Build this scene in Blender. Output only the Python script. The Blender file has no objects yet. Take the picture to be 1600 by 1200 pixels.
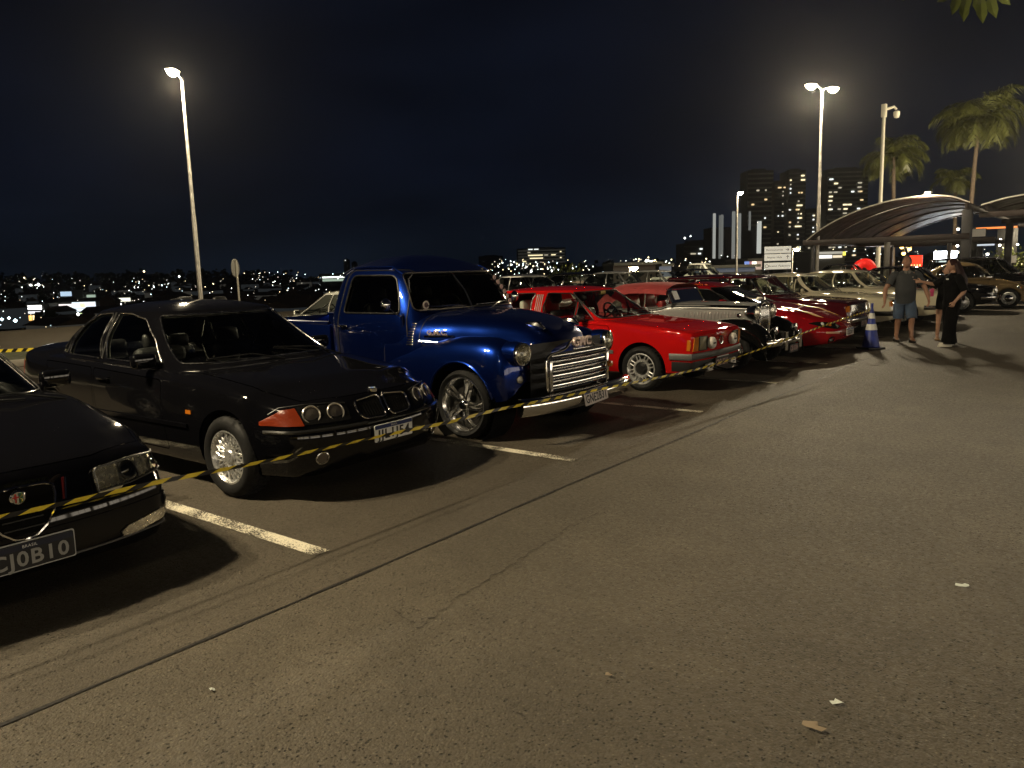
import bpy, bmesh, math, random
import numpy as np
from math import sin, cos, tan, pi, radians, sqrt, atan2, hypot
from mathutils import Vector, Matrix
from mathutils.bvhtree import BVHTree
from mathutils.geometry import delaunay_2d_cdt

random.seed(7)
sc = bpy.context.scene
col = sc.collection

# ------------------------------------------------------------ camera, world, exposure
CAM_H = 1.62
FPX, PITCH, ROLL, YAW = 1202.0, radians(8.4), radians(1.65), radians(38.0)
fw = Vector((-sin(YAW) * cos(PITCH), cos(YAW) * cos(PITCH), -sin(PITCH)))
rt = Vector((cos(YAW), sin(YAW), 0)); up0 = rt.cross(fw)
ex = cos(ROLL) * rt - sin(ROLL) * up0
eu = cos(ROLL) * up0 + sin(ROLL) * rt
cd = bpy.data.cameras.new('camera'); cam = bpy.data.objects.new('camera', cd); col.objects.link(cam)
cd.sensor_width = 36; cd.lens = 36 * FPX / 1600; cd.clip_start = 0.05; cd.clip_end = 4000
cam.matrix_world = Matrix(((ex.x, eu.x, -fw.x, 0), (ex.y, eu.y, -fw.y, 0), (ex.z, eu.z, -fw.z, CAM_H), (0, 0, 0, 1)))
sc.camera = cam


def at(px, py, depth):
    """a place in the world, depth metres ahead along the view axis"""
    depth = float(depth); px = float(px); py = float(py)
    return Vector((0, 0, CAM_H)) + depth * (fw + (px - 800) / FPX * ex - (py - 600) / FPX * eu)


def at_z(px, depth, z):
    """the place at picture column px (on the horizon) and depth, at height z"""
    p = at(px, 421 - (px - 800) * 0.0288, depth); p.z = z
    return p


sc.view_settings.view_transform = 'Standard'; sc.view_settings.look = 'None'
sc.view_settings.exposure = 0.0; sc.view_settings.gamma = 1.0; sc.view_settings.use_curve_mapping = False
sc.render.engine = 'CYCLES'
sc.cycles.use_denoising = True
sc.cycles.sample_clamp_indirect = 3.0
sc.cycles.max_bounces = 7; sc.cycles.transparent_max_bounces = 14
sc.cycles.caustics_reflective = False; sc.cycles.caustics_refractive = False

wd = bpy.data.worlds.new('World'); sc.world = wd; wd.use_nodes = True
nt = wd.node_tree; nt.nodes.clear()
N = nt.nodes.new; K = nt.links.new
wo = N('ShaderNodeOutputWorld'); bg = N('ShaderNodeBackground')
tc = N('ShaderNodeTexCoord'); sp = N('ShaderNodeSeparateXYZ'); rp = N('ShaderNodeValToRGB')
K(tc.outputs['Generated'], sp.inputs[0]); K(sp.outputs['Z'], rp.inputs[0])
els = rp.color_ramp.elements
els[0].position = 0.0; els[0].color = (0.0040, 0.0068, 0.0120, 1)
els[1].position = 0.55; els[1].color = (0.0014, 0.0018, 0.0036, 1)
e = els.new(0.12); e.color = (0.0026, 0.0042, 0.0096, 1)
mp = N('ShaderNodeMapping'); mp.inputs['Scale'].default_value = (1.6, 1.6, 5.0)
nz = N('ShaderNodeTexNoise'); nz.inputs['Scale'].default_value = 1.7; nz.inputs['Detail'].default_value = 5
K(tc.outputs['Generated'], mp.inputs[0]); K(mp.outputs[0], nz.inputs['Vector'])
mr = N('ShaderNodeMapRange'); mr.inputs[1].default_value = 0.35; mr.inputs[2].default_value = 0.72
mr.inputs[3].default_value = 0.72; mr.inputs[4].default_value = 1.45
K(nz.outputs[0], mr.inputs[0])
vm = N('ShaderNodeVectorMath'); vm.operation = 'SCALE'
K(rp.outputs[0], vm.inputs[0]); K(mr.outputs[0], vm.inputs['Scale'])
K(vm.outputs[0], bg.inputs[0]); bg.inputs[1].default_value = 1.0
K(bg.outputs[0], wo.inputs[0])

# ------------------------------------------------------------ lamps of the car park (place, heading of the arm, power per head)
LAMP_POLES = [  # x, y, height, heads as (angle, watts), label
    (-8.4, -1.6, 8.4, ((0.3, 3600), (3.44, 2500)), 'tall grey twin lamp post standing left of the nearest black car, outside the picture'),
    (-25.0, 14.6, 8.25, ((-0.9, 2600),), 'tall lit lamp post behind the black saloon at the left'),
    (-10.3, 35.1, 8.85, ((4.35, 4000), (1.2, 3000)), 'tall lit twin lamp post beside the far tower blocks'),
    (3.8, -13.0, 8.6, ((1.7, 380), (4.84, 260)), 'tall lit twin lamp post standing behind the photographer'),
    (-1.0, 60.0, 8.0, ((2.2, 7000), (5.3, 5000)), 'added twin lamp post beyond the right edge, unseen, lighting the palms'),  # unseen post put in to light the palms and camera pole
]

# ------------------------------------------------------------ materials
MATS = {}


def mat(name, color=(.5, .5, .5), rough=.5, metal=0., coat=0., emit=None, estr=0., spec=.5, noise=None, bump=None, coat_rough=.03, trans=0., sampling=None, alpha=None):
    """noise = (scale, amount): grain in colour and roughness; bump = (scale, distance)"""
    if name in MATS: return MATS[name]
    m = bpy.data.materials.new(name); m.use_nodes = True; MATS[name] = m
    t = m.node_tree; b = t.nodes['Principled BSDF']
    b.inputs['Base Color'].default_value = (*color, 1); b.inputs['Roughness'].default_value = rough
    b.inputs['Metallic'].default_value = metal; b.inputs['Specular IOR Level'].default_value = spec
    if coat: b.inputs['Coat Weight'].default_value = coat; b.inputs['Coat Roughness'].default_value = coat_rough
    if emit: b.inputs['Emission Color'].default_value = (*emit, 1); b.inputs['Emission Strength'].default_value = estr
    if trans: b.inputs['Transmission Weight'].default_value = trans
    if alpha is not None: b.inputs['Alpha'].default_value = alpha
    if noise or bump:
        c = t.nodes.new('ShaderNodeTexCoord')
    if noise:
        n = t.nodes.new('ShaderNodeTexNoise'); n.inputs['Scale'].default_value = noise[0]; n.inputs['Detail'].default_value = 6
        t.links.new(c.outputs['Object'], n.inputs['Vector'])
        r = t.nodes.new('ShaderNodeMapRange'); r.inputs[1].default_value = .3; r.inputs[2].default_value = .7
        r.inputs[3].default_value = 1 - noise[1]; r.inputs[4].default_value = 1 + noise[1]
        t.links.new(n.outputs[0], r.inputs[0])
        v = t.nodes.new('ShaderNodeVectorMath'); v.operation = 'SCALE'; v.inputs[0].default_value = color
        t.links.new(r.outputs[0], v.inputs['Scale']); t.links.new(v.outputs[0], b.inputs['Base Color'])
        mu = t.nodes.new('ShaderNodeMath'); mu.operation = 'MULTIPLY'; mu.inputs[1].default_value = rough
        t.links.new(r.outputs[0], mu.inputs[0]); t.links.new(mu.outputs[0], b.inputs['Roughness'])
    if bump:
        n = t.nodes.new('ShaderNodeTexNoise'); n.inputs['Scale'].default_value = bump[0]; n.inputs['Detail'].default_value = 5
        t.links.new(c.outputs['Object'], n.inputs['Vector'])
        bn = t.nodes.new('ShaderNodeBump'); bn.inputs['Distance'].default_value = bump[1]; bn.inputs['Strength'].default_value = .6
        t.links.new(n.outputs[0], bn.inputs['Height']); t.links.new(bn.outputs[0], b.inputs['Normal'])
    if sampling: m.cycles.emission_sampling = sampling
    return m


def glow(name, color, strength, sample=False):
    return mat(name, (0, 0, 0), .5, emit=color, estr=strength, sampling=None if sample else 'NONE')


def paint(name, color, metal=0., rough=.32, dust=.05):
    """car lacquer: colour coat, clear coat, a little settled dust and faint orange peel"""
    if name in MATS: return MATS[name]
    m = bpy.data.materials.new(name); m.use_nodes = True; MATS[name] = m
    t = m.node_tree; b = t.nodes['Principled BSDF']; L = t.links.new
    b.inputs['Base Color'].default_value = (*color, 1); b.inputs['Metallic'].default_value = metal
    b.inputs['Roughness'].default_value = rough; b.inputs['Specular IOR Level'].default_value = .0; b.inputs['Coat Weight'].default_value = 1; b.inputs['Coat Roughness'].default_value = .025
    c = t.nodes.new('ShaderNodeTexCoord')
    n = t.nodes.new('ShaderNodeTexNoise'); n.inputs['Scale'].default_value = 2.2; n.inputs['Detail'].default_value = 8; n.inputs['Roughness'].default_value = .65
    L(c.outputs['Object'], n.inputs['Vector'])
    r = t.nodes.new('ShaderNodeMapRange'); r.inputs[1].default_value = .35; r.inputs[2].default_value = .75; r.inputs[3].default_value = .015; r.inputs[4].default_value = .015 + dust
    L(n.outputs[0], r.inputs[0]); L(r.outputs[0], b.inputs['Coat Roughness'])
    n2 = t.nodes.new('ShaderNodeTexNoise'); n2.inputs['Scale'].default_value = 3.0; n2.inputs['Detail'].default_value = 2
    L(c.outputs['Object'], n2.inputs['Vector'])
    bn = t.nodes.new('ShaderNodeBump'); bn.inputs['Distance'].default_value = .004; bn.inputs['Strength'].default_value = .25
    L(n2.outputs[0], bn.inputs['Height']); L(bn.outputs[0], b.inputs['Coat Normal'])
    return m


def glass(name, tint=(.6, .63, .6), refl=1.0, rough=.01):
    if name in MATS: return MATS[name]
    m = bpy.data.materials.new(name); m.use_nodes = True; MATS[name] = m
    t = m.node_tree; t.nodes.clear(); L = t.links.new
    o = t.nodes.new('ShaderNodeOutputMaterial'); mx = t.nodes.new('ShaderNodeMixShader')
    tr = t.nodes.new('ShaderNodeBsdfTransparent'); tr.inputs[0].default_value = (*tint, 1)
    g = t.nodes.new('ShaderNodeBsdfGlossy'); g.inputs['Roughness'].default_value = rough; g.inputs[0].default_value = (refl, refl, refl, 1)
    f = t.nodes.new('ShaderNodeFresnel'); f.inputs[0].default_value = 1.5
    L(f.outputs[0], mx.inputs[0]); L(tr.outputs[0], mx.inputs[1]); L(g.outputs[0], mx.inputs[2]); L(mx.outputs[0], o.inputs[0])
    return m


CHROME = mat('chrome', (.86, .85, .82), .10, 1.0)
CHROME_OLD = mat('worn_chrome', (.62, .61, .58), .2, 1.0, noise=(30, .3))
ALLOY = mat('alloy', (.72, .72, .70), .3, .75, noise=(25, .2))
RUBBER = mat('tyre_rubber', (.007, .007, .007), .75, spec=.3, noise=(18, .3), bump=(60, .002))
BLACK = mat('black_trim', (.006, .006, .006), .45, noise=(20, .3))
DARK = mat('matt_black', (.003, .003, .003), .9, spec=.1)
SEATCLOTH = mat('dark_leather', (.010, .010, .010), .55, noise=(15, .3))
PALE = mat('pale_lining', (.62, .62, .54), .8, noise=(30, .1))
GREYPLASTIC = mat('grey_plastic', (.10, .10, .095), .5, noise=(20, .15))
WHITE = mat('white_paint', (.75, .75, .72), .4, noise=(10, .06))
AMBER = mat('amber_lens', (.55, .16, .01), .12, coat=1)
AMBER_DARK = mat('dark_amber_lens', (.17, .022, .005), .3, spec=.25, bump=(60, .004))
REDLENS = mat('red_lens', (.35, .01, .01), .12, coat=1)
LAMPGLASS = glass('lamp_glass', (.82, .82, .78))
CLEARGLASS = glass('window_glass', (.86, .89, .86))
TINT = glass('tinted_glass', (.20, .21, .20))
DARKGLASS = mat('dark_window', (.004, .0045, .005), .04, coat=1)
REFLECTOR = mat('reflector', (.72, .68, .56), .24, .75, noise=(40, .25), bump=(38, .006))


# ------------------------------------------------------------ mesh helpers
def link(name, me, parent=None):
    o = bpy.data.objects.new(name, me); col.objects.link(o)
    if parent is not None: o.parent = parent
    return o


def tag(o, label=None, cat=None, group=None, kind=None):
    if label: o['label'] = label
    if cat: o['category'] = cat
    if group: o['group'] = group
    if kind: o['kind'] = kind
    return o


def thing(name, label, cat, loc=(0, 0, 0), rz=0., group=None, scale=None):
    o = bpy.data.objects.new(name, None); col.objects.link(o)
    o.location = loc; o.rotation_euler = (0, 0, rz); o.empty_display_size = .2
    if scale: o.scale = (scale,) * 3
    return tag(o, label, cat, group)


def copy_tree(o, parent=None):
    c = o.copy(); col.objects.link(c)
    if parent is not None: c.parent = parent
    for k in [k for k in KIDS() if k.parent == o]: copy_tree(k, c)
    return c


def KIDS(): return list(bpy.data.objects)


def copy_thing(root, loc, rz, label, group=None, scale=None):
    """a copy of a thing, its parts and their sub-parts (mesh data shared)"""
    kids = {}
    for k in bpy.data.objects:
        if k.parent is not None: kids.setdefault(k.parent.name, []).append(k)

    def rec(o, par):
        c = o.copy(); col.objects.link(c)
        if par is not None: c.parent = par
        for k in kids.get(o.name, []): rec(k, c)
        return c
    r = rec(root, None); r.location = loc; r.rotation_euler = (0, 0, rz); r['label'] = label
    if scale: r.scale = (scale,) * 3
    if group: r['group'] = group
    return r


class MB:
    """collects shapes that become ONE mesh object"""
    def __init__(s): s.v = []; s.f = []; s.mi = []; s.m = 0

    def add(s, v, f):
        n = len(s.v); s.v += [tuple(p) for p in v]; s.f += [tuple(i + n for i in q) for q in f]; s.mi += [s.m] * len(f)
        return s

    def box(s, c, d, r=0., rot=None, seg=2):
        bm = bmesh.new(); bmesh.ops.create_cube(bm, size=1)
        bmesh.ops.scale(bm, vec=d, verts=bm.verts)
        if r > 0: bmesh.ops.bevel(bm, geom=bm.edges[:], offset=min(r, min(d) * .49), segments=seg, affect='EDGES', profile=.5)
        M = rot.to_4x4() if rot is not None else Matrix.Identity(4)
        bm.verts.index_update()
        s.add([Vector(c) + M @ v.co for v in bm.verts], [[v.index for v in f.verts] for f in bm.faces]); bm.free()
        return s

    def hull(s, v, f): return s.add(v, f)

    def cyl(s, a, b, r, n=12, r2=None, cap=True):
        a, b = Vector(a), Vector(b); r2 = r if r2 is None else r2
        d = (b - a).normalized(); x = d.orthogonal().normalized(); y = d.cross(x)
        ra = [a + r * (cos(2 * pi * i / n) * x + sin(2 * pi * i / n) * y) for i in range(n)]
        rb = [b + r2 * (cos(2 * pi * i / n) * x + sin(2 * pi * i / n) * y) for i in range(n)]
        f = [(i, (i + 1) % n, n + (i + 1) % n, n + i) for i in range(n)]
        if cap: f += [tuple(range(n))[::-1], tuple(range(n, 2 * n))]
        return s.add(ra + rb, f)

    def tube(s, pts, r, n=6, closed=False, flat=None):
        """r: radius or list; flat=(a,b): elliptical section half sizes (a across, b along up)"""
        P = [Vector(p) for p in pts]; m = len(P)
        if m < 2: return s
        R = [r] * m if not hasattr(r, '__len__') else r
        rings = []; x = None
        for i in range(m):
            t = (P[(i + 1) % m] - P[i - 1]) if closed else (P[min(i + 1, m - 1)] - P[max(i - 1, 0)])
            if t.length < 1e-9: t = Vector((1, 0, 0))
            t.normalize()
            x = (t.orthogonal() if x is None else (x - t * x.dot(t)))
            if x.length < 1e-6: x = t.orthogonal()
            x.normalize(); y = t.cross(x)
            rings.append([P[i] + R[i] * (cos(2 * pi * k / n) * x + sin(2 * pi * k / n) * y) for k in range(n)])
        v = [p for q in rings for p in q]; f = []
        for i in range(m if closed else m - 1):
            j = (i + 1) % m
            for k in range(n): f.append((i * n + k, i * n + (k + 1) % n, j * n + (k + 1) % n, j * n + k))
        if not closed: f += [tuple(range(n))[::-1], tuple(range((m - 1) * n, m * n))]
        return s.add(v, f)

    def grid(s, fn, nu, nv, wrap_u=False):
        v = [fn(i / nu, j / nv) for i in range(nu + (0 if wrap_u else 1)) for j in range(nv + 1)]
        f = []; U = nu if wrap_u else nu + 1
        for i in range(nu):
            for j in range(nv):
                a = i * (nv + 1) + j; b = ((i + 1) % U) * (nv + 1) + j
                f.append((a, b, b + 1, a + 1))
        return s.add(v, f)

    def lathe(s, prof, c=(0, 0, 0), axis='y', n=24, a0=0., a1=2 * pi):
        """prof: (radius, along axis)"""
        c = Vector(c); full = abs(a1 - a0 - 2 * pi) < 1e-6

        def fn(u, j):
            r, h = prof[j]; a = a0 + (a1 - a0) * u
            if axis == 'y': return c + Vector((r * cos(a), h, r * sin(a)))
            if axis == 'x': return c + Vector((h, r * cos(a), r * sin(a)))
            return c + Vector((r * cos(a), r * sin(a), h))
        m = len(prof); U = n if full else n + 1
        v = [fn(i / n, j) for i in range(U) for j in range(m)]; f = []
        for i in range(n):
            for j in range(m - 1):
                a = i * m + j; b = ((i + 1) % U) * m + j
                f.append((a, b, b + 1, a + 1))
        return s.add(v, f)

    def prism(s, poly, d):
        """poly: 3-D loop, pushed along vector d"""
        P = [Vector(p) for p in poly]; d = Vector(d); n = len(P)
        f = [(i, (i + 1) % n, n + (i + 1) % n, n + i) for i in range(n)] + [tuple(range(n))[::-1], tuple(range(n, 2 * n))]
        return s.add(P + [p + d for p in P], f)

    def xf(s, M):
        s.v = [tuple(M @ Vector(p)) for p in s.v]; return s

    def mesh(s, name, m, angle=35, weld=0.):
        me = bpy.data.meshes.new(name); me.from_pydata([tuple(p) for p in s.v], [], s.f)
        ms = m if isinstance(m, (list, tuple)) else [m]
        for q in ms: me.materials.append(q)
        if len(ms) > 1: me.polygons.foreach_set('material_index', s.mi)
        if weld:
            bm = bmesh.new(); bm.from_mesh(me); bmesh.ops.remove_doubles(bm, verts=bm.verts, dist=weld)
            bmesh.ops.recalc_face_normals(bm, faces=bm.faces); bm.to_mesh(me); bm.free()
        else:
            bm = bmesh.new(); bm.from_mesh(me); bmesh.ops.recalc_face_normals(bm, faces=bm.faces); bm.to_mesh(me); bm.free()
        if angle:
            me.shade_smooth(); me.set_sharp_from_angle(angle=radians(angle))
        me.update()
        return me

    def obj(s, name, m, parent=None, angle=35, weld=0.):
        return link(name, s.mesh(name, m, angle, weld), parent)


def text_mesh(s, size, M, m, name='lettering', parent=None, depth=.002, align='CENTER', sx=1., bold=0.):
    """flat lettering standing on plane M (x along the writing, y up, z out)"""
    cu = bpy.data.curves.new('text', 'FONT'); cu.body = s; cu.size = size; cu.align_x = align; cu.align_y = 'CENTER'
    cu.extrude = depth; cu.space_character = 1.12; cu.offset = bold; cu.resolution_u = 3
    o = bpy.data.objects.new('text', cu); col.objects.link(o)
    bpy.context.view_layer.update()
    me = bpy.data.meshes.new_from_object(o.evaluated_get(bpy.context.evaluated_depsgraph_get()))
    bpy.data.objects.remove(o); bpy.data.curves.remove(cu)
    me.name = name; me.transform(M @ Matrix.Diagonal((sx, 1, 1, 1)))
    me.materials.clear(); me.materials.append(m)
    return link(name, me, parent)


def pchip(xs, ys):
    """monotone cubic through the points"""
    o = np.argsort(xs); x = np.array(xs, float)[o]; y = np.array(ys, float)[o]
    if len(x) == 1: return lambda q: np.full(np.shape(q), y[0])
    h = np.diff(x); d = np.diff(y) / h; m = np.zeros(len(x))
    if len(x) == 2: m[:] = d[0]
    else:
        for i in range(1, len(x) - 1):
            if d[i - 1] * d[i] > 0:
                w1 = 2 * h[i] + h[i - 1]; w2 = h[i] + 2 * h[i - 1]
                m[i] = (w1 + w2) / (w1 / d[i - 1] + w2 / d[i])
        m[0] = d[0]; m[-1] = d[-1]

    def f(q):
        q = np.clip(np.asarray(q, float), x[0], x[-1]); i = np.clip(np.searchsorted(x, q) - 1, 0, len(x) - 2)
        t = (q - x[i]) / h[i]
        return ((2 * t**3 - 3 * t**2 + 1) * y[i] + (t**3 - 2 * t**2 + t) * h[i] * m[i] + (-2 * t**3 + 3 * t**2) * y[i + 1] + (t**3 - t**2) * h[i] * m[i + 1])
    return f


def in_poly(P, poly):
    """P: (n,2) points; even-odd rule"""
    x, y = P[:, 0], P[:, 1]; c = np.zeros(len(P), bool); q = np.array(poly); n = len(q)
    for i in range(n):
        x1, y1 = q[i]; x2, y2 = q[(i + 1) % n]
        if y1 == y2: continue
        k = ((y1 > y) != (y2 > y)) & (x < (x2 - x1) * (y - y1) / (y2 - y1) + x1)
        c ^= k
    return c


def seg_dist(P, loop, closed=True):
    d = np.full(len(P), 1e9); q = np.array(loop); n = len(q)
    for i in range(n if closed else n - 1):
        a = q[i]; b = q[(i + 1) % n]; ab = b - a; L = ab @ ab
        t = np.clip(((P - a) @ ab) / (L + 1e-12), 0, 1); r = P - a - t[:, None] * ab
        d = np.minimum(d, np.hypot(r[:, 0], r[:, 1]))
    return d


def dens(loop, step, closed=True):
    """resample a polygon at no more than step"""
    out = []; n = len(loop)
    for i in range(n if closed else n - 1):
        a = np.array(loop[i], float); b = np.array(loop[(i + 1) % n], float)
        k = max(1, int(np.ceil(np.hypot(*(b - a)) / step)))
        out += [tuple(a + (b - a) * j / k) for j in range(k)]
    if not closed: out.append(tuple(loop[-1]))
    return out


def rounded(poly, r, n=4):
    """round the corners of a 2-D polygon; r: radius or one per corner"""
    out = []; m = len(poly); R = r if hasattr(r, '__len__') else [r] * m
    for i in range(m):
        p = Vector(poly[i]); a = Vector(poly[i - 1]) - p; b = Vector(poly[(i + 1) % m]) - p
        k = min(R[i], a.length * .48, b.length * .48)
        if k < 1e-4: out.append(tuple(p)); continue
        s = p + a.normalized() * k; e = p + b.normalized() * k
        for j in range(n + 1):
            t = j / n; out.append(tuple((1 - t)**2 * s + 2 * t * (1 - t) * p + t * t * e))
    return out


def shrink(poly, g):
    """pull a polygon in by g (towards its inside)"""
    n = len(poly); A = sum(poly[i][0] * poly[(i + 1) % n][1] - poly[(i + 1) % n][0] * poly[i][1] for i in range(n))
    s = 1 if A > 0 else -1; out = []
    for i in range(n):
        a = Vector(poly[i - 1]); p = Vector(poly[i]); b = Vector(poly[(i + 1) % n])
        e1 = (p - a); e2 = (b - p)
        n1 = Vector((-e1.y, e1.x)).normalized() * s if e1.length > 1e-9 else Vector((0, 0))
        n2 = Vector((-e2.y, e2.x)).normalized() * s if e2.length > 1e-9 else Vector((0, 0))
        v = n1 + n2
        if v.length > 1e-6: v = v.normalized() * min(g / max(.4, v.length / 2), 2 * g)
        out.append(tuple(p + v))
    return out


def cdt(outer, loops, pts, gap=.012):
    """triangulate outer with constraint loops; returns points and triangles with their centroids"""
    V = []; E = []
    for lp in [outer] + loops:
        n = len(V); m = len(lp); V += [Vector((p[0], p[1])) for p in lp]
        E += [(n + i, n + (i + 1) % m) for i in range(m)]
    if len(pts):
        pts = np.asarray(pts, float); keep = np.ones(len(pts), bool)
        for lp in [outer] + loops: keep &= seg_dist(pts, lp) > gap
        keep &= in_poly(pts, outer)
        V += [Vector(p) for p in pts[keep]]
    r = delaunay_2d_cdt(V, E, [], 0, 1e-6)
    P = np.array([tuple(p) for p in r[0]]); F = [tuple(f) for f in r[2]]
    if not F: return P, np.zeros((0, 3), int), np.zeros((0, 2))
    F = np.array(F); C = P[F].mean(1)
    k = in_poly(C, outer); return P, F[k], C[k]
# ------------------------------------------------------------ coachwork
class Body:
    """a shell spanned by lengthwise lines (each a list of (x, y, z)); nose at x0, tail at x1 < x0.
    side=(j0, j1): the lines between which the flank rises. Domain: (x, v*VS)."""
    VS = .16

    def __init__(s, lines, side, re=.05, wf=None, wr=None, dx=.06, kv=5, center=True, ref=None):
        s.lines, s.m, s.side, s.center = lines, len(lines) - 1, side, center
        s.x0 = max(p[0] for p in lines[0]); s.x1 = min(p[0] for p in lines[0])
        s.wf = wf; s.wr = wr; s.re = re; s.rr = re if ref is None else ref
        s.nv = s.m * 10
        L = s.x0 - s.x1
        ends = [0, .003, .01, .022, .04]
        mid = list(np.linspace(.06, L - .06, max(4, int((L - .12) / dx))))
        s.X = s.x0 - np.array(ends + mid + [L - q for q in ends[::-1]])
        fy = [pchip([p[0] for p in l], [p[1] for p in l]) for l in lines]
        fz = [pchip([p[0] for p in l], [p[2] for p in l]) for l in lines]
        vg = np.linspace(0, s.m, s.nv + 1)
        s.T = np.zeros((len(s.X), s.nv + 1, 2))
        for i, x in enumerate(s.X):
            y = [float(f(x)) for f in fy]; z = [float(f(x)) for f in fz]
            Y = pchip(range(s.m + 1), y)(vg); Z = pchip(range(s.m + 1), z)(vg)
            for d, re_ in ((s.x0 - x, s.re), (x - s.x1, s.rr)):
                if d < re_:
                    k = d / re_; ins = re_ * (1 - sqrt(max(0, 1 - (1 - k)**2)))
                    zc = (Z.max() + Z.min()) / 2; hz = (Z.max() - Z.min()) / 2
                    yc = 0 if center else (Y.max() + Y.min()) / 2; hy = Y.max() - yc
                    Y = yc + (Y - yc) * (1 - ins / max(hy, .01)); Z = zc + (Z - zc) * (1 - ins / max(hz, .01))
            s.T[i, :, 0] = Y; s.T[i, :, 1] = Z
        s.Xr = s.X[::-1]; s.Tr = s.T[::-1]
        s.kv = kv

    def warp(s, x, y, z):
        if s.wf:
            xs, fz, k, p = s.wf; t = np.clip((x - xs) / (s.x0 - xs), 0, 1); t = t * t * (3 - 2 * t)
            x = x + t * (fz(z) - k * np.abs(y)**p)
        if s.wr:
            xs, fz, k, p = s.wr; t = np.clip((xs - x) / (xs - s.x1), 0, 1); t = t * t * (3 - 2 * t)
            x = x - t * (fz(z) - k * np.abs(y)**p)
        return x

    def yz(s, x, v):
        x = np.asarray(x, float); v = np.asarray(v, float)
        i = np.clip(np.searchsorted(s.Xr, x) - 1, 0, len(s.Xr) - 2); a = np.clip((x - s.Xr[i]) / (s.Xr[i + 1] - s.Xr[i]), 0, 1)
        w = np.clip(v * 10, 0, s.nv); j = np.clip(w.astype(int), 0, s.nv - 1); b = w - j
        T = s.Tr
        return ((T[i, j] * (1 - b)[..., None] + T[i, j + 1] * b[..., None]) * (1 - a)[..., None] + (T[i + 1, j] * (1 - b)[..., None] + T[i + 1, j + 1] * b[..., None]) * a[..., None])

    def pos(s, D):
        D = np.asarray(D, float); q = s.yz(D[:, 0], D[:, 1] / s.VS)
        x = s.warp(D[:, 0], q[:, 0], q[:, 1])
        return np.column_stack([x, q[:, 0], q[:, 1]])

    def from_side(s, poly):
        """(x, z) polygon on the flank -> domain (x taken before the nose is bent)"""
        out = []; j0, j1 = s.side; vs = np.linspace(j0, j1, 60)
        for x, z in poly:
            x = min(max(x, s.x1), s.x0); q = s.yz(np.full(60, x), vs)
            zz = q[:, 1]; o = np.argsort(zz, kind='stable')
            out.append((x, float(np.interp(z, zz[o], vs[o])) * s.VS))
        return out

    def from_top(s, poly):
        out = []; vs = np.linspace(s.side[1], s.m, 60)
        for x, y in poly:
            x = min(max(x, s.x1), s.x0); q = s.yz(np.full(60, x), vs); yy = q[:, 0]; o = np.argsort(yy, kind='stable')
            out.append((x, float(np.interp(y, yy[o], vs[o])) * s.VS))
        return out

    def build(s, holes=(), panels=()):
        """holes: domain loops cut out; panels: (name, loop) become separate meshes. Returns dict name -> MB list [near half..]"""
        vmax = s.m * s.VS; nvd = s.m * s.kv
        vg = np.linspace(0, vmax, nvd + 1)
        outer = [(x, 0) for x in s.X] + [(s.x1, v) for v in vg[1:-1]] + [(x, vmax) for x in s.X[::-1]] + [(s.x0, v) for v in vg[::-1][1:-1]]
        pts = [(x, v) for x in s.X[1:-1] for v in vg[1:-1]]
        loops = [dens(h, .05) for h in holes] + [dens(l, .06) for _, l in panels] + [dens(shrink(l, .0055), .06) for _, l in panels]
        P, F, C = cdt(outer, loops, pts)
        left = np.ones(len(F), bool); res = {}
        for h in holes: left &= ~in_poly(C, dens(h, .05))
        for k, (n, l) in enumerate(panels):
            inn = in_poly(C, dens(shrink(l, .0055), .06)) & left; left &= ~in_poly(C, dens(l, .06))
            res[n] = F[inn]
        res['body'] = F[left]
        s.P3 = s.pos(P)
        s.out = res
        # the end caps
        s.caps = []
        for x in (s.x0, s.x1):
            q = s.yz(np.full(nvd + 1, x), np.linspace(0, s.m, nvd + 1))
            if s.center:
                loop = [tuple(p) for p in q] + [(-p[0], p[1]) for p in q[::-1][1:]]
            else: loop = [tuple(p) for p in q]
            cl = [loop[0]]
            for p in loop[1:]:
                if hypot(p[0] - cl[-1][0], p[1] - cl[-1][1]) > 1e-5: cl.append(p)
            a = np.array(cl); g = .05
            gp = [(y, z) for y in np.arange(a[:, 0].min(), a[:, 0].max(), g) for z in np.arange(a[:, 1].min(), a[:, 1].max(), g)]
            PP, FF, _ = cdt(cl, [], gp, .01)
            X = s.warp(np.full(len(PP), x), PP[:, 0], PP[:, 1])
            s.caps.append((np.column_stack([X, PP[:, 0], PP[:, 1]]), FF))
        return res

    def mb(s, name, sgn=1):
        F = s.out[name]; V = s.P3 * np.array([1, sgn, 1]); used, inv = np.unique(F, return_inverse=True)
        m = MB(); m.add(V[used], inv.reshape(F.shape)); return m


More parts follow.
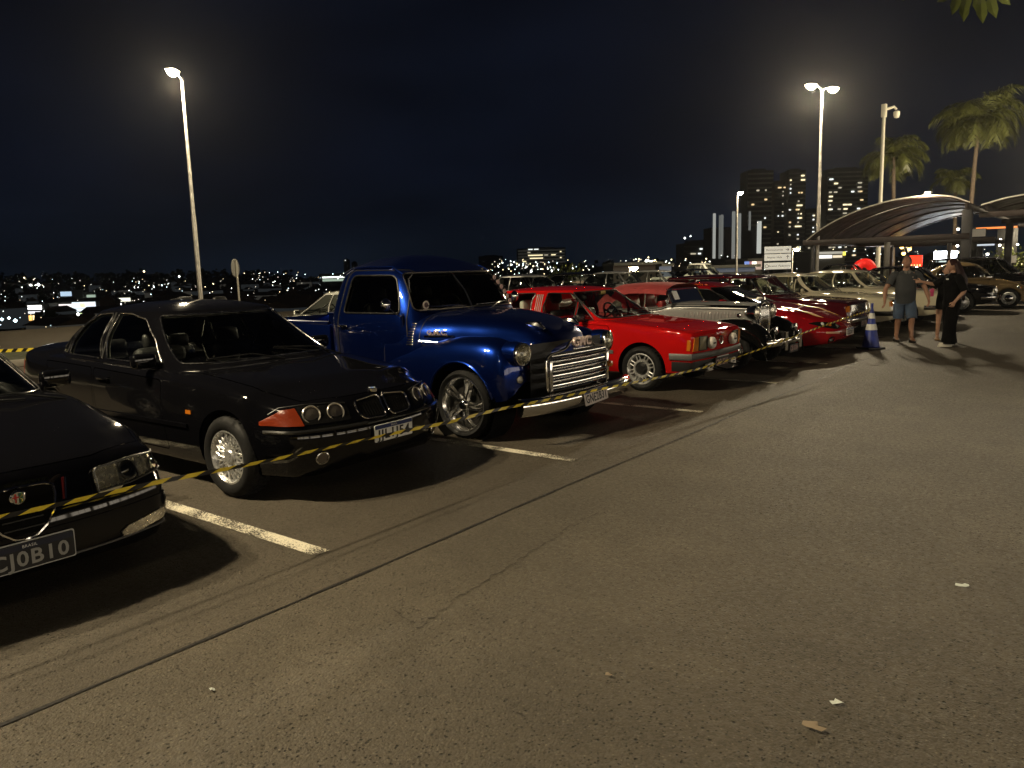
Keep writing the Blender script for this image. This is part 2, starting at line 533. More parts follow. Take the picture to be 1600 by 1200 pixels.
class Cabin:
    """greenhouse of flat slices: levels (z, x front, x rear, half width); superellipse plan; crowned roof.
    Domain (s, h) with s the girth from the front centre round to the rear centre, h the height."""
    def __init__(s, levels, p=5., crown=.06, pr=None, cexp=2.4):
        s.lev = levels; z = [l[0] for l in levels]
        s.fx = pchip(z, [l[1] for l in levels]); s.fr = pchip(z, [l[2] for l in levels]); s.fw_ = pchip(z, [l[3] for l in levels])
        s.z0, s.z1 = z[0], z[-1]; s.p = p; s.pr = pr or p; s.crown = crown; s.cexp = cexp
        ph = np.concatenate([np.linspace(0, .02, 40)**1.0, np.linspace(.02, pi - .02, 800)[1:-1], np.linspace(pi - .02, pi, 40)])
        zm = (s.z0 + s.z1) / 2; Q = s.pt(ph, np.full(len(ph), zm))
        d = np.concatenate([[0], np.cumsum(np.linalg.norm(np.diff(Q, axis=0), axis=1))])
        s.S = d[-1]; s.ph = ph; s.d = d

    def pt(s, ph, z):
        ph = np.asarray(ph, float); z = np.asarray(z, float)
        xf, xr, w = s.fx(z), s.fr(z), s.fw_(z); xc = (xf + xr) / 2; a = (xf - xr) / 2
        c = np.cos(ph); p = np.where(c > 0, s.p, s.pr)
        return np.column_stack([xc + np.sign(c) * a * np.abs(c)**(2 / p), w * np.abs(np.sin(ph))**(2 / p), z])

    def pos(s, D, inset=0.):
        D = np.asarray(D, float); ph = np.interp(D[:, 0], s.d, s.ph); Q = s.pt(ph, D[:, 1])
        if inset:
            e = 1e-3
            A = s.pt(np.interp(np.clip(D[:, 0] + e, 0, s.S), s.d, s.ph), D[:, 1]) - s.pt(np.interp(np.clip(D[:, 0] - e, 0, s.S), s.d, s.ph), D[:, 1])
            B = s.pt(ph, np.clip(D[:, 1] + e, s.z0, s.z1)) - s.pt(ph, np.clip(D[:, 1] - e, s.z0, s.z1))
            n = np.cross(A, B); n /= np.linalg.norm(n, axis=1)[:, None] + 1e-9
            cen = np.column_stack([(s.fx(D[:, 1]) + s.fr(D[:, 1])) / 2, np.zeros(len(D)), D[:, 1]])
            sg = np.sign(((Q - cen) * n).sum(1)); n *= sg[:, None]
            Q = Q - n * inset
        return Q

    def from_side(s, poly):
        out = []
        for x, z in poly:
            xf, xr = float(s.fx(z)), float(s.fr(z)); xc = (xf + xr) / 2; a = (xf - xr) / 2
            u = max(-1, min(1, (x - xc) / a)); p = s.p if u > 0 else s.pr
            ph = math.acos(math.copysign(abs(u)**(p / 2), u))
            out.append((float(np.interp(ph, s.ph, s.d)), z))
        return out

    def screen(s, k, z0, z1, rear=False, r=.05, k1=None):
        """windscreen / rear window reaching to k of the half width (k1 at the top)"""
        def sk(kk):
            p = s.pr if rear else s.p
            ph = math.asin(min(1, kk)**(p / 2)); ph = pi - ph if rear else ph
            return float(np.interp(ph, s.ph, s.d))
        a, b = sk(k), sk(k1 or k); e = s.S if rear else 0.
        q = [(e, z0), (a, z0), (b, z1), (e, z1)]
        if rear: q = q[::-1]
        return rounded(q, [0, r, r, 0])

    def build(s, windows, panels=(), step=.06):
        nu = int(s.S / step); nh = max(4, int((s.z1 - s.z0) * 1.25 / step))
        ug = np.linspace(0, s.S, nu + 1); hg = np.linspace(s.z0, s.z1, nh + 1)
        outer = [(u, s.z0) for u in ug] + [(s.S, h) for h in hg[1:-1]] + [(u, s.z1) for u in ug[::-1]] + [(0, h) for h in hg[::-1][1:-1]]
        pts = [(u, h) for u in ug[1:-1] for h in hg[1:-1]]
        W = [(n, dens(l, .05)) for n, l in windows]; PN = [(n, dens(l, .05), dens(shrink(l, .005), .05)) for n, l in panels]
        P, F, C = cdt(outer, [l for _, l in W] + [l for _, l, _ in PN] + [q for _, _, q in PN], pts)
        left = np.ones(len(F), bool); s.out = {}
        s.D = P; s.P3 = s.pos(P)
        for n, l in W:
            i = in_poly(C, l) & left; left &= ~i; s.out[n] = F[i]
        for n, l, q in PN:
            i = in_poly(C, q) & left; left &= ~in_poly(C, l); s.out[n] = F[i]
        s.out['frame'] = F[left]
        s.loops = dict(W)
        # roof
        rim = s.pos(np.array([(u, s.z1) for u in ug])); rim = np.vstack([rim, rim[::-1][1:-1] * np.array([1, -1, 1])])
        n = len(rim); xc = (s.fx(s.z1) + s.fr(s.z1)) / 2; rho = [1, .985, .95, .88, .78, .64, .48, .3, .14]
        v = []
        for r in rho:
            q = rim.copy(); q[:, 0] = xc + (q[:, 0] - xc) * r; q[:, 1] *= r; q[:, 2] = s.z1 + s.crown * (1 - r**s.cexp); v += [tuple(p) for p in q]
        f = [(k * n + i, k * n + (i + 1) % n, (k + 1) * n + (i + 1) % n, (k + 1) * n + i) for k in range(len(rho) - 1) for i in range(n)]
        v.append((float(xc), 0, s.z1 + s.crown)); b = (len(rho) - 1) * n
        f += [(b + i, b + (i + 1) % n, len(v) - 1) for i in range(n)]
        s.roof = (v, f)

    def mb(s, name, sgn=1, inset=0.):
        F = s.out[name]; V = (s.pos(s.D, inset) if inset else s.P3) * np.array([1, sgn, 1]); used, inv = np.unique(F, return_inverse=True)
        m = MB(); m.add(V[used], inv.reshape(F.shape)); return m


class Car:
    """a vehicle thing and the means to lay trim onto its skin (local axes: nose +x, left +y)"""
    def __init__(s, name, label, cat, loc, rz, group=None):
        s.root = thing(name, label, cat, loc, rz, group); s.bv = []; s.bf = []; s.tree = None

    def skin(s, v, f):
        n = len(s.bv); s.bv += [Vector(tuple(p)) for p in v]; s.bf += [tuple(int(i) + n for i in q) for q in f]; s.tree = None

    def cast(s, o, d):
        if s.tree is None: s.tree = BVHTree.FromPolygons(s.bv, s.bf)
        h = s.tree.ray_cast(Vector(o), Vector(d)); return h[0]

    def front(s, y, z, off=0., x=2.): 
        h = s.cast((x, y, z), (-1, 0, 0)); return (h + Vector((off, 0, 0))) if h else Vector((-.3, y, z))

    def lean(s, y, z, off=0., tilt=.75, x=2.):
        """placement on the nose, leaning with the skin: matrix whose x axis points outward"""
        if s.tree is None: s.tree = BVHTree.FromPolygons(s.bv, s.bf)
        h = s.tree.ray_cast(Vector((x, y, z)), Vector((-1, 0, 0)))
        p = h[0] or Vector((-.3, y, z)); n = h[1] or Vector((1, 0, 0))
        if n.x < 0: n = -n
        n = (n * tilt + Vector((1, 0, 0)) * (1 - tilt)).normalized(); a = n
        b = Vector((0, 0, 1)).cross(a).normalized(); e = a.cross(b); p = p + n * off
        return Matrix(((a.x, b.x, e.x, p.x), (a.y, b.y, e.y, p.y), (a.z, b.z, e.z, p.z), (0, 0, 0, 1)))

    def rear(s, y, z, off=0.):
        h = s.cast((-9, y, z), (1, 0, 0)); return (h - Vector((off, 0, 0))) if h else Vector((-4, y, z))

    def side(s, x, z, sg, off=0.):
        h = s.cast((x, 3 * sg, z), (0, -sg, 0)); return (h + Vector((0, off * sg, 0))) if h else Vector((x, .85 * sg, z))

    def top(s, x, y, off=0.):
        h = s.cast((x, y, 3), (0, 0, -1)); return (h + Vector((0, 0, off))) if h else Vector((x, y, .8))

    def patch(s, name, poly, how, m, off=.004, deep=.02, parent=None, step=.05, sg=-1, angle=35):
        """a panel following the skin; poly in (y,z) for front/rear, (x,z) side, (x,y) top"""
        lp = dens(poly, step); a = np.array(lp)
        gp = [(u, v) for u in np.arange(a[:, 0].min(), a[:, 0].max(), step) for v in np.arange(a[:, 1].min(), a[:, 1].max(), step)]
        P, F, _ = cdt(lp, [], gp, .008)
        fn = {'front': lambda u, v, o: s.front(u, v, o), 'rear': lambda u, v, o: s.rear(u, v, o), 'side': lambda u, v, o: s.side(u, v, sg, o), 'top': lambda u, v, o: s.top(u, v, o)}[how]
        mb = MB(); mb.add([fn(p[0], p[1], off) for p in P], F)
        n = len(lp); q = [fn(p[0], p[1], off) for p in lp]; r = [fn(p[0], p[1], off - deep) for p in lp]
        mb.add(q + r, [(i, (i + 1) % n, n + (i + 1) % n, n + i) for i in range(n)])
        return mb.obj(name, m, parent or s.root, angle, weld=1e-5)

    def wrap(s, name, z0, z1, a0, a1, m, off=.012, cx=-1.0, cy=0., parent=None, n=40, edge=.012, nz=4, r=5.):
        """a band round the nose (or tail) between heights z0, z1 over headings a0..a1 from (cx, cy)"""
        Z = [z0] + list(np.linspace(z0, z1, nz + 1)) + [z1]; O = [-edge] + [off] * (nz + 1) + [-edge]
        for k in (1, nz + 1): O[k] = off * .7
        v = []
        for i in range(n + 1):
            a = a0 + (a1 - a0) * i / n; d = Vector((cos(a), sin(a), 0))
            for z, o in zip(Z, O):
                h = s.cast(Vector((cx, cy, z)) + d * r, -d)
                v.append((h if h else Vector((cx, cy, z)) + d) + d * o)
        k = len(Z); f = [(i * k + j, (i + 1) * k + j, (i + 1) * k + j + 1, i * k + j + 1) for i in range(n) for j in range(k - 1)]
        f += [tuple(range(k)), tuple(range(n * k, n * k + k))]
        return MB().add(v, f).obj(name, m, parent or s.root, 40)

    def sidestrip(s, name, x0, x1, z, m, half=.012, off=.006, parent=None, n=24, both=True):
        zf = z if callable(z) else (lambda x: z)
        for sg in ((-1, 1) if both else (-1,)):
            v = []; mb = MB()
            for i in range(n + 1):
                x = x0 + (x1 - x0) * i / n; zz = zf(x)
                for dz, o in ((-half, -.01), (-half * .7, off), (half * .7, off), (half, -.01)): v.append(s.side(x, zz + dz, sg, o))
            mb.add(v, [(i * 4 + j, i * 4 + j + 1, i * 4 + j + 5, i * 4 + j + 4) for i in range(n) for j in range(3)])
            o = mb.obj(name, m, parent or s.root, 30)
        return o

    # --- assembling
    def lower(s, body, pm, holes, doors=(), hood=None, boot=None, name='body'):
        """body shell with wheel openings (cx, cz, r), doors [(x,z) polygons], bonnet and boot lid (x, y) half polygons"""
        H = []
        for (cx, cz, r) in holes:
            arc = [(cx + r * cos(a), cz + r * sin(a)) for a in np.linspace(-.25, pi + .25, 26)]
            arc = [(x, max(z, .0)) for x, z in arc]
            arc = [(arc[0][0], 0.)] + arc + [(arc[-1][0], 0.)]
            H.append(body.from_side(arc))
        P = [('door%d' % i, body.from_side(d)) for i, d in enumerate(doors)]
        vm = body.m * body.VS
        for k, q in (('hood', hood), ('boot', boot)):
            if q: P.append((k, [(x, vm + .04 if v > vm - 1e-3 else v) for x, v in body.from_top(dens(q, .1))]))
        body.build(H, P)
        mb = MB()
        for sg in (1, -1): mb.add(body.mb('body', sg).v, body.mb('body', sg).f)
        for v, f in body.caps: mb.add(v, f)
        # floor pan between the two sills
        X = body.X; q = body.pos(np.array([(x, 0.) for x in X])); n = len(q)
        mb.add([tuple(p) for p in q] + [(p[0], -p[1], p[2]) for p in q], [(i, i + 1, n + i + 1, n + i) for i in range(n - 1)])
        s.body = mb.obj(name, pm, s.root, 32, weld=2e-4)
        for k in body.out:
            for sg in (1, -1):
                F = body.out[k]; s.skin(body.P3 * np.array([1, sg, 1]), F)
        for v, f in body.caps: s.skin(v, f)
        s.doors = []
        for i, _ in enumerate(doors):
            for sg in (-1, 1): s.doors.append(body.mb('door%d' % i, sg).obj('door', pm, s.root, 32))
        for k, nm in (('hood', 'bonnet'), ('boot', 'boot_lid')):
            if k in body.out:
                b = MB()
                for sg in (1, -1): b.add(body.mb(k, sg).v, body.mb(k, sg).f)
                setattr(s, k, b.obj(nm, pm, s.root, 32, weld=2e-4))
        # wheel housings
        for (cx, cz, r) in holes:
            for sg in (1, -1):
                w = MB(); R = r + .012; yo = .0
                a = np.linspace(-.3, pi + .3, 15); rim = []
                for t in a:
                    x, z = cx + R * cos(t), cz + R * sin(t); rim.append((x, z))
                v = []
                for x, z in rim:
                    yy = abs(s.side(min(max(x, body.x1 + .05), body.x0 - .05), max(z, .25), sg).y) - .03
                    v += [(x, yy * sg, z), (x, (yy - .33) * sg, z)]
                m = len(rim); f = [(2 * i, 2 * i + 2, 2 * i + 3, 2 * i + 1) for i in range(m - 1)]
                f.append(tuple(2 * i + 1 for i in range(m)))
                w.add(v, f).obj('wheel_housing', DARK, s.root)

    def cabin(s, cab, windows, pm, panels=(), glass_m=CLEARGLASS, trim=None, trim_r=.008, inset=.008, lining=None, roof_m=None, front_m=None, frame_name='cabin_frame'):
        """windows: (name, loop, both sides?)"""
        cab.build([(n, l) for n, l, *_ in windows], panels)
        mb = MB()
        for sg in (1, -1): mb.add(cab.mb('frame', sg).v, cab.mb('frame', sg).f)
        s.frame = mb.obj(frame_name, pm, s.root, 35, weld=2e-4)
        r = MB().add(*cab.roof); s.roof = r.obj('roof', roof_m or pm, s.root, 40)
        for sg in (1, -1):
            for k in cab.out: s.skin(cab.P3 * np.array([1, sg, 1]), cab.out[k])
        s.skin(*cab.roof)
        if lining:
            lb = MB()
            for sg in (1, -1): lb.add(cab.mb('frame', sg, .028).v, cab.mb('frame', sg, .028).f)
            v, f = cab.roof; lb.add([(p[0], p[1] * .97, p[2] - .03) for p in v], f)
            lb.obj('headlining', lining, s.root, 40)
        for n, l, *o in windows:
            scr = n in ('windscreen', 'rear_window')
            gm = front_m if (front_m and n == 'windscreen') else glass_m
            sides = (1,) if scr else (1, -1)
            for sg in sides:
                b = cab.mb(n, sg, inset)
                if scr: q = cab.mb(n, -1, inset); b.add(q.v, q.f)
                g = b.obj('windscreen' if n == 'windscreen' else 'rear_window' if scr else 'side_window', gm, s.root, 40, weld=2e-4)
                if trim:
                    L = cab.loops[n]; D = np.array(L)
                    if scr:
                        e = 0. if n == 'windscreen' else cab.S
                        k = [i for i in range(len(L)) if abs(L[i][0] - e) > 1e-6]
                        # keep the open run that does not lie on the centre line
                        run = [L[i] for i in range(len(L)) if abs(L[i][0] - e) > 1e-6]
                        ends = [p for p in L if abs(p[0] - e) < 1e-6]; lo = min(ends, key=lambda p: p[1]); hi = max(ends, key=lambda p: p[1])
                        run = [lo] + (run if abs(run[0][1] - lo[1]) < abs(run[-1][1] - lo[1]) else run[::-1]) + [hi]
                        q = cab.pos(np.array(run), -.004); pts = [tuple(p) for p in q] + [(p[0], -p[1], p[2]) for p in q[::-1][1:-1]]
                        # pts goes up one side and down the other
                        MB().tube(pts, trim_r, 6, True).obj('window_trim', trim, g)
                    else:
                        q = cab.pos(D, -.004) * np.array([1, sg, 1]); MB().tube([tuple(p) for p in q], trim_r, 6, True).obj('window_trim', trim, g)

    def interior(s, xs, z, w, seat_m=None, rear=True, wheel_x=None, dash_x=None, hz=.3, tray=True, floor=None, rear_x=None):
        """seats, headrests, dashboard, steering wheel seen through the windows; z = window sill height"""
        sm = seat_m or SEATCLOTH
        for sg in (1, -1):
            y = sg * w * .5
            st = MB().box((xs, y, z - .18), (.15, .48, .62), .06, Matrix.Rotation(-.22, 3, 'Y')).obj('seat', sm, s.root, 50)
            MB().box((xs - .11, y, z + hz), (.09, .24, .16), .05, Matrix.Rotation(-.15, 3, 'Y')).obj('headrest', sm, st, 50)
        if rear:
            rx = rear_x or xs - .85
            st = MB().box((rx, 0, z - .20), (.16, w * 1.7, .46), .06, Matrix.Rotation(-.3, 3, 'Y')).obj('rear_bench', sm, s.root, 50)
            for sg in (1, -1): MB().box((rx - .1, sg * w * .45, z + .10), (.09, .24, .12), .04).obj('headrest', sm, st, 50)
        if dash_x is not None:
            MB().box((dash_x, 0, z - .06), (.42, w * 1.75, .16), .06).obj('dashboard', DARK, s.root, 50)
            wx = dash_x - .33; st = MB(); R = Matrix.Rotation(-.45, 4, 'Y')
            c = Vector((wx, .37, z + .03))
            st.tube([c + R @ Vector((0, .185 * cos(a), .185 * sin(a))) for a in np.linspace(0, 2 * pi, 24, endpoint=False)], .014, 6, True)
            for a in (.5, 2.64, 4.71): st.tube([c, c + R @ Vector((0, .18 * cos(a), .18 * sin(a)))], .016, 5)
            st.cyl(c, c + Vector((.18, 0, -.10)), .03, 8)
            st.obj('steering_wheel', BLACK, s.root)
            MB().box((dash_x - .52, 0, z + .36), (.03, .24, .06), .015).obj('rear_view_mirror', BLACK, s.root)

    def wheels(s, xs, y, r, width, kind, rr, rim_m=ALLOY, cap_m=None, off=0., faces=None):
        me = wheel_meshes(kind, r, width, rr, rim_m, cap_m)
        for x in xs:
            for sg in (-1, 1):
                w = link('wheel', me['hub'], s.root); w.location = (x, sg * y, r)
                if sg > 0: w.rotation_euler = (0, 0, pi)
                w.rotation_euler.y = random.uniform(0, 6)
                if sg > 0: w.rotation_euler = (0, random.uniform(0, 6), pi)
                for k in me:
                    if k != 'hub': link(k, me[k], w)

    def mirror(s, x, y, z, m, size=(.09, .2, .12), parent=None):
        for sg in (-1, 1):
            b = MB().box((x, sg * (y + .1), z + .03), size, .035, seg=3); b.cyl((x + .02, sg * (y - .02), z - .02), (x, sg * (y + .06), z + .01), .022, 8)
            o = b.obj('door_mirror', m, s.root, 45)
            MB().box((x - size[0] * .5, sg * (y + .1), z + .03), (.006, size[1] * .84, size[2] * .8), .003).obj('mirror_glass', DARKGLASS, o)

    def handles(s, xs, z, m, L=.2):
        for i, x in enumerate(xs):
            for k, sg in enumerate((-1, 1)):
                p = s.side(x, z, sg); b = MB().box((x, p.y + sg * .022, z), (L, .016, .024), .007)
                for d in (-1, 1): b.box((x + d * L * .4, p.y + sg * .008, z), (.03, .03, .03), .005)
                b.obj('handle', m, s.doors[i * 2 + k] if i * 2 + k < len(s.doors) else s.root, 40)

    def wipers(s, pairs, m=BLACK):
        b = MB()
        for a, c in pairs:
            pa, pc = s.top(*a), s.top(*c); n = Vector((.02, 0, .03)); mid = pa.lerp(pc, .45) + Vector((.03, 0, .05))
            b.tube([pa, mid, pc + n * .6], .007, 5); dr = (pc - pa).normalized(); e = pc + dr * .12
            q = [pa.lerp(pc, t) + n * .35 for t in (.35, .7, 1.0)]; b.tube(q, .006, 5)
        b.obj('wiper', m, s.root)

    def plate(s, txt, y, z, tilt=0., size=(.40, .13), bg=WHITE, fg=None, band=True, band_m=None, off=.02, x=None, old=False, sx=.92, roll=0.):
        fg = fg or BLACK; px = (s.front(y, z).x if x is None else x) + off
        M = Matrix.Translation((px, y, z)) @ Matrix.Rotation(roll, 4, 'X') @ Matrix.Rotation(tilt, 4, 'Y') @ Matrix(((0, 0, 1, 0), (1, 0, 0, 0), (0, 1, 0, 0), (0, 0, 0, 1)))
        w, h = size
        b = MB(); P = rounded([(-w / 2, -h / 2), (w / 2, -h / 2), (w / 2, h / 2), (-w / 2, h / 2)], .012, 3)
        b.prism([(u, v, 0) for u, v in P], (0, 0, .006)); b.xf(M)
        o = b.obj('number_plate', bg, s.root, 30)
        if band:
            c = MB(); c.box((0, h / 2 - .019, .0075), (w - .012, .028, .003)); c.xf(M); c.obj('plate_band', band_m or mat('plate_blue', (.012, .03, .16), .4), o, 0)
            text_mesh('BRASIL', .02, M @ Matrix.Translation((0, h / 2 - .019, .010)), WHITE, parent=o, depth=.0005)
        if txt:
            T = text_mesh(txt, h * (.70 if band else .80), Matrix.Identity(4), fg, parent=o, depth=.001, bold=.0018)
            xs = [q.co.x for q in T.data.vertices]; k = w * (.86 if band else .90) / (max(xs) - min(xs))
            T.data.transform(M @ Matrix.Translation((0, -.016 if band else 0, .0075)) @ Matrix.Diagonal((k, 1.12, 1, 1)))
        return o, M


WM = {}


def wheel_meshes(kind, r, width, rr, rim_m, cap_m):
    """meshes of one wheel on its axle (axis y, outer face at -y); rr = rim radius"""
    key = (kind, r, width, rr, rim_m.name, cap_m.name if cap_m else '')
    if key in WM: return WM[key]
    h = width / 2; out = {}
    prof = [(rr - .012, -h * .72), (rr + .004, -h * .88), (rr + (r - rr) * .45, -h * 1.0), (r - .03, -h * .93), (r - .008, -h * .76), (r, -h * .62), (r, h * .62), (r - .008, h * .76), (r - .03, h * .93), (rr + .01, h * .9), (rr - .012, h * .7)]
    t = MB().lathe(prof, n=48); 
    for k in range(72):   # tread blocks standing a little proud
        a = 2 * pi * k / 72
        for y in (-h * .45, 0, h * .45):
            if (k + int(y * 100)) % 2: continue
            t.box((r * cos(a), y, r * sin(a)), (.010, h * .34, .02), 0, Matrix.Rotation(-a, 3, 'Y'))
    out['tyre'] = t.mesh('tyre', RUBBER, 40)
    R = MB(); d = -h * .72
    R.lathe([(rr - .002, d - .012), (rr - .012, d - .014), (rr - .022, d), (rr - .04, d + .03), (rr - .05, h * .6), (rr, h * .75)], n=48)
    hub = MB(); face = -h * .62
    if kind == 'mesh':      # crossed-spoke alloy
        n = 20
        for k in range(n):
            a = 2 * pi * k / n
            for sgn in (1, -1):
                b = a + sgn * 2 * pi / n * 1.0; P = lambda q, rad, y: (rad * cos(q), y, rad * sin(q))
                R.tube([P(a, .07, face + .015), P((a + b) / 2, rr * .56, face - .004), P(b, rr - .035, face + .004)], [.011, .009, .009], 5)
        for k in range(20):
            a = 2 * pi * k / 20 + .02; R.cyl((cos(a) * (rr - .03), d - .008, sin(a) * (rr - .03)), (cos(a) * (rr - .03), d - .016, sin(a) * (rr - .03)), .005, 6)
        hub.lathe([(0, face - .012), (.045, face - .012), (.055, face), (.085, face + .005), (.09, face + .05)], n=24)
        for k in range(5):
            a = 2 * pi * k / 5; hub.cyl((.066 * cos(a), face - .004, .066 * sin(a)), (.066 * cos(a), face + .02, .066 * sin(a)), .010, 6)
    elif kind == 'split5':  # five pairs of curved chrome blades
        for k in range(5):
            a0 = 2 * pi * k / 5
            for o in (-.16, .16):
                pts = []
                for j in range(7):
                    u = j / 6; rad = .05 + (rr - .06) * u; a = a0 + o * (1 - .15 * u) + .25 * u * u
                    pts.append((rad * cos(a), face - .02 * sin(u * pi) + .012 * u, rad * sin(a)))
                w = [.030, .026, .022, .02, .02, .024, .03]
                v = []
                for j, p in enumerate(pts):
                    a = atan2(p[2], p[0]); tx, tz = -sin(a), cos(a)
                    v += [(p[0] - tx * w[j], p[1] + .022, p[2] - tz * w[j]), (p[0] - tx * w[j] * .4, p[1] - .006, p[2] - tz * w[j] * .4), (p[0] + tx * w[j] * .4, p[1] - .006, p[2] + tz * w[j] * .4), (p[0] + tx * w[j], p[1] + .022, p[2] + tz * w[j])]
                R.add(v, [(4 * j + i, 4 * j + i + 1, 4 * j + i + 5, 4 * j + i + 4) for j in range(6) for i in range(3)])
        hub.lathe([(0, face - .035), (.03, face - .035), (.045, face - .025), (.06, face), (.075, face + .05)], n=20)
    elif kind == 'y8':      # slotted alloy of straight spokes with a dark centre
        n = 8
        for k in range(n):
            a = 2 * pi * k / n + .2
            for o in (-.13, .13):
                R.tube([(.10 * cos(a + o * 1.7), face + .004, .10 * sin(a + o * 1.7)), ((rr - .03) * cos(a + o), face, (rr - .03) * sin(a + o))], .010, 6)
        R.lathe([(.085, face + .01), (.095, face - .006), (.118, face - .006), (.125, face + .02)], n=32)
        hub.lathe([(0, face - .03), (.05, face - .03), (.062, face - .02), (.085, face + .0), (.09, face + .04)], n=24)
    elif kind == 'cap':     # pressed steel with a domed hub cap
        R.lathe([(rr - .045, face + .04), (rr - .07, face + .012), (rr * .55, face), (rr * .5, face + .01)], n=32)
        for k in range(12):
            a = 2 * pi * k / 12; R.box(((rr - .055) * cos(a), face + .02, (rr - .055) * sin(a)), (.02, .012, .035), .004, Matrix.Rotation(-a, 3, 'Y'))
        hub.lathe([(0, face - .05), (rr * .2, face - .046), (rr * .4, face - .03), (rr * .56, face - .004), (rr * .58, face + .02)], n=28)
    else:                   # plain five-spoke alloy
        for k in range(5):
            a = 2 * pi * k / 5
            v = []
            for u, w, y in ((.06, .045, .0), (rr * .5, .034, -.008), (rr - .03, .05, .004)):
                tx, tz = -sin(a), cos(a); c = Vector((u * cos(a), face + y, u * sin(a)))
                v += [c + Vector((-tx * w, .025, -tz * w)), c + Vector((-tx * w * .7, 0, -tz * w * .7)), c + Vector((tx * w * .7, 0, tz * w * .7)), c + Vector((tx * w, .025, tz * w))]
            R.add(v, [(4 * j + i, 4 * j + i + 1, 4 * j + i + 5, 4 * j + i + 4) for j in range(2) for i in range(3)])
        hub.lathe([(0, face - .012), (.04, face - .012), (.06, face - .002), (.07, face + .04)], n=20)
    out['rim'] = R.mesh('rim', rim_m, 35)
    hub.lathe([(rr - .05, h * .05), (.14, h * .05), (.0, h * .05)], n=20) if False else None
    out['hub'] = hub.mesh('hub', cap_m or rim_m, 35)
    br = MB().lathe([(.05, -h * .15), (rr * .62, -h * .15), (rr * .62, -h * .0), (.05, .0)], n=28); br.lathe([(rr - .045, h * .35), (.02, h * .35)], n=24)
    out['brake_disc'] = br.mesh('brake_disc', mat('brake_steel', (.05, .048, .045), .45, .8), 35)
    WM[key] = out
    return out


def std_lines(W, plan, top, shoulder, bottom, yf=(.74, .91, .985, 1., .965, .86, .45, 0), zf=(0, .02, .34, .64, 1.), z5=.72, z6=.95, xs=None):
    """the eight lengthwise lines of an ordinary car: plan (x, share of W), top/shoulder/bottom (x, z)"""
    fp, ft, fs, fb = (pchip(*zip(*q)) for q in (plan, top, shoulder, bottom))
    X = sorted({p[0] for q in (plan, top, shoulder, bottom) for p in q})
    L = [[] for _ in range(8)]
    for x in X:
        p, t, h, b = float(fp(x)) * W, float(ft(x)), float(fs(x)), float(fb(x))
        for j in range(8):
            z = b + (h - b) * zf[j] if j < 5 else h + (t - h) * (z5 if j == 5 else z6 if j == 6 else 1)
            L[j].append((x, yf[j] * p, z))
    return L
# ------------------------------------------------------------ the cars
FRONT = 'show cars parked nose out along the taped line'
BEHIND = 'cars parked in the rows behind the show cars'


def half_moon(cy, cz, r, n=20): return [(cy + r * cos(2 * pi * i / n), cz + r * sin(2 * pi * i / n)) for i in range(n)]


def round_lamp(c, y, z, r, ring=CHROME, off=.01, parent=None, domed=.03, name='headlight', inner=REFLECTOR, x=None, tilt=.5):
    """a round lamp facing forwards: ring, reflector bowl, bulb and domed glass"""
    M = c.lean(y, z, off, tilt) if x is None else Matrix.Translation((x + off, y, z)) @ Matrix.Rotation(atan2(y, 8) , 4, 'Z')
    O = (0, 0, 0)
    o = MB().lathe([(r * 1.0, -.06), (r * 1.12, -.02), (r * 1.10, .008), (r * 1.0, .012), (r * .96, .0)], O, 'x', 28).xf(M).obj(name, ring, parent or c.root)
    MB().lathe([(0, -.045), (r * .3, -.042), (r * .7, -.025), (r * .97, .0)], O, 'x', 24).xf(M).obj('reflector', inner, o)
    MB().lathe([(0, -.02), (r * .16, -.018), (r * .18, -.006), (0, .0)], O, 'x', 12).xf(M).obj('bulb', WHITE, o)
    MB().lathe([(0, domed), (r * .4, domed * .88), (r * .75, domed * .5), (r * .97, .004)], O, 'x', 24).xf(M).obj('lens', LAMPGLASS, o)
    return o


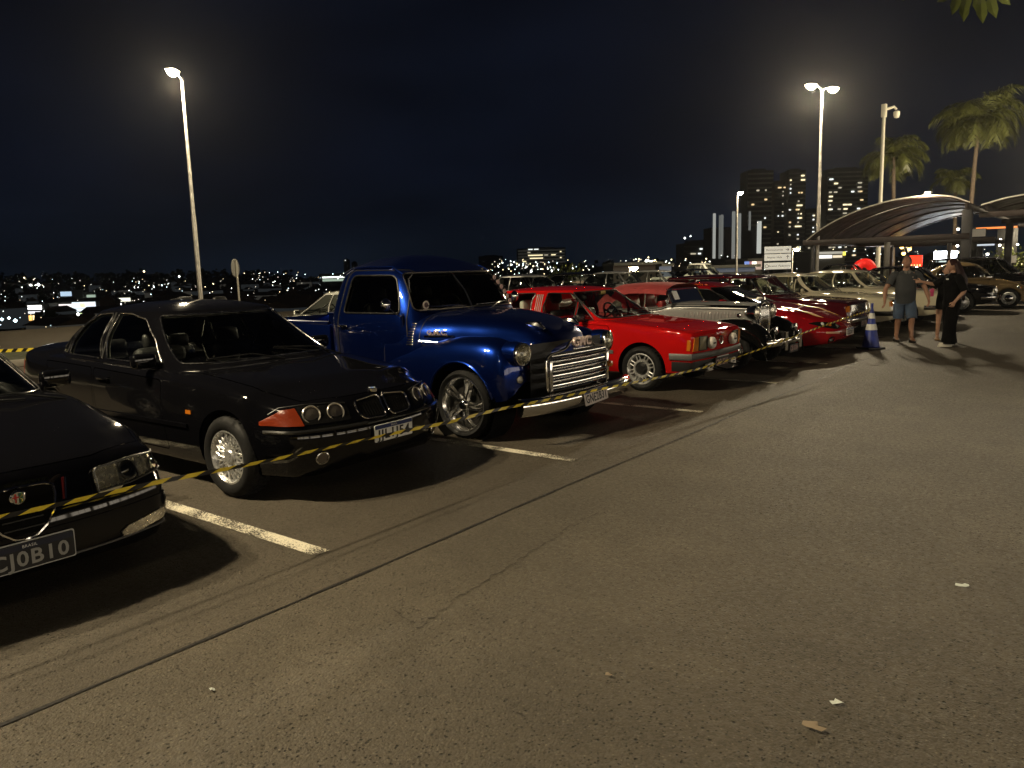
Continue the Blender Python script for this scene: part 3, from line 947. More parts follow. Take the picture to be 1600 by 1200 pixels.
# ---- black wedge-nosed saloon, nearest
def wedge_saloon():
    pm = paint('black_lacquer', (.0035, .0035, .0045), rough=.3, dust=.10)
    c = Car('parked_car', 'nearest black wedge-nosed saloon with a chrome shield grille, cut by the left edge', 'car', (-4.07, 1.36, 0), 0.0, FRONT)
    W = .88
    L = std_lines(W, [(0, .88), (-.3, .93), (-.9, .98), (-1.6, 1), (-3.4, 1), (-4.2, .95), (-4.555, .88)],
                  [(0, .715), (-.06, .735), (-.5, .80), (-1.2, .895), (-1.4, .93), (-3.6, .95), (-3.9, 1.0), (-4.45, 1.04), (-4.555, .98)],
                  [(0, .655), (-.1, .68), (-.6, .745), (-1.3, .84), (-2.5, .89), (-3.8, .93), (-4.4, .96), (-4.555, .9)],
                  [(0, .18), (-.4, .17), (-1.2, .18), (-4, .2), (-4.555, .30)], zf=(0, .02, .36, .66, 1.), yf=(.74, .93, .99, 1., .972, .9, .5, 0), z5=.55)
    b = Body(L, (1, 4), re=.035, wf=(-.6, pchip([.15, .3, .45, .52, .6, .75], [-.06, 0, 0, -.02, -.05, -.11]), .27, 2.6), wr=(-4.0, pchip([.2, 1.1], [0, 0]), .2, 2.5))
    c.lower(b, pm, [(-.93, .31, .365), (-3.59, .31, .36)],
            doors=[rounded([(-1.62, .27), (-1.58, .82), (-2.66, .87), (-2.66, .27)], .04), rounded([(-2.69, .27), (-2.69, .87), (-3.55, .90), (-3.45, .68), (-3.2, .5), (-3.14, .27)], .04)],
            hood=[(-.02, -.0), (-.02, .40), (-.10, .72), (-.5, .765), (-1.22, .775), (-1.22, 0)])
    cab = Cabin([(.86, -1.2, -3.95, .80), (1.05, -1.62, -3.75, .735), (1.32, -2.12, -3.3, .60)], 5.5, .065)
    c.cabin(cab, [('windscreen', cab.screen(.93, .93, 1.29)), ('rear_window', cab.screen(.9, .97, 1.27, True)),
                  ('w1', cab.from_side(rounded([(-1.72, .92), (-2.24, 1.28), (-2.62, 1.30), (-2.62, .93)], .03))),
                  ('w2', cab.from_side(rounded([(-2.70, .93), (-2.70, 1.30), (-3.2, 1.26), (-3.5, .97)], .03)))], pm, trim=CHROME_OLD, trim_r=.006)
    c.interior(-2.45, .90, .72, dash_x=-1.65)
    c.wheels((-.93, -3.59), .77, .31, .195, 'star', .205)
    c.mirror(-1.78, .80, .93, pm); c.handles((-2.5, -3.32), .79, pm)
    # shield grille
    sh = [(0, .405), (.05, .415), (.10, .455), (.145, .52), (.165, .585), (.165, .63), (.13, .645), (0, .65)]
    sh = sh + [(-y, z) for y, z in sh[::-1][1:-1]]
    g = c.patch('grille', sh, 'front', DARK, .006)
    MB().tube([c.front(y, z, .012) for y, z in dens(sh, .03)], .0075, 6, True).obj('grille_frame', CHROME, g)
    for z in (.46, .50, .54): MB().tube([c.front(y, z, .012) for y in np.linspace(-.09, .09, 5)], .004, 4).obj('slat', BLACK, g)
    bx = c.front(0, .60).x + .012
    bd = MB().lathe([(0, .010), (.03, .010), (.037, .004), (.037, -.01)], (bx, 0, .603), 'x', 28).obj('badge', CHROME, g)
    q = MB(); q.box((bx + .011, .011, .603), (.002, .018, .048)); q.obj('badge_field', mat('badge_green', (.02, .10, .06), .3), bd)
    q = MB(); q.box((bx + .0112, -.012, .603), (.002, .007, .044)); q.box((bx + .0112, -.012, .608), (.0025, .026, .008)); q.obj('badge_cross', mat('badge_red', (.4, .01, .01), .3), bd)
    q = MB()
    q.tube([(bx + .012, .011 + .006 * sin(t * 9), .585 + .036 * t) for t in np.linspace(0, 1, 9)], .0022, 5); q.obj('badge_serpent', mat('badge_gold', (.5, .4, .1), .3, .8), bd)
    for s in (1, -1):     # red and chrome flashes beside the shield
        MB().prism([c.front(s * y, z, .004) for y, z in ((.195, .55), (.203, .55), (.225, .65), (.215, .65))], (.006, 0, 0)).obj('grille_flash', mat('flash_red', (.10, .004, .005), .3), c.root)
        MB().prism([c.front(s * y, z, .004) for y, z in ((.206, .55), (.212, .55), (.236, .65), (.229, .65))], (.006, 0, 0)).obj('grille_flash', CHROME, c.root)
        # headlight
        P = [(s * .37, .545), (s * .37, .645), (s * .385, .66), (s * .60, .672), (s * .77, .66), (s * .80, .60), (s * .80, .575), (s * .55, .548)]
        P = P if s > 0 else P[::-1]
        h = c.patch('headlight', P, 'front', REFLECTOR, .004, .03)
        for yy in (.50, .615, .70): MB().tube([c.front(s * yy, z, .012) for z in np.linspace(.558, .66, 5)], .006, 5).obj('divider', CHROME_OLD, h)
        Q = c.lean(s * .557, .608, .002, .9)
        MB().lathe([(.052, -.01), (.052, .012), (.043, .014), (.038, 0)], (0, 0, 0), 'x', 24).xf(Q).obj('projector_ring', BLACK, h)
        MB().lathe([(0, .018), (.02, .014), (.038, .002)], (0, 0, 0), 'x', 18).xf(Q).obj('projector', mat('dark_lens', (.01, .01, .012), .03, coat=1), h)
        c.patch('lens', P, 'front', LAMPGLASS, .024, .004, h)
        MB().tube([c.front(p[0], p[1], .026) for p in dens(P, .04)], .005, 5, True).obj('lens_seal', BLACK, h)
        PA = [(s * .375, .515), (s * .375, .538), (s * .52, .545), (s * .50, .53)]
        c.patch('parking_light', PA if s > 0 else PA[::-1], 'front', mat('cream_lens', (.6, .55, .38), .2, coat=1), .012, .01, step=.03)
        PF = [(s * .47, .275), (s * .46, .30), (s * .50, .325), (s * .72, .352), (s * .755, .345), (s * .75, .30), (s * .55, .272)]
        c.patch('fog_light', PF if s > 0 else PF[::-1], 'front', REFLECTOR, .024, .04, step=.03)
    c.wrap('front_bumper', .275, .43, -1.15, 1.15, pm, .014, cx=-.9, r=3)
    c.wrap('lower_lip', .258, .268, -1.1, 1.1, mat('lip_grey', (.16, .155, .15), .3), .022, cx=-.9, r=3, n=40, nz=2, edge=.004)
    c.plate('CJ0B10', .0, .335, 0.03, bg=BLACK, fg=mat('plate_grey', (.34, .34, .32), .5), off=.03, band_m=mat('plate_navy', (.004, .007, .025), .5))
    p, M = c.plate('', .0, .335, .03, bg=mat('plate_rim', (.55, .55, .53), .4), band=False, off=.026, size=(.412, .142))
    c.wipers([((-1.25, .1), (-1.36, -.55)), ((-1.25, .75), (-1.36, .1))])
    return c


# ---- black executive saloon
def kidney_saloon():
    pm = paint('black_lacquer', (.0035, .0035, .0045), rough=.3, dust=.10)
    c = Car('parked_car', 'black executive saloon with twin kidney grilles and four round headlights', 'car', (-4.31, 3.99, 0), radians(1.5), FRONT)
    W = .90
    L = std_lines(W, [(0, .86), (-.25, .93), (-.6, .975), (-1.2, 1), (-3.4, 1), (-4.1, .965), (-4.5, .9), (-4.66, .84)],
                  [(0, .725), (-.1, .75), (-.5, .825), (-1.0, .89), (-1.45, .935), (-1.7, .945), (-3.7, .955), (-3.92, 1.0), (-4.53, 1.01), (-4.66, .93)],
                  [(0, .655), (-.2, .69), (-.6, .765), (-1.4, .855), (-2.5, .895), (-3.6, .93), (-4.3, .94), (-4.66, .86)],
                  [(0, .18), (-.5, .17), (-1.2, .18), (-4, .2), (-4.4, .26), (-4.66, .3)], z5=.55, yf=(.74, .92, .985, 1., .965, .87, .5, 0))
    b = Body(L, (1, 4), re=.05, wf=(-.7, pchip([.16, .33, .48, .56, .60, .72, .8], [-.09, -.015, 0, -.015, -.055, -.12, -.18]), .40, 2.6), wr=(-4.0, pchip([.2, .5, 1.1], [-.05, 0, -.04]), .25, 2.5))
    c.lower(b, pm, [(-.83, .306, .358), (-3.62, .306, .358)],
            doors=[rounded([(-1.64, .27), (-1.66, .84), (-2.755, .885), (-2.755, .27)], .04), rounded([(-2.785, .27), (-2.785, .885), (-3.68, .91), (-3.62, .75), (-3.38, .61), (-3.22, .42), (-3.19, .27)], .04)],
            hood=[(-.03, 0), (-.03, .33), (-.06, .60), (-.5, .72), (-1.27, .75), (-1.27, 0)],
            boot=[(-3.93, 0), (-3.93, .66), (-4.6, .66), (-4.6, 0)])
    cab = Cabin([(.87, -1.18, -3.97, .81), (1.08, -1.60, -3.79, .735), (1.355, -2.05, -3.32, .59)], 5., .078)
    ws = [('windscreen', cab.screen(.93, .95, 1.32)), ('rear_window', cab.screen(.88, .99, 1.31, True)),
          ('w1', cab.from_side(rounded([(-1.80, .94), (-2.0, 1.12), (-2.26, 1.29), (-2.52, 1.335), (-2.74, 1.34), (-2.70, .95)], .03))),
          ('w2', cab.from_side(rounded([(-2.80, .95), (-2.84, 1.34), (-3.1, 1.325), (-3.30, 1.24), (-3.44, .965)], .03))),
          ('w3', cab.from_side(rounded([(-3.49, .97), (-3.36, 1.22), (-3.52, 1.10), (-3.63, .975)], .02)))]
    c.cabin(cab, ws, pm, trim=CHROME_OLD, trim_r=.007, lining=PALE)
    for sg in (1, -1):   # bright door posts
        MB().tube([tuple(q * np.array([1, sg, 1])) for q in cab.pos(np.array(cab.from_side([(-2.77, .95), (-2.775, 1.15), (-2.79, 1.34)])), -.006)], .011, 6).obj('door_post', mat('satin_black', (.02, .02, .02), .3), c.root)
    c.interior(-2.5, .90, .74, dash_x=-1.62, hz=.17)
    c.wheels((-.83, -3.62), .79, .306, .225, 'mesh', .207, ALLOY)
    c.mirror(-1.86, .80, .95, pm); c.handles((-2.56, -3.5), .80, pm)
    c.sidestrip('side_moulding', -1.3, -3.15, lambda x: .50, pm, .022, .012)
    for sg in (-1, 1):
        P = [(-1.30, .60), (-1.30, .63), (-1.23, .63), (-1.23, .60)]
        c.patch('side_marker', P, 'side', AMBER, .006, .01, sg=sg)
    # kidneys
    for s in (-1, 1):
        K_ = rounded([(s * .022, .555), (s * .255, .565), (s * .268, .69), (s * .022, .712)], [.05, .05, .045, .03], 5)
        K_ = K_ if s > 0 else K_[::-1]
        g = c.patch('kidney_grille', K_, 'front', DARK, .004, .02)
        MB().tube([c.front(y, z, .014) for y, z in dens(K_, .03)], .0085, 6, True).obj('grille_frame', CHROME, g)
        for k in range(9):
            y = s * (.045 + k * .0255)
            MB().tube([c.front(y, z, .010) for z in np.linspace(.572, .695 - k * .002, 5)], .0042, 4).obj('slat', mat('slat_dark', (.03, .03, .03), .25, .6), g)
        # headlight panel: dark housing, two round lamps, amber corner lamp behind one glass
        H = [(s * .34, .575), (s * .325, .685), (s * .67, .70), (s * .67, .575)]
        h = c.patch('headlight', H if s > 0 else H[::-1], 'front', mat('lamp_dark', (.008, .008, .008), .2), .004, .03, step=.03)
        A = [(s * .68, .572), (s * .68, .69), (s * .75, .68), (s * .835, .60), (s * .84, .575)]
        c.patch('indicator', A if s > 0 else A[::-1], 'front', AMBER_DARK, .012, .03, h, step=.022)
        for yy in (.43, .60):
            Q = c.lean(s * yy, .637, .006, .95)
            MB().lathe([(.064, -.01), (.068, .004), (.064, .008), (.057, .004), (.056, -.004)], (0, 0, 0), 'x', 28).xf(Q).obj('lamp_ring', mat('lamp_ring', (.55, .52, .46), .25, .7), h)
            MB().lathe([(0, .010), (.03, .007), (.057, .0)], (0, 0, 0), 'x', 24).xf(Q).obj('lamp_glass', mat('lamp_bowl', (.16, .14, .12), .08, .6, coat=1), h)
        MB().tube([c.front(s * y, z, .012) for y, z in ((.335, .69), (.40, .70), (.62, .708), (.745, .695), (.80, .65))], .005, 5).obj('lamp_seal', BLACK, h)
        F = half_moon(s * .585, .325, .042)
        f = c.patch('fog_light', F if s > 0 else F, 'front', mat('lamp_bowl', (.16, .14, .12), .08, .6, coat=1), .006, .02)
        MB().tube([c.front(y, z, .012) for y, z in F], .005, 5, True).obj('fog_ring', CHROME_OLD, f)
    c.wrap('front_bumper', .36, .545, -1.22, 1.22, pm, .016, cx=-.75, r=3)
    c.wrap('bumper_strip', .52, .545, -1.2, 1.2, mat('strip_grey', (.03, .03, .03), .18, .5), .022, cx=-.75, r=3, nz=2, edge=.004)
    c.wrap('rear_bumper', .36, .56, pi - 1.4, pi + 1.4, pm, .016, cx=-3.9, r=3)
    p = c.top(-.185, 0, .004)
    bd = MB().lathe([(0, .010), (.030, .010), (.041, .006), (.041, -.02)], p, 'z', 26).obj('badge', CHROME, c.hood)
    for k in range(4):
        q = MB(); q.prism([p + Vector((0, 0, .0105))] + [p + Vector((.027 * cos(t), .027 * sin(t), .0105)) for t in np.linspace(k * pi / 2, (k + 1) * pi / 2, 6)], (0, 0, .0008))
        q.obj('badge_quarter', mat('badge_blue', (.02, .10, .4), .3) if k % 2 else WHITE, bd, 0)
    c.plate('JJL1J54', 0, .44, .02, off=.03)
    c.wipers([((-1.30, .05), (-1.45, -.60)), ((-1.30, .68), (-1.45, .05))])
    for s in (-1, 1):
        T = [(s * .58, .70), (s * .80, .70), (s * .80, .86), (s * .58, .88)]
        c.patch('tail_light', T if s > 0 else T[::-1], 'rear', REDLENS, .01, .02)
    return c


# ---- blue pick-up
def pickup():
    pm = paint('blue_metallic', (.0035, .016, .125), .88, .30, .05)
    c = Car('pickup_truck', 'deep blue metallic vintage pickup with chrome bar grille and split windscreen', 'pickup truck', (-4.08, 6.42, 0), radians(-1.2), FRONT)
    # bonnet
    top = [(-.20, .95), (-.26, 1.02), (-.45, 1.105), (-.9, 1.185), (-1.4, 1.222), (-1.95, 1.23)]
    hw = pchip([-1.95, -1.45, -1.0, -.6, -.3, -.2], [.885, .875, .72, .56, .43, .38]); tz = pchip(*zip(*top)); bz = pchip([-1.95, -.7, -.2], [.62, .66, .70])
    X = [-.20, -.26, -.45, -.7, -.9, -1.2, -1.6, -1.95]; L = []
    for yf, zf in ((1.03, 0), (1.03, .35), (1.0, .62), (.90, .84), (.68, .955), (.35, .995), (0, 1)):
        L.append([(x, float(hw(x)) * yf, float(bz(x)) + (float(tz(x)) - float(bz(x))) * zf) for x in X])
    h = Body(L, (0, 3), re=.10, ref=.01, wf=(-.8, pchip([.6, 1.2], [.04, -.02]), .25, 2.))
    h.build(); mb = MB()
    for sg in (1, -1): mb.add(h.mb('body', sg).v, h.mb('body', sg).f); c.skin(h.P3 * np.array([1, sg, 1]), h.out['body'])
    for v, f in h.caps: mb.add(v, f); c.skin(v, f)
    bon = mb.obj('bonnet', pm, c.root, 40, weld=2e-4); c.hood = bon
    # cab: lower body and greenhouse in one shell
    cab = Cabin([(.36, -1.40, -3.00, .82), (.62, -1.40, -3.05, .885), (1.02, -1.43, -3.05, .91), (1.16, -1.47, -3.04, .895), (1.3, -1.53, -3.01, .86), (1.5, -1.66, -2.95, .80), (1.62, -1.78, -2.88, .76), (1.70, -1.92, -2.78, .70)], 6.5, .13, pr=4.5, cexp=2.0)
    sw = rounded([(-1.71, 1.21), (-1.86, 1.60), (-2.54, 1.61), (-2.60, 1.21)], [.05, .09, .09, .05])
    dr = rounded([(-1.62, .44), (-1.62, 1.14), (-1.79, 1.655), (-2.62, 1.665), (-2.70, 1.14), (-2.70, .44)], [.05, .02, .10, .10, .02, .05])
    c.cabin(cab, [('windscreen', cab.screen(.91, 1.235, 1.615, r=.07, k1=.92)), ('rear_window', cab.screen(.62, 1.3, 1.58, True, .07)), ('w1', cab.from_side(sw))], pm, frame_name='cab', glass_m=TINT, trim=BLACK, trim_r=.010, inset=.014)
    MBt = []
    for sg in (-1, 1):   # raised door edge, bright reveal of the glass
        q = cab.pos(np.array(dens(cab.from_side(dr), .06)), -.001) * np.array([1, sg, 1])
        d = MB().tube([tuple(p) for p in q], .0075, 5, True).obj('door_seam', mat('seam_black', (.002, .002, .004), .6), c.root)
        q = cab.pos(np.array(dens(cab.from_side(shrink(dr, .05)), .06)), -.004) * np.array([1, sg, 1])
        k = [tuple(p) for p in q if p[2] > 1.13]
    for sg in (-1, 1):
        p = c.side(-2.60, 1.07, sg); o = MB().box((-2.57, p.y + sg * .035, 1.07), (.15, .02, .026), .009); o.cyl((-2.635, p.y - sg * .01, 1.07), (-2.635, p.y + sg * .04, 1.07), .018, 10); o.obj('door_handle', CHROME, c.root)
        # louvred vent on the cowl side, name plate on the bonnet side
        v = MB()
        for k in range(9):
            z = .90 + k * .026; q = c.side(-1.55, z, sg)
            v.box((-1.55, q.y + sg * .004, z), (.085, .016, .012), .004, Matrix.Rotation(sg * .35, 3, 'X'))
        v.obj('cowl_vent', mat('vent_chrome', (.55, .57, .62), .15, 1.), c.root)
        # round mirror on an arm
        q = c.side(-1.70, 1.18, sg); e = q + Vector((-.02, sg * .17, .13))
        m = MB().tube([q, q + Vector((-.01, sg * .07, .04)), e], .008, 6).obj('mirror_arm', CHROME, c.root)
        MB().lathe([(0, .035), (.03, .032), (.058, .014), (.066, -.004), (.06, -.01), (0, -.008)], e, 'x', 24).obj('mirror_head', CHROME, m)
    # bonnet seams, centre strip, rain gutters
    SEAM_M = mat('seam_black', (.002, .002, .004), .6)
    for sg in (1, -1):
        MB().tube([c.side(x, float(bz(x)) + .12 + .16 * max(0, (-x - .5) / 1.0), sg, .001) for x in np.linspace(-.45, -1.40, 14)], .006, 5).obj('bonnet_seam', SEAM_M, bon)
        MB().tube([c.side(-1.44, z, sg, .001) for z in np.linspace(.92, 1.10, 6)] + [c.top(-1.44, sg * y, .001) for y in (.74, .66, .5, .3)], .005, 5).obj('cowl_seam', SEAM_M, c.root)
        MB().tube([c.side(x, z, sg, .006) for x, z in ((-1.44, .94), (-1.2, .925), (-.95, .91))], .008, 5).obj('bonnet_flash', CHROME, bon)
        gq = cab.pos(np.array(dens(cab.from_side([(-1.82, 1.60), (-1.98, 1.68), (-2.3, 1.69), (-2.60, 1.68), (-2.78, 1.60)]), .06, False)), -.012) * np.array([1, sg, 1])
        MB().tube([tuple(p) for p in gq], .011, 6).obj('rain_gutter', pm, c.root)
    MB().tube([c.top(x, 0, .003) for x in np.linspace(-.3, -1.38, 16)], .008, 5).obj('bonnet_strip', pm, bon)
    # side emblem: bar and letters
    for sg in (-1, 1):
        q = c.side(-1.22, .985, sg, .006)
        nb = MB()
        for x in np.linspace(-1.36, -1.08, 2): pass
        a, b2 = c.side(-1.38, .985, sg, .006), c.side(-1.06, .985, sg, .006)
        nb.tube([a, a.lerp(b2, .5) + Vector((0, sg * .004, 0)), b2], .011, 6)
        nb = nb.obj('side_emblem', CHROME, bon)
        d = (b2 - a).normalized() * (1 if sg < 0 else -1); nrm = Vector((0, sg, 0)); nrm = (nrm - d * nrm.dot(d)).normalized(); upv = nrm.cross(d)
        o = a.lerp(b2, .45) + Vector((0, sg * .006, .037)); M = Matrix(((d.x, upv.x, nrm.x, o.x), (d.y, upv.y, nrm.y, o.y), (d.z, upv.z, nrm.z, o.z), (0, 0, 0, 1)))
        text_mesh('G.M.C.', .062, M, mat('badge_bright', (.80, .62, .54), .3, .55), parent=nb, depth=.004, bold=.002, sx=1.15)
    # the split windscreen post, frame, decals, wipers
    wsd = [float(cab.fx(z)) for z in (1.235, 1.42, 1.615)]
    MB().tube([(wsd[0] + .012, 0, 1.23), (wsd[1] + .012, 0, 1.42), (wsd[2] + .008, 0, 1.60)], .011, 6).obj('windscreen_post', CHROME, c.root)
    lp = cab.loops['windscreen']; run = [p for p in lp if p[0] > 1e-6]
    q = cab.pos(np.array(run), -.012)
    MB().tube([tuple(p) for p in q] + [(p[0], -p[1], p[2]) for p in q[::-1]], .0085, 6, True).obj('windscreen_trim', mat('trim_bronze', (.42, .38, .32), .2, 1.), c.root)

    def screen_pt(y, z, off=.006): 
        hh = c.cast((1, y, z), (-1, 0, 0)); return (hh or Vector((-1.6, y, z))) + Vector((off, 0, .0))
    ds = MB().lathe([(0, .003), (.045, .003), (.045, 0)], screen_pt(-.66, 1.29, .012), 'x', 24).obj('round_sticker', mat('sticker_cream', (.6, .52, .45), .5), c.root)
    MB().lathe([(0, .005), (.028, .005)], screen_pt(-.66, 1.29, .012), 'x', 20).obj('sticker_print', mat('sticker_dark', (.06, .02, .02), .5), ds)
    for k in range(6):
        z = 1.27 + k * .055; MB().lathe([(0, .003), (.028, .003), (.028, 0)], screen_pt(.735 - .01 * k, z, .014), 'x', 14).obj('round_sticker', mat('sticker_pink', (.5, .33, .30), .5), c.root)
    for y0, y1, s in ((-.16, -.52, 1), (.16, .52, 1)):
        a = Vector((-1.36, y0, 1.215)); b = MB(); e = screen_pt(y1, 1.27, .02)
        b.tube([a, a.lerp(e, .5) + Vector((.05, 0, .04)), e], .006, 5); b.tube([screen_pt(y0 * .5, 1.26, .016), e, screen_pt(y1 * 1.25, 1.28, .016)], .006, 5); b.obj('wiper', CHROME_OLD, c.root)
    c.interior(-2.5, 1.17, .74, rear=False, dash_x=-1.8, hz=.22)
    # front wings
    for sg in (1, -1):
        X = np.linspace(-.26, -2.0, 20)
        zt = pchip([-.26, -.30, -.4, -.6, -.85, -1.2, -1.6, -2.0], [.80, .88, .95, .995, .995, .955, .89, .81])
        yo = pchip([-.26, -.32, -.42, -.65, -1.0, -1.5, -2.0], [.86, .90, .94, .965, .965, .945, .915]); yi = pchip([-.26, -.4, -.8, -2.0], [.52, .48, .50, .58])
        zb = pchip([-.26, -.35, -2.0], [.42, .40, .40])
        L = []
        for (a, k) in ((0., .30), (0.02, .72), (.22, .93), (.5, 1.0), (.80, .93), (.955, .72), (1., .42), (.985, .15), (.95, 0.)):
            L.append([(x, float(yi(x)) + (float(yo(x)) - float(yi(x))) * a, float(zb(x)) + (float(zt(x)) - float(zb(x))) * k) for x in X])
        w = Body(L, (8, 5), re=.10, ref=.02, center=False, dx=.06)
        # side lookups run down from line 5 to line 8
        arc = [(-.84 + .405 * cos(a), .36 + .40 * sin(a)) for a in np.linspace(-.1, pi + .1, 26)]
        arc = [(arc[0][0], .36)] + arc + [(arc[-1][0], .36)]
        D = []
        for x, z in arc:
            vs = np.linspace(5, 8, 60); qq = w.yz(np.full(60, x), vs); D.append((x, float(np.interp(-z, -qq[:, 1], vs)) * w.VS))
        D[0] = (D[0][0], 8.05 * w.VS); D[-1] = (D[-1][0], 8.05 * w.VS)
        w.build([D]); m = w.mb('body', sg)
        v, f = w.caps[0]; m.add(v * np.array([1, sg, 1]), f)
        m.obj('front_wing', pm, c.root, 40, weld=2e-4)
        c.skin(w.P3 * np.array([1, sg, 1]), w.out['body']); c.skin(w.caps[0][0] * np.array([1, sg, 1]), w.caps[0][1])
        # flat apron of the wing towards the bonnet
        lip = [(x, sg * 1.0, z) for x, z in arc[1:-1]]
        MB().tube([c.side(x, z + .004, sg, .002) for x, z in arc[2:-2]], .012, 6).obj('wheel_lip', pm, c.root)
        MB().lathe([(.43, -.0), (.43, .34), (.0, .34)], (-.84, sg * .93 if sg < 0 else .59, .36), 'y', 26).obj('wheel_housing', DARK, c.root)
    # nose panel filling between the wings behind the grille
    P = MB(); P.grid(lambda u, v: Vector((-.20 - .02 * abs(2 * u - 1)**2, -.62 + 1.24 * u, .40 + v * .52)), 8, 4); P.obj('nose_panel', mat('nose_black', (.002, .002, .003), .4), c.root)
    c.skin([(-.16, -.62, .4), (-.16, .62, .4), (-.16, .62, .92), (-.16, -.62, .92)], [(0, 1, 2, 3)])
    # grille: frame, uprights, four chrome bars each with a lower lip
    G = [(-.52, .42), (-.55, .76), (-.50, .815), (-.25, .85), (-.16, .93), (.16, .93), (.25, .85), (.50, .815), (.55, .76), (.52, .42)]
    gx = lambda y: -.06 - .10 * abs(y)**2
    g = MB().tube([(gx(y), y, z) for y, z in dens(rounded(G, .04, 4), .05, False)], .012, 6).obj('grille', CHROME, c.root)
    for k, z in enumerate((.76, .665, .57, .475)):
        w_ = .47; b = MB()
        pr = [(0, -.030), (.03, -.024), (.046, 0.0), (.032, .020), (0, .026)]
        n = 22; v = []
        for i in range(n + 1):
            y = -w_ + 2 * w_ * i / n
            for dx, dz in pr: v.append((gx(y) - .02 + dx, y, z + dz))
        b.add(v, [(i * 5 + j, (i + 1) * 5 + j, (i + 1) * 5 + j + 1, i * 5 + j + 1) for i in range(n) for j in range(4)])
        b.obj('grille_bar', CHROME, g, 60)
        MB().tube([(gx(y) + .012, y, z + .042) for y in np.linspace(-w_, w_, 12)], .005, 5).obj('grille_bead', CHROME, g)
    for s in (-1, 1):
        MB().box((gx(.5) + .01, s * .50, .60), (.05, .05, .36), .018).obj('grille_upright', CHROME, g)
        MB().lathe([(0, .02), (.028, .016), (.032, 0), (.032, -.02)], (gx(.5) + .06, s * .50, .63 if s > 0 else -9), 'x', 14).obj('side_lamp', AMBER, g) if s > 0 else None
        round_lamp(c, s * .745, .845, .098, CHROME, .02, x=-.225)
        MB().lathe([(.112, -.12), (.118, -.03), (.113, .03), (.108, .03)], (-.26, s * .745, .845), 'x', 28).obj('headlight_pod', pm, c.root)
        MB().lathe([(0, .022), (.02, .018), (.034, 0.004), (.038, -.03)], (-.25, s * .735, .60), 'x', 18).obj('indicator', mat('clear_plastic', (.35, .33, .28), .1, coat=1), c.root)
        MB().lathe([(0, .0), (.05, .0), (.055, .01)], (-.3, s * .36, 1.0), 'x', 8) if False else None
        # bright intake scoop on the bonnet nose
        q = c.top(-.40, s * .30, .0); MB().tube([q + Vector((-.16, 0, .012)), q + Vector((-.06, 0, .02)), q + Vector((.05, 0, .012)), q + Vector((.12, 0, -.02))], [.008, .032, .040, .012], 8).obj('bonnet_lamp', CHROME, bon)
    # badge letters on the nose
    bp = MB().box((-.03, 0, .845), (.02, .34, .022), .008).obj('nose_badge', CHROME, g)
    for ch, y, a in (('G', -.105, .05), ('M', 0, 0), ('C', .11, -.05)):
        M = Matrix.Translation((-.045, y, .905)) @ Matrix(((0, 0, 1, 0), (1, 0, 0, 0), (0, 1, 0, 0), (0, 0, 0, 1)))
        text_mesh(ch, .115, M, mat('badge_bright', (.80, .62, .54), .3, .55), parent=bp, depth=.014, sx=1.15, bold=.006, name='badge_letter')
    # bumper
    n = 40; v = []; pr = [(-.05, -.085), (.0, -.085), (.022, -.045), (.03, 0), (.022, .045), (0, .075), (-.04, .08)]
    for i in range(n + 1):
        y = -.95 + 1.9 * i / n; xb = .06 - .16 * abs(y)**3
        for dx, dz in pr: v.append((xb + dx, y, .375 + dz))
    m = len(pr)
    bm_ = MB().add(v, [(i * m + j, (i + 1) * m + j, (i + 1) * m + j + 1, i * m + j + 1) for i in range(n) for j in range(m - 1)] + [tuple(range(m)), tuple(range(n * m, n * m + m))]).obj('front_bumper', CHROME, c.root, 50)
    for s in (-1, 1): MB().box((-.06, s * .4, .36), (.2, .06, .08), .01).obj('bumper_bracket', BLACK, bm_)
    p, M = c.plate('GNE2B31', .02, .375, -.12, x=.10, off=0., roll=.06, bg=mat('plate_cream', (.62, .55, .50), .45), size=(.41, .145))
    # running boards, bed, rear wings, tailgate
    for s in (-1, 1):
        MB().box((-2.55, s * .87, .385), (1.55, .22, .05), .02).obj('running_board', pm, c.root)
        MB().box((-4.0, s * .72, .80), (1.9, .05, .52), .015).obj('bed_side', pm, c.root)
        MB().tube([(-3.08, s * .72, 1.07), (-4.95, s * .72, 1.07)], .028, 8).obj('bed_rail', pm, c.root)
        X = np.linspace(-3.35, -4.75, 16); L = []
        zt = pchip([-3.35, -3.6, -4.05, -4.5, -4.75], [.50, .80, .93, .80, .55]); yo = pchip([-3.35, -3.7, -4.05, -4.5, -4.75], [.84, .95, .975, .94, .84])
        for a, k in ((0, .5), (.3, .92), (.6, 1), (.9, .85), (1, .5), (.98, .12), (.95, 0)):
            L.append([(x, .74 + (float(yo(x)) - .74) * a, .36 + (float(zt(x)) - .36) * k) for x in X])
        w = Body(L, (6, 3), re=.05, center=False, dx=.07)
        arc = [(-4.05 + .42 * cos(a), .40 + .40 * sin(a)) for a in np.linspace(0, pi, 22)]; D = []
        for x, z in arc:
            vs = np.linspace(3, 6, 60); qq = w.yz(np.full(60, x), vs); D.append((x, float(np.interp(-z, -qq[:, 1], vs)) * w.VS))
        D = [(D[0][0], 6.05 * w.VS)] + D + [(D[-1][0], 6.05 * w.VS)]
        w.build([D]); w.mb('body', s).obj('rear_wing', pm, c.root, 40, weld=2e-4)
    MB().box((-4.0, 0, .62), (1.84, 1.38, .05)).obj('bed_floor', mat('bed_wood', (.06, .035, .02), .6, noise=(8, .4)), c.root)
    MB().box((-4.94, 0, .82), (.05, 1.42, .50), .015).obj('tailgate', pm, c.root)
    MB().box((-3.09, 0, .82), (.05, 1.42, .50), .015).obj('bed_front', pm, c.root)
    MB().box((-2.6, 0, .40), (4.3, .9, .22), .03).obj('chassis', DARK, c.root)
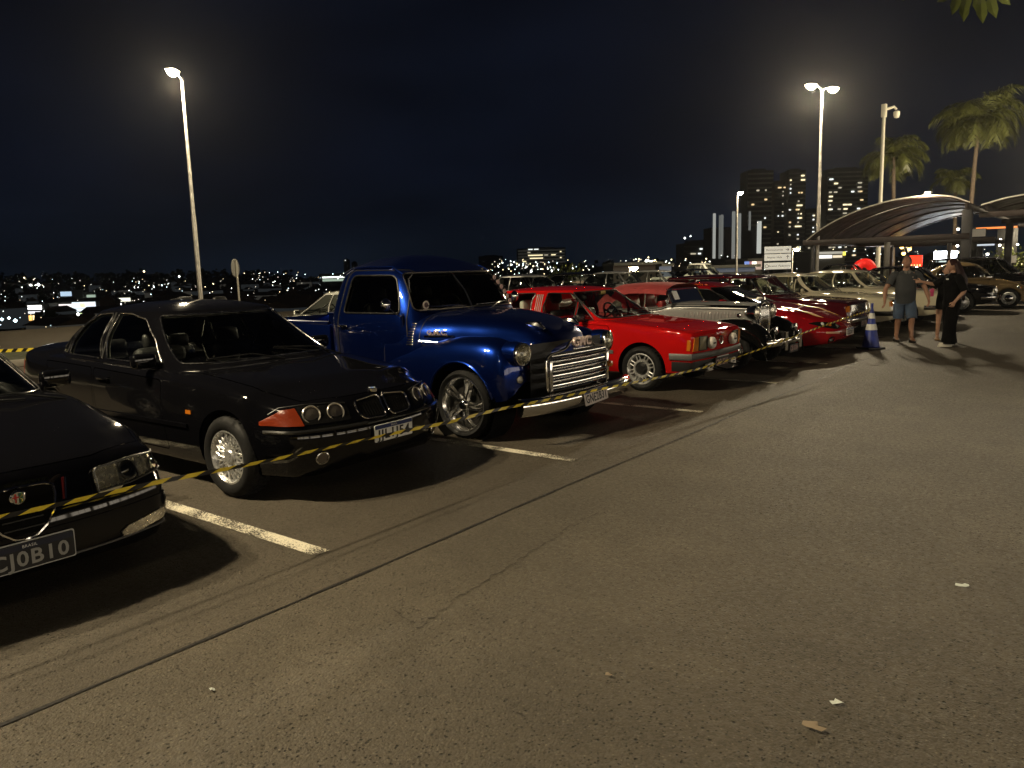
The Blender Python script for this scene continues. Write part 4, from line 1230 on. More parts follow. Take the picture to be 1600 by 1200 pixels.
    MB().tube([(-5.1, -.85, .45), (-5.13, 0, .45), (-5.1, .85, .45)], .05, 8).obj('rear_bumper', CHROME, c.root)
    c.wheels((-.84, -3.95), .82, .338, .235, 'split5', .276, mat('wheel_chrome', (.9, .89, .86), .2, 1.0), CHROME)
    return c
# ---- red hatchback with spot lamps
def lettered_disc(c, y, z, r, off, txt=''):
    pass


def hatch():
    pm = paint('red_lacquer', (.42, .006, .006), rough=.35, dust=.06)
    c = Car('parked_car', 'bright red boxy two-door hatchback with white covered spot lamps on its nose', 'car', (-4.07, 9.70, 0), radians(-1.0), FRONT)
    W = .80
    L = std_lines(W, [(0, .94), (-.15, .965), (-.7, .99), (-1.4, 1), (-3.0, 1), (-3.5, .96), (-3.8, .90)],
                  [(0, .765), (-.1, .80), (-.6, .865), (-1.2, .915), (-1.35, .93), (-3.0, .94), (-3.8, .90)],
                  [(0, .74), (-.1, .765), (-.6, .815), (-1.2, .865), (-2.4, .885), (-3.4, .90), (-3.8, .88)],
                  [(0, .28), (-.4, .24), (-1.2, .22), (-3.2, .22), (-3.8, .32)], yf=(.78, .95, .99, 1., .985, .93, .5, 0), z5=.6)
    b = Body(L, (1, 4), re=.022, wf=(-.45, pchip([.25, .45, .8], [-.03, 0, .015]), .07, 2.), wr=(-3.3, pchip([.2, 1], [0, 0]), .06, 2.))
    c.lower(b, pm, [(-.74, .295, .35), (-3.09, .295, .345)], doors=[rounded([(-1.22, .28), (-1.22, .85), (-2.36, .88), (-2.36, .28)], .04)],
            hood=[(-.03, 0), (-.03, .70), (-.5, .715), (-1.18, .72), (-1.18, 0)])
    cab = Cabin([(.86, -1.16, -3.72, .76), (1.05, -1.48, -3.58, .71), (1.315, -1.92, -3.22, .60)], 7., .05)
    ws = [('windscreen', cab.screen(.93, .935, 1.285)), ('rear_window', cab.screen(.9, .97, 1.27, True)),
          ('w0', cab.from_side([(-1.50, .915), (-1.80, 1.17), (-1.80, .915)])), ('w1', cab.from_side(rounded([(-1.825, .915), (-1.825, 1.19), (-1.96, 1.275), (-2.34, 1.28), (-2.36, .915)], .025))),
          ('w2', cab.from_side(rounded([(-2.56, .925), (-2.56, 1.28), (-3.08, 1.27), (-3.30, .94)], .03)))]
    c.cabin(cab, ws, pm, trim=BLACK, trim_r=.009)
    for sg in (1, -1):
        for k in range(4):
            x = -2.42 - k * .033; q = [tuple(p * np.array([1, sg, 1])) for p in cab.pos(np.array(cab.from_side([(x, .95), (x, 1.26)])), -.006)]
            MB().tube(q, .009, 5).obj('pillar_louvre', mat('louvre_grey', (.30, .29, .27), .35, .4), c.root)
        MB().tube([tuple(p * np.array([1, sg, 1])) for p in cab.pos(np.array(cab.from_side([(-1.812, .92), (-1.812, 1.19)])), -.008)], .009, 5).obj('quarter_light_post', CHROME_OLD, c.root)
    c.interior(-2.3, .90, .66, dash_x=-1.55)
    for sg in (1, -1): MB().box((-2.95, sg * .3, 1.0), (.10, .36, .34), .09).obj('pale_headrest', PALE, c.root)
    c.wheels((-.74, -3.09), .71, .293, .19, 'y8', .208, ALLOY, BLACK)
    c.mirror(-1.62, .77, .92, BLACK, (.08, .17, .11)); c.handles((-2.2,), .80, BLACK, .16)
    for s in (-1, 1):
        H = rounded([(s * .40, .545), (s * .40, .715), (s * .60, .722), (s * .60, .545)], .012)
        h = c.patch('headlight', H if s > 0 else H[::-1], 'front', mat('lens_ribbed', (.30, .28, .20), .12, .5, coat=1, bump=(70, .004)), .008, .03)
        MB().tube([c.front(p[0], p[1], .012) for p in dens(H, .05)], .006, 5, True).obj('lamp_frame', BLACK, h)
        A = [(s * .615, .545), (s * .615, .722), (s * .715, .715), (s * .735, .545)]
        c.patch('indicator', A if s > 0 else A[::-1], 'front', AMBER, .010, .03)
        sd = [(-.02, .555), (-.10, .555), (-.09, .69), (-.02, .69)]
        c.patch('indicator_side', sd, 'side', AMBER, .008, .02, sg=s)
        # covered spot lamps above the bumper and a second pair below it
        for yy, zz, rr, sq in ((.33, .625, .075, 0), (.36, .315, .06, 1)):
            x = c.front(s * yy, max(zz, .33)).x + .05
            o = MB()
            if sq: o.box((x, s * yy, zz), (.05, .17, .10), .012)
            else: o.lathe([(0, .03), (rr * .8, .028), (rr, .01), (rr * 1.02, -.03), (rr * .6, -.06), (0, -.06)], (x, s * yy, zz), 'x', 26)
            o = o.obj('spot_lamp_cover' if not sq else 'fog_lamp_cover', mat('cover_white', (.72, .68, .60), .5), c.root)
            MB().box((x + (.031 if not sq else .027), s * yy, zz), (.003, .075, .022), .001).obj('cover_print', mat('print_black', (.02, .02, .02), .5), o)
            MB().cyl((x - .05, s * yy, zz - rr * .5), (x - .08, s * yy, zz - rr - .05), .012, 6).obj('lamp_bracket', BLACK, o)
    g = c.patch('grille', [(-.38, .55), (.38, .55), (.38, .715), (-.38, .715)], 'front', pm, .003, .01)
    for z in (.57, .60, .63, .66, .69): MB().tube([c.front(y, z, .008) for y in np.linspace(-.37, .37, 9)], .005, 4).obj('slat', paint('red_dark', (.20, .004, .004), rough=.4), g)
    q = c.front(0, .635, .012)
    bd = MB().tube([q + Vector((0, .052 * cos(a), .052 * sin(a))) for a in np.linspace(0, 2 * pi, 24, endpoint=False)], .006, 5, True).obj('badge', CHROME, g)
    MB().tube([q + Vector((0, -.03, .04)), q + Vector((0, 0, -.005)), q + Vector((0, .03, .04))], .004, 5).tube([q + Vector((0, -.045, .015)), q + Vector((0, -.018, -.045)), q + Vector((0, 0, -.005)), q + Vector((0, .018, -.045)), q + Vector((0, .045, .015))], .004, 5).obj('badge_letters', CHROME, bd)
    c.wrap('front_bumper', .435, .515, -1.22, 1.22, GREYPLASTIC, .035, cx=-.62, r=3)
    c.wrap('rear_bumper', .42, .53, pi - 1.2, pi + 1.2, GREYPLASTIC, .035, cx=-3.2, r=3)
    c.wrap('front_apron', .285, .41, -1.0, 1.0, mat('apron_black', (.012, .012, .012), .5), .008, cx=-.8, r=3)
    c.sidestrip('side_moulding', -1.15, -2.7, .50, GREYPLASTIC, .03, .012)
    c.plate('CBO 8310', 0, .34, 0, bg=BLACK, fg=mat('plate_pink', (.5, .32, .28), .5), band=False, off=.05)
    MB().box((c.front(0, .43).x + .05, 0, .425), (.01, .36, .012), .002).obj('plate_edge', WHITE, c.root)
    c.wipers([((-1.24, .1), (-1.38, -.5)), ((-1.24, .65), (-1.38, .1))])
    s = MB().box((0, 0, 0), (.003, .12, .05)); q = Vector((float(cab.fx(1.26)) + .0, .05, 1.262)); s.xf(Matrix.Translation(q)).obj('screen_sticker', mat('sticker_yellow', (.5, .36, .05), .5), c.root)
    return c


# ---- open-winged roadster
def roadster():
    pm = paint('silver_white', (.33, .33, .32), .35, .3, .06); bk = paint('black_wing', (.004, .004, .004), rough=.3, dust=.05)
    c = Car('parked_car', 'silver and black vintage style roadster with red soft top and big chrome headlamps', 'car', (-3.95, 12.05, 0), radians(-1.5), FRONT)
    red = mat('red_soft_top', (.33, .045, .045), .75, noise=(12, .15), bump=(40, .003)); redl = mat('red_leather', (.30, .012, .012), .5)
    # body tub and bonnet: narrow, tapering to the radiator
    hw = [(-.42, .27), (-1.1, .40), (-1.75, .56), (-2.3, .64), (-3.2, .62), (-3.75, .45)]; tp = [(-.42, 1.0), (-1.1, 1.02), (-1.75, 1.03), (-1.9, .98), (-3.0, .92), (-3.75, .80)]
    fh, ft = pchip(*zip(*hw)), pchip(*zip(*tp)); X = [-.42, -.8, -1.1, -1.5, -1.75, -1.9, -2.3, -2.8, -3.2, -3.5, -3.75]
    L = [[(x, float(fh(x)) * a, .36 + (float(ft(x)) - .36) * k) for x in X] for a, k in ((.9, 0), (1, .15), (1.01, .5), (1, .82), (.9, .95), (.5, .99), (0, 1))]
    b = Body(L, (1, 4), re=.03, ref=.15); b.build([], [('door', b.from_side(rounded([(-1.95, .45), (-1.95, .93), (-2.65, .90), (-2.65, .45)], .05)))])
    mb = MB()
    for sg in (1, -1): mb.add(b.mb('body', sg).v, b.mb('body', sg).f); c.skin(b.P3 * np.array([1, sg, 1]), b.out['body']); c.skin(b.P3 * np.array([1, sg, 1]), b.out['door'])
    for v, f in b.caps: mb.add(v, f)
    c.body = mb.obj('body', pm, c.root, 40, weld=2e-4); c.doors = [b.mb('door', s).obj('door', pm, c.root, 40) for s in (-1, 1)]
    c.sidestrip('waist_moulding', -.5, -3.3, lambda x: float(ft(x)) - .10, CHROME, .010, .008, n=30)
    c.sidestrip('waist_band', -.5, -3.3, lambda x: float(ft(x)) - .055, bk, .028, .004, n=30)
    for sg in (-1, 1):
        for k in range(18):
            x = -.62 - k * .052; p = c.side(x, .80, sg); MB().box((x, p.y + sg * .004, .80), (.018, .012, .13), .004).obj('bonnet_louvre', pm, c.root)
    # radiator shell
    R = [(-.20, .48), (-.205, .92), (-.17, .985), (0, 1.02), (.17, .985), (.205, .92), (.20, .48)]
    rs = MB(); rs.tube([(-.38, y, z) for y, z in dens(rounded(R, .03), .05, False)] + [(-.38, -.20, .48)], .028, 8, False); rs = rs.obj('radiator_shell', CHROME, c.root)
    MB().prism([(-.40, y * .95, z) for y, z in R], (.015, 0, 0)).obj('radiator_core', DARK, rs, 0)
    for k in range(13): MB().box((-.375, -.165 + k * .0275, .73), (.014, .010, .46), .003).obj('slat', CHROME, rs)
    MB().lathe([(0, .05), (.012, .045), (.015, .0), (.035, -.01), (.04, -.03)], (-.38, 0, 1.05), 'z', 16).obj('radiator_cap', CHROME, rs)
    # wings
    for sg in (1, -1):
        zt = pchip([-.02, -.10, -.3, -.62, -.95, -1.3, -1.7, -2.05], [.40, .56, .71, .78, .74, .60, .44, .36]); X = np.linspace(-.02, -2.05, 20)
        L = [[(x, yi, float(zt(x)) + dz) for x in X] for yi, dz in ((.40, -.10), (.43, -.02), (.55, .015), (.68, .005), (.77, -.04), (.80, -.12), (.80, -.22))]
        w = Body(L, (1, 3), re=.01, center=False); w.build(); m = w.mb('body', sg); o = m.obj('front_wing', bk, c.root, 40)
        c.skin(w.P3 * np.array([1, sg, 1]), w.out['body'])
        MB().tube([tuple(q * np.array([1, sg, 1])) for q in w.pos(np.array([(x, 6 * w.VS) for x in w.X]))], .012, 6).obj('wing_bead', bk, o)
        zt = pchip([-2.6, -2.8, -3.15, -3.5, -3.8], [.40, .66, .82, .72, .42]); X = np.linspace(-2.6, -3.8, 14)
        L = [[(x, yi, float(zt(x)) + dz) for x in X] for yi, dz in ((.50, -.06), (.56, .0), (.66, .02), (.76, -.02), (.80, -.1), (.80, -.22))]
        w = Body(L, (1, 3), re=.01, center=False); w.build(); w.mb('body', sg).obj('rear_wing', bk, c.root, 40)
        MB().box((-2.33, sg * .70, .36), (.65, .2, .035), .012).obj('running_board', bk, c.root)
        # headlamps on the bar, small side lamps, horns
        o = MB().lathe([(0, -.20), (.05, -.19), (.10, -.12), (.118, -.04), (.125, .0), (.118, .012), (.105, .004)], (-.36, sg * .33, .86), 'x', 28).obj('headlight', CHROME, c.root)
        MB().lathe([(0, .03), (.05, .025), (.106, .004)], (-.36, sg * .33, .86), 'x', 24).obj('lens', REFLECTOR, o)
        MB().tube([(-.45, sg * .33, .76), (-.45, sg * .20, .70)], .016, 6).obj('lamp_bar', CHROME, o)
        o = MB().lathe([(0, -.10), (.04, -.07), (.065, -.02), (.068, .0), (.06, .01), (0, .02)], (-.02, sg * .42, .60), 'x', 20).obj('spot_lamp', CHROME, c.root)
        MB().cyl((-.05, sg * .42, .55), (-.05, sg * .42, .46), .012, 6).obj('lamp_stem', CHROME, o)
        MB().lathe([(0, -.06), (.025, -.04), (.035, 0), (.03, .01), (0, .016)], (-.50, sg * .66, .84), 'x', 14).obj('side_lamp', CHROME, c.root)
        MB().tube([(.09, sg * .30, .30), (.09, sg * .30, .58)], [.03, .026], 8).obj('overrider', CHROME, c.root)
    n = 28; v = []; pr = [(-.03, -.05), (.01, -.045), (.026, 0), (.01, .045), (-.03, .05)]
    for i in range(n + 1):
        y = -.76 + 1.52 * i / n
        for dx, dz in pr: v.append((.06 - .22 * abs(y)**2.6 + dx, y, .42 + dz))
    MB().add(v, [(i * 5 + j, (i + 1) * 5 + j, (i + 1) * 5 + j + 1, i * 5 + j + 1) for i in range(n) for j in range(4)]).obj('front_bumper', CHROME, c.root, 60)
    c.plate('CJB 0384', 0, .31, 0, x=.10, off=0, bg=BLACK, fg=mat('plate_pink', (.5, .32, .28), .5), band=False, size=(.36, .12))
    # screen, soft top, side curtains, seats
    fr = MB()
    for sg in (1, -1): fr.tube([(-1.68, sg * .58, 1.0), (-1.80, sg * .55, 1.24)], .014, 6)
    fr.tube([(-1.68, -.58, 1.02), (-1.68, .58, 1.02)], .012, 6); fr.tube([(-1.80, -.55, 1.24), (-1.80, .55, 1.24)], .014, 6)
    fr = fr.obj('windscreen_frame', CHROME, c.root); MB().add([(-1.68, -.56, 1.02), (-1.68, .56, 1.02), (-1.80, .53, 1.23), (-1.80, -.53, 1.23)], [(0, 1, 2, 3)]).obj('windscreen', CLEARGLASS, fr, 0)
    st = MB().grid(lambda u, v: Vector((-1.78 - 1.40 * u, (.60 + .03 * sin(pi * u)) * (2 * v - 1), 1.26 + .06 * (1 - abs(2 * v - 1)**2.6) + .03 * sin(pi * min(1, u * 1.3)) - max(0, u - .72)**1.6 * 2.2 - .05 * abs(2 * v - 1)**5)), 18, 16)
    st = st.obj('soft_top', red, c.root, 60)
    for sg in (1, -1):
        MB().grid(lambda u, v: Vector((-1.78 - 1.40 * u, sg * (.605 + .03 * sin(pi * u) - .006 * v), 1.22 - max(0, u - .72)**1.6 * 2.2 + .03 * sin(pi * min(1, u * 1.3)) - (.07 + (.35 * max(0, (u - .55) / .45))) * v)), 14, 2).obj('top_valance', red, st, 60)
        for x in (-2.28, -2.72): MB().tube([(x + .1, sg * .60, .95), (x + .12, sg * .59, 1.23)], .012, 6).obj('curtain_post', CHROME, c.root)
        MB().add([(-1.82, sg * .585, .98), (-2.16, sg * .595, .97), (-2.16, sg * .585, 1.21), (-1.84, sg * .57, 1.21)], [(0, 1, 2, 3)]).obj('side_curtain', CLEARGLASS, c.root, 0)
        MB().add([(-2.20, sg * .595, .96), (-2.60, sg * .60, .95), (-2.60, sg * .59, 1.20), (-2.20, sg * .585, 1.21)], [(0, 1, 2, 3)]).obj('side_curtain', CLEARGLASS, c.root, 0)
    MB().add([(-1.71, -.45, 1.07), (-1.71, -.27, 1.07), (-1.775, -.27, 1.21), (-1.775, -.45, 1.21)], [(0, 1, 2, 3)]).xf(Matrix.Translation((.01, 0, 0))).obj('paper_notice', WHITE, c.root, 0)
    for sg in (1, -1):
        o = MB().box((-2.62, sg * .28, .97), (.16, .46, .36), .09, Matrix.Rotation(-.2, 3, 'Y')).obj('seat', redl, c.root, 60)
    MB().tube([Vector((-2.15, .3, 1.0)) + Vector((.06 * sin(a), .18 * cos(a), .16 * sin(a))) for a in np.linspace(0, 2 * pi, 20, endpoint=False)], .013, 6, True).obj('steering_wheel', BLACK, c.root)
    MB().box((-1.95, 0, .98), (.1, 1.0, .14), .03).obj('dashboard', redl, c.root)
    q = Vector((-1.72, -.68, 1.06)); o = MB().lathe([(0, -.03), (.04, -.02), (.06, 0), (.05, .01), (0, .01)], q, 'x', 18).obj('door_mirror', CHROME, c.root); MB().tube([q, q + Vector((.02, .12, -.08))], .007, 5).obj('mirror_arm', CHROME, o)
    c.wheels((-.62, -3.15), .64, .30, .16, 'cap', .20, CHROME, CHROME)
    MB().box((-1.9, 0, .34), (3.2, .8, .14), .02).obj('chassis', DARK, c.root)
    return c


# ---- red curvy coupe with a flame decal
def coupe():
    pm = paint('deep_red_lacquer', (.26, .004, .008), rough=.35, dust=.05)
    c = Car('parked_car', 'dark red curvy sports coupe with a yellow bonnet decal and orange roof lettering', 'car', (-3.62, 14.25, 0), radians(-2), FRONT)
    W = .87
    L = std_lines(W, [(0, .74), (-.2, .88), (-.7, .98), (-1.2, 1), (-2.4, .98), (-3.3, 1.), (-4.1, .9), (-4.4, .78)],
                  [(0, .60), (-.15, .66), (-.6, .77), (-1.1, .85), (-1.4, .90), (-3.3, .93), (-3.9, .96), (-4.4, .90)],
                  [(0, .53), (-.2, .60), (-.8, .74), (-1.4, .80), (-2.2, .82), (-3.2, .88), (-4.1, .88), (-4.4, .80)],
                  [(0, .21), (-.4, .17), (-1.2, .18), (-3.8, .19), (-4.4, .3)], yf=(.75, .92, .99, 1., .95, .82, .44, 0), z5=.7)
    b = Body(L, (1, 4), re=.10, wf=(-.8, pchip([.15, .3, .42, .55, .7], [-.06, 0, 0, -.06, -.14]), .52, 2.5), wr=(-3.7, pchip([.2, 1], [0, -.04]), .3, 2.5))
    c.lower(b, pm, [(-.94, .31, .36), (-3.45, .31, .36)], doors=[rounded([(-1.55, .26), (-1.55, .78), (-2.85, .83), (-2.85, .26)], .05)], hood=[(-.22, 0), (-.26, .45), (-.6, .62), (-1.3, .68), (-1.3, 0)])
    cab = Cabin([(.80, -1.15, -4.0, .80), (1.0, -1.70, -3.85, .72), (1.22, -2.28, -3.2, .56)], 4.2, .075, cexp=2.)
    c.cabin(cab, [('windscreen', cab.screen(.94, .88, 1.19)), ('rear_window', cab.screen(.85, .97, 1.18, True)),
                  ('w1', cab.from_side(rounded([(-1.72, .855), (-2.05, 1.04), (-2.35, 1.16), (-2.88, 1.19), (-2.88, .87)], .04))), ('w2', cab.from_side(rounded([(-2.94, .88), (-2.94, 1.185), (-3.2, 1.12), (-3.6, .91)], .04)))],
            pm, glass_m=DARKGLASS, front_m=TINT, trim=BLACK, trim_r=.006)
    c.interior(-2.55, .82, .66, dash_x=-1.75, rear=False)
    c.wheels((-.94, -3.45), .755, .31, .21, 'star', .21)
    c.mirror(-1.95, .76, .90, pm)
    for s in (-1, 1):
        H = rounded([(s * .26, .50), (s * .36, .575), (s * .64, .60), (s * .74, .575), (s * .62, .50), (s * .42, .465)], .03)
        h = c.patch('headlight', H if s > 0 else H[::-1], 'front', mat('lamp_dark', (.008, .008, .008), .2), .006, .03)
        for y, z, r, m in ((.36, .52, .032, REFLECTOR), (.50, .545, .04, AMBER), (.60, .56, .03, WHITE)):
            MB().lathe([(0, .008), (r * .6, .006), (r, 0)], (0, 0, 0), 'x', 16).xf(c.lean(s * y, z, .008, .9)).obj('bulb', m, h)
        F = half_moon(s * .52, .285, .06); f = c.patch('fog_recess', F, 'front', DARK, .004, .02)
        MB().lathe([(0, .02), (.025, .016), (.04, 0)], (0, 0, 0), 'x', 16).xf(c.lean(s * .54, .285, .006, .6)).obj('fog_lamp', CHROME_OLD, f)
    c.patch('air_intake', rounded([(-.30, .255), (.30, .255), (.27, .34), (-.27, .34)], .03), 'front', DARK, .004, .02)
    c.patch('bumper_flash', [(-.62, .40), (-.36, .385), (-.36, .415), (-.62, .43)], 'front', mat('decal_peach', (.6, .3, .15), .4), .006, .01)
    ye = mat('decal_yellow', (.55, .30, .03), .35)
    for sg in (1, -1):   # the flame-shaped decal down each side of the bonnet
        P = [(-1.06, sg * .36), (-1.0, sg * .50), (-.75, sg * .50), (-.42, sg * .46), (-.30, sg * .40), (-.52, sg * .36), (-.66, sg * .42), (-.85, sg * .30), (-.93, sg * .40)]
        c.patch('bonnet_decal', P if sg > 0 else P[::-1], 'top', ye, .004, .008)
        # lettering along the roof edge: hand-painted strokes
        for k in range(9):
            x = -2.45 - k * .075; w_ = random.uniform(.02, .05)
            a = Vector((x, sg * (.44 + .02 * sin(k * 2.)), 0)); q = [c.top(a.x - j * .018, a.y + sg * .03 * sin(j * 2.1 + k), .004) for j in range(4)]
            MB().tube(q, .007, 4).obj('roof_lettering', mat('letter_orange', (.65, .16, .01), .4), c.root)
    c.plate('CKB2019', -.0, .40, 0, bg=mat('plate_cream', (.62, .55, .50), .45), off=.03)
    MB().tube([(-4.1, -.7, .92), (-4.15, -.72, 1.08), (-4.2, 0, 1.12), (-4.15, .72, 1.08), (-4.1, .7, .92)], .025, 8).obj('rear_spoiler', pm, c.root)
    MB().lathe([(0, .06), (.05, .058), (.11, .03), (.14, 0)], (-2.62, -.5, .93), 'z', 18).obj('red_helmet', paint('red_lacquer', (.42, .006, .006)), c.root)
    return c


# ---- generic three-box car by numbers (used for the rest of the rows)
def three_box(label, loc, rz, group, pm, cat='car', L=4.6, W=.86, hood=.88, belt=.92, deck=.97, H=1.38, cowl=-1.35, hdr=-1.95, rhdr=-3.35, rbase=-3.95, wr=.31, wx=(-.85, -3.5), p=5.5, nose=.78, k=.18, glass_m=CLEARGLASS,
              trim=CHROME_OLD, wagon=False, kind='cap', rim=ALLOY, posts=(-2.6,), detail=None, tail=None, bump=CHROME, lamps='round', grille=True, ind=AMBER, zb=.24, lining=None, name='parked_car', roof_m=None, wing=1.0, wiper=True, cap=None, fmat=None):
    c = Car(name, label, cat, loc, rz, group)
    Ls = std_lines(W, [(0, .90), (-.2, .95), (-.8, .99), (-1.5, 1), (-L + 1.0, 1), (-L + .4, .96), (-L, .88)],
                   [(0, nose - .02), (-.1, nose), (-.7, hood - .03), (cowl, hood + .02), (cowl - .2, belt + .02), (rbase + .2, belt + .02), (rbase - .1, deck if not wagon else belt), (-L + .1, deck if not wagon else belt), (-L, (deck if not wagon else belt) - .06)],
                   [(0, nose - .06), (-.15, nose - .04), (-.8, hood - .08), (cowl, hood - .05), (-2.4, belt - .03), (rbase, belt - .01), (-L + .3, deck - .06), (-L, deck - .12)],
                   [(0, zb + .06), (-.4, zb), (-L + .6, zb), (-L, zb + .08)], yf=(.78, .94, .99, 1., .975, .90, .5, 0), z5=.6)
    b = Body(Ls, (1, 4), re=.04, wf=(-.5, pchip([.2, .45, nose], [-.04, 0, -.04]), k, 2.4), wr=(-L + .5, pchip([.2, 1.], [0, 0]), k, 2.4), dx=.09)
    d0 = [rounded([(cowl - .30, zb + .05), (cowl - .30, belt - .06), (posts[0] + .02, belt - .04), (posts[0] + .02, zb + .05)], .04)]
    c.lower(b, pm, [(wx[0], wr, wr + .055), (wx[1], wr, wr + .055)], doors=d0, hood=[(-.05, 0), (-.06, W * .80), (-.5, W * .83), (cowl + .06, W * .86), (cowl + .06, 0)])
    z1 = H - .06
    cab = Cabin([(belt - .05, cowl + .10, rbase, W * .91), (belt + (z1 - belt) * .4, cowl + (hdr - cowl) * .47, rbase + (rhdr - rbase) * .42, W * .855), (z1, hdr, rhdr, W * .70)], p, .06)
    ws = [('windscreen', cab.screen(.93, belt + .03, z1 - .03)), ('rear_window', cab.screen(.88, belt + .06, z1 - .04, True))]
    zs, zt_ = belt + .01, z1 - .035
    xs = [cowl + (hdr - cowl) * .12 - .26] + [q for q in posts] + [rbase + .36 if not wagon else rbase + .28]
    for i in range(len(xs) - 1):
        a, b_ = xs[i] - (.02 if i else 0), xs[i + 1] + .02
        q = [(a, zs), (a - ((hdr - xs[0]) * -1 + .18 if i == 0 else 0), zt_), (b_ + (0 if i < len(xs) - 2 else ((rhdr - b_) * .75 if not wagon else .06)), zt_), (b_, zs)]
        ws.append(('w%d' % i, cab.from_side(rounded(q, .03))))
    c.cabin(cab, ws, pm, glass_m=glass_m, trim=trim, trim_r=.007, lining=lining, roof_m=roof_m)
    if glass_m is not DARKGLASS: c.interior(posts[0] + .15, belt - .02, W * .8, dash_x=cowl - .3, rear_x=posts[0] - .75)
    c.wheels(wx, W - .10, wr, .18, kind, wr * .66, rim, cap)
    c.mirror(cowl - .42, W * .93, belt + .02, pm if not bump is CHROME else CHROME, (.06, .13, .09))
    c.handles((posts[0] + .18,), belt - .10, CHROME_OLD, .16)
    zl = nose - .13
    for s in (-1, 1):
        yy = W * .64
        if lamps == 'round': round_lamp(c, s * yy, zl, .085, CHROME, .012, tilt=.4)
        elif lamps == 'four':
            for q in (W * .72, W * .48): round_lamp(c, s * q, zl, .07, CHROME, .012, tilt=.4)
        else:
            P = rounded([(s * W * .42, zl - .075), (s * W * .42, zl + .065), (s * W * .76, zl + .06), (s * W * .78, zl - .075)], .015)
            h = c.patch('headlight', P if s > 0 else P[::-1], 'front', mat('lens_ribbed', (.30, .28, .20), .12, .5, coat=1, bump=(70, .004)), .008, .03)
            MB().tube([c.front(q[0], q[1], .012) for q in dens(P, .06)], .007, 5, True).obj('lamp_frame', CHROME, h)
        if ind:
            P = [(s * W * .80, zl - .07), (s * W * .80, zl + .05), (s * W * .90, zl + .04), (s * W * .91, zl - .07)]
            c.patch('indicator', P if s > 0 else P[::-1], 'front', ind, .008, .03)
        P = [(s * W * .55, belt - .2), (s * W * .85, belt - .2), (s * W * .85, belt - .06), (s * W * .55, belt - .06)]
        c.patch('tail_light', P if s > 0 else P[::-1], 'rear', REDLENS, .008, .02)
    if grille:
        w_ = W * (.38 if lamps != 'round' else .50)
        g = c.patch('grille', [(-w_, zl - .08), (w_, zl - .08), (w_, zl + .06), (-w_, zl + .06)], 'front', DARK, .004, .02)
        MB().tube([c.front(y, z, .012) for y, z in dens([(-w_, zl - .08), (w_, zl - .08), (w_, zl + .06), (-w_, zl + .06)], .08)], .008, 5, True).obj('grille_frame', bump, g)
        for q in np.linspace(zl - .05, zl + .035, 4): MB().tube([c.front(y, q, .010) for y in np.linspace(-w_, w_, 9)], .005, 4).obj('slat', bump, g)
        for q in np.linspace(-w_, w_, 9)[1:-1]: MB().tube([c.front(q, z, .010) for z in (zl - .07, zl + .05)], .004, 4).obj('slat', bump, g)
    c.wrap('front_bumper', .40, .50, -1.15, 1.15, bump, .045, cx=-.75, r=3, n=30)
    c.wrap('rear_bumper', .40, .50, pi - 1.15, pi + 1.15, bump, .045, cx=-L + .75, r=3, n=30)
    c.sidestrip('side_moulding', cowl, -L + .9, belt - .28, trim, .009, .006, n=16)
    if wiper: c.wipers([((cowl + .04, .05), (cowl - .1, -.5)), ((cowl + .04, .6), (cowl - .1, .1))])
    c.P = dict(belt=belt, cab=cab, zl=zl, W=W, nose=nose)
    return c
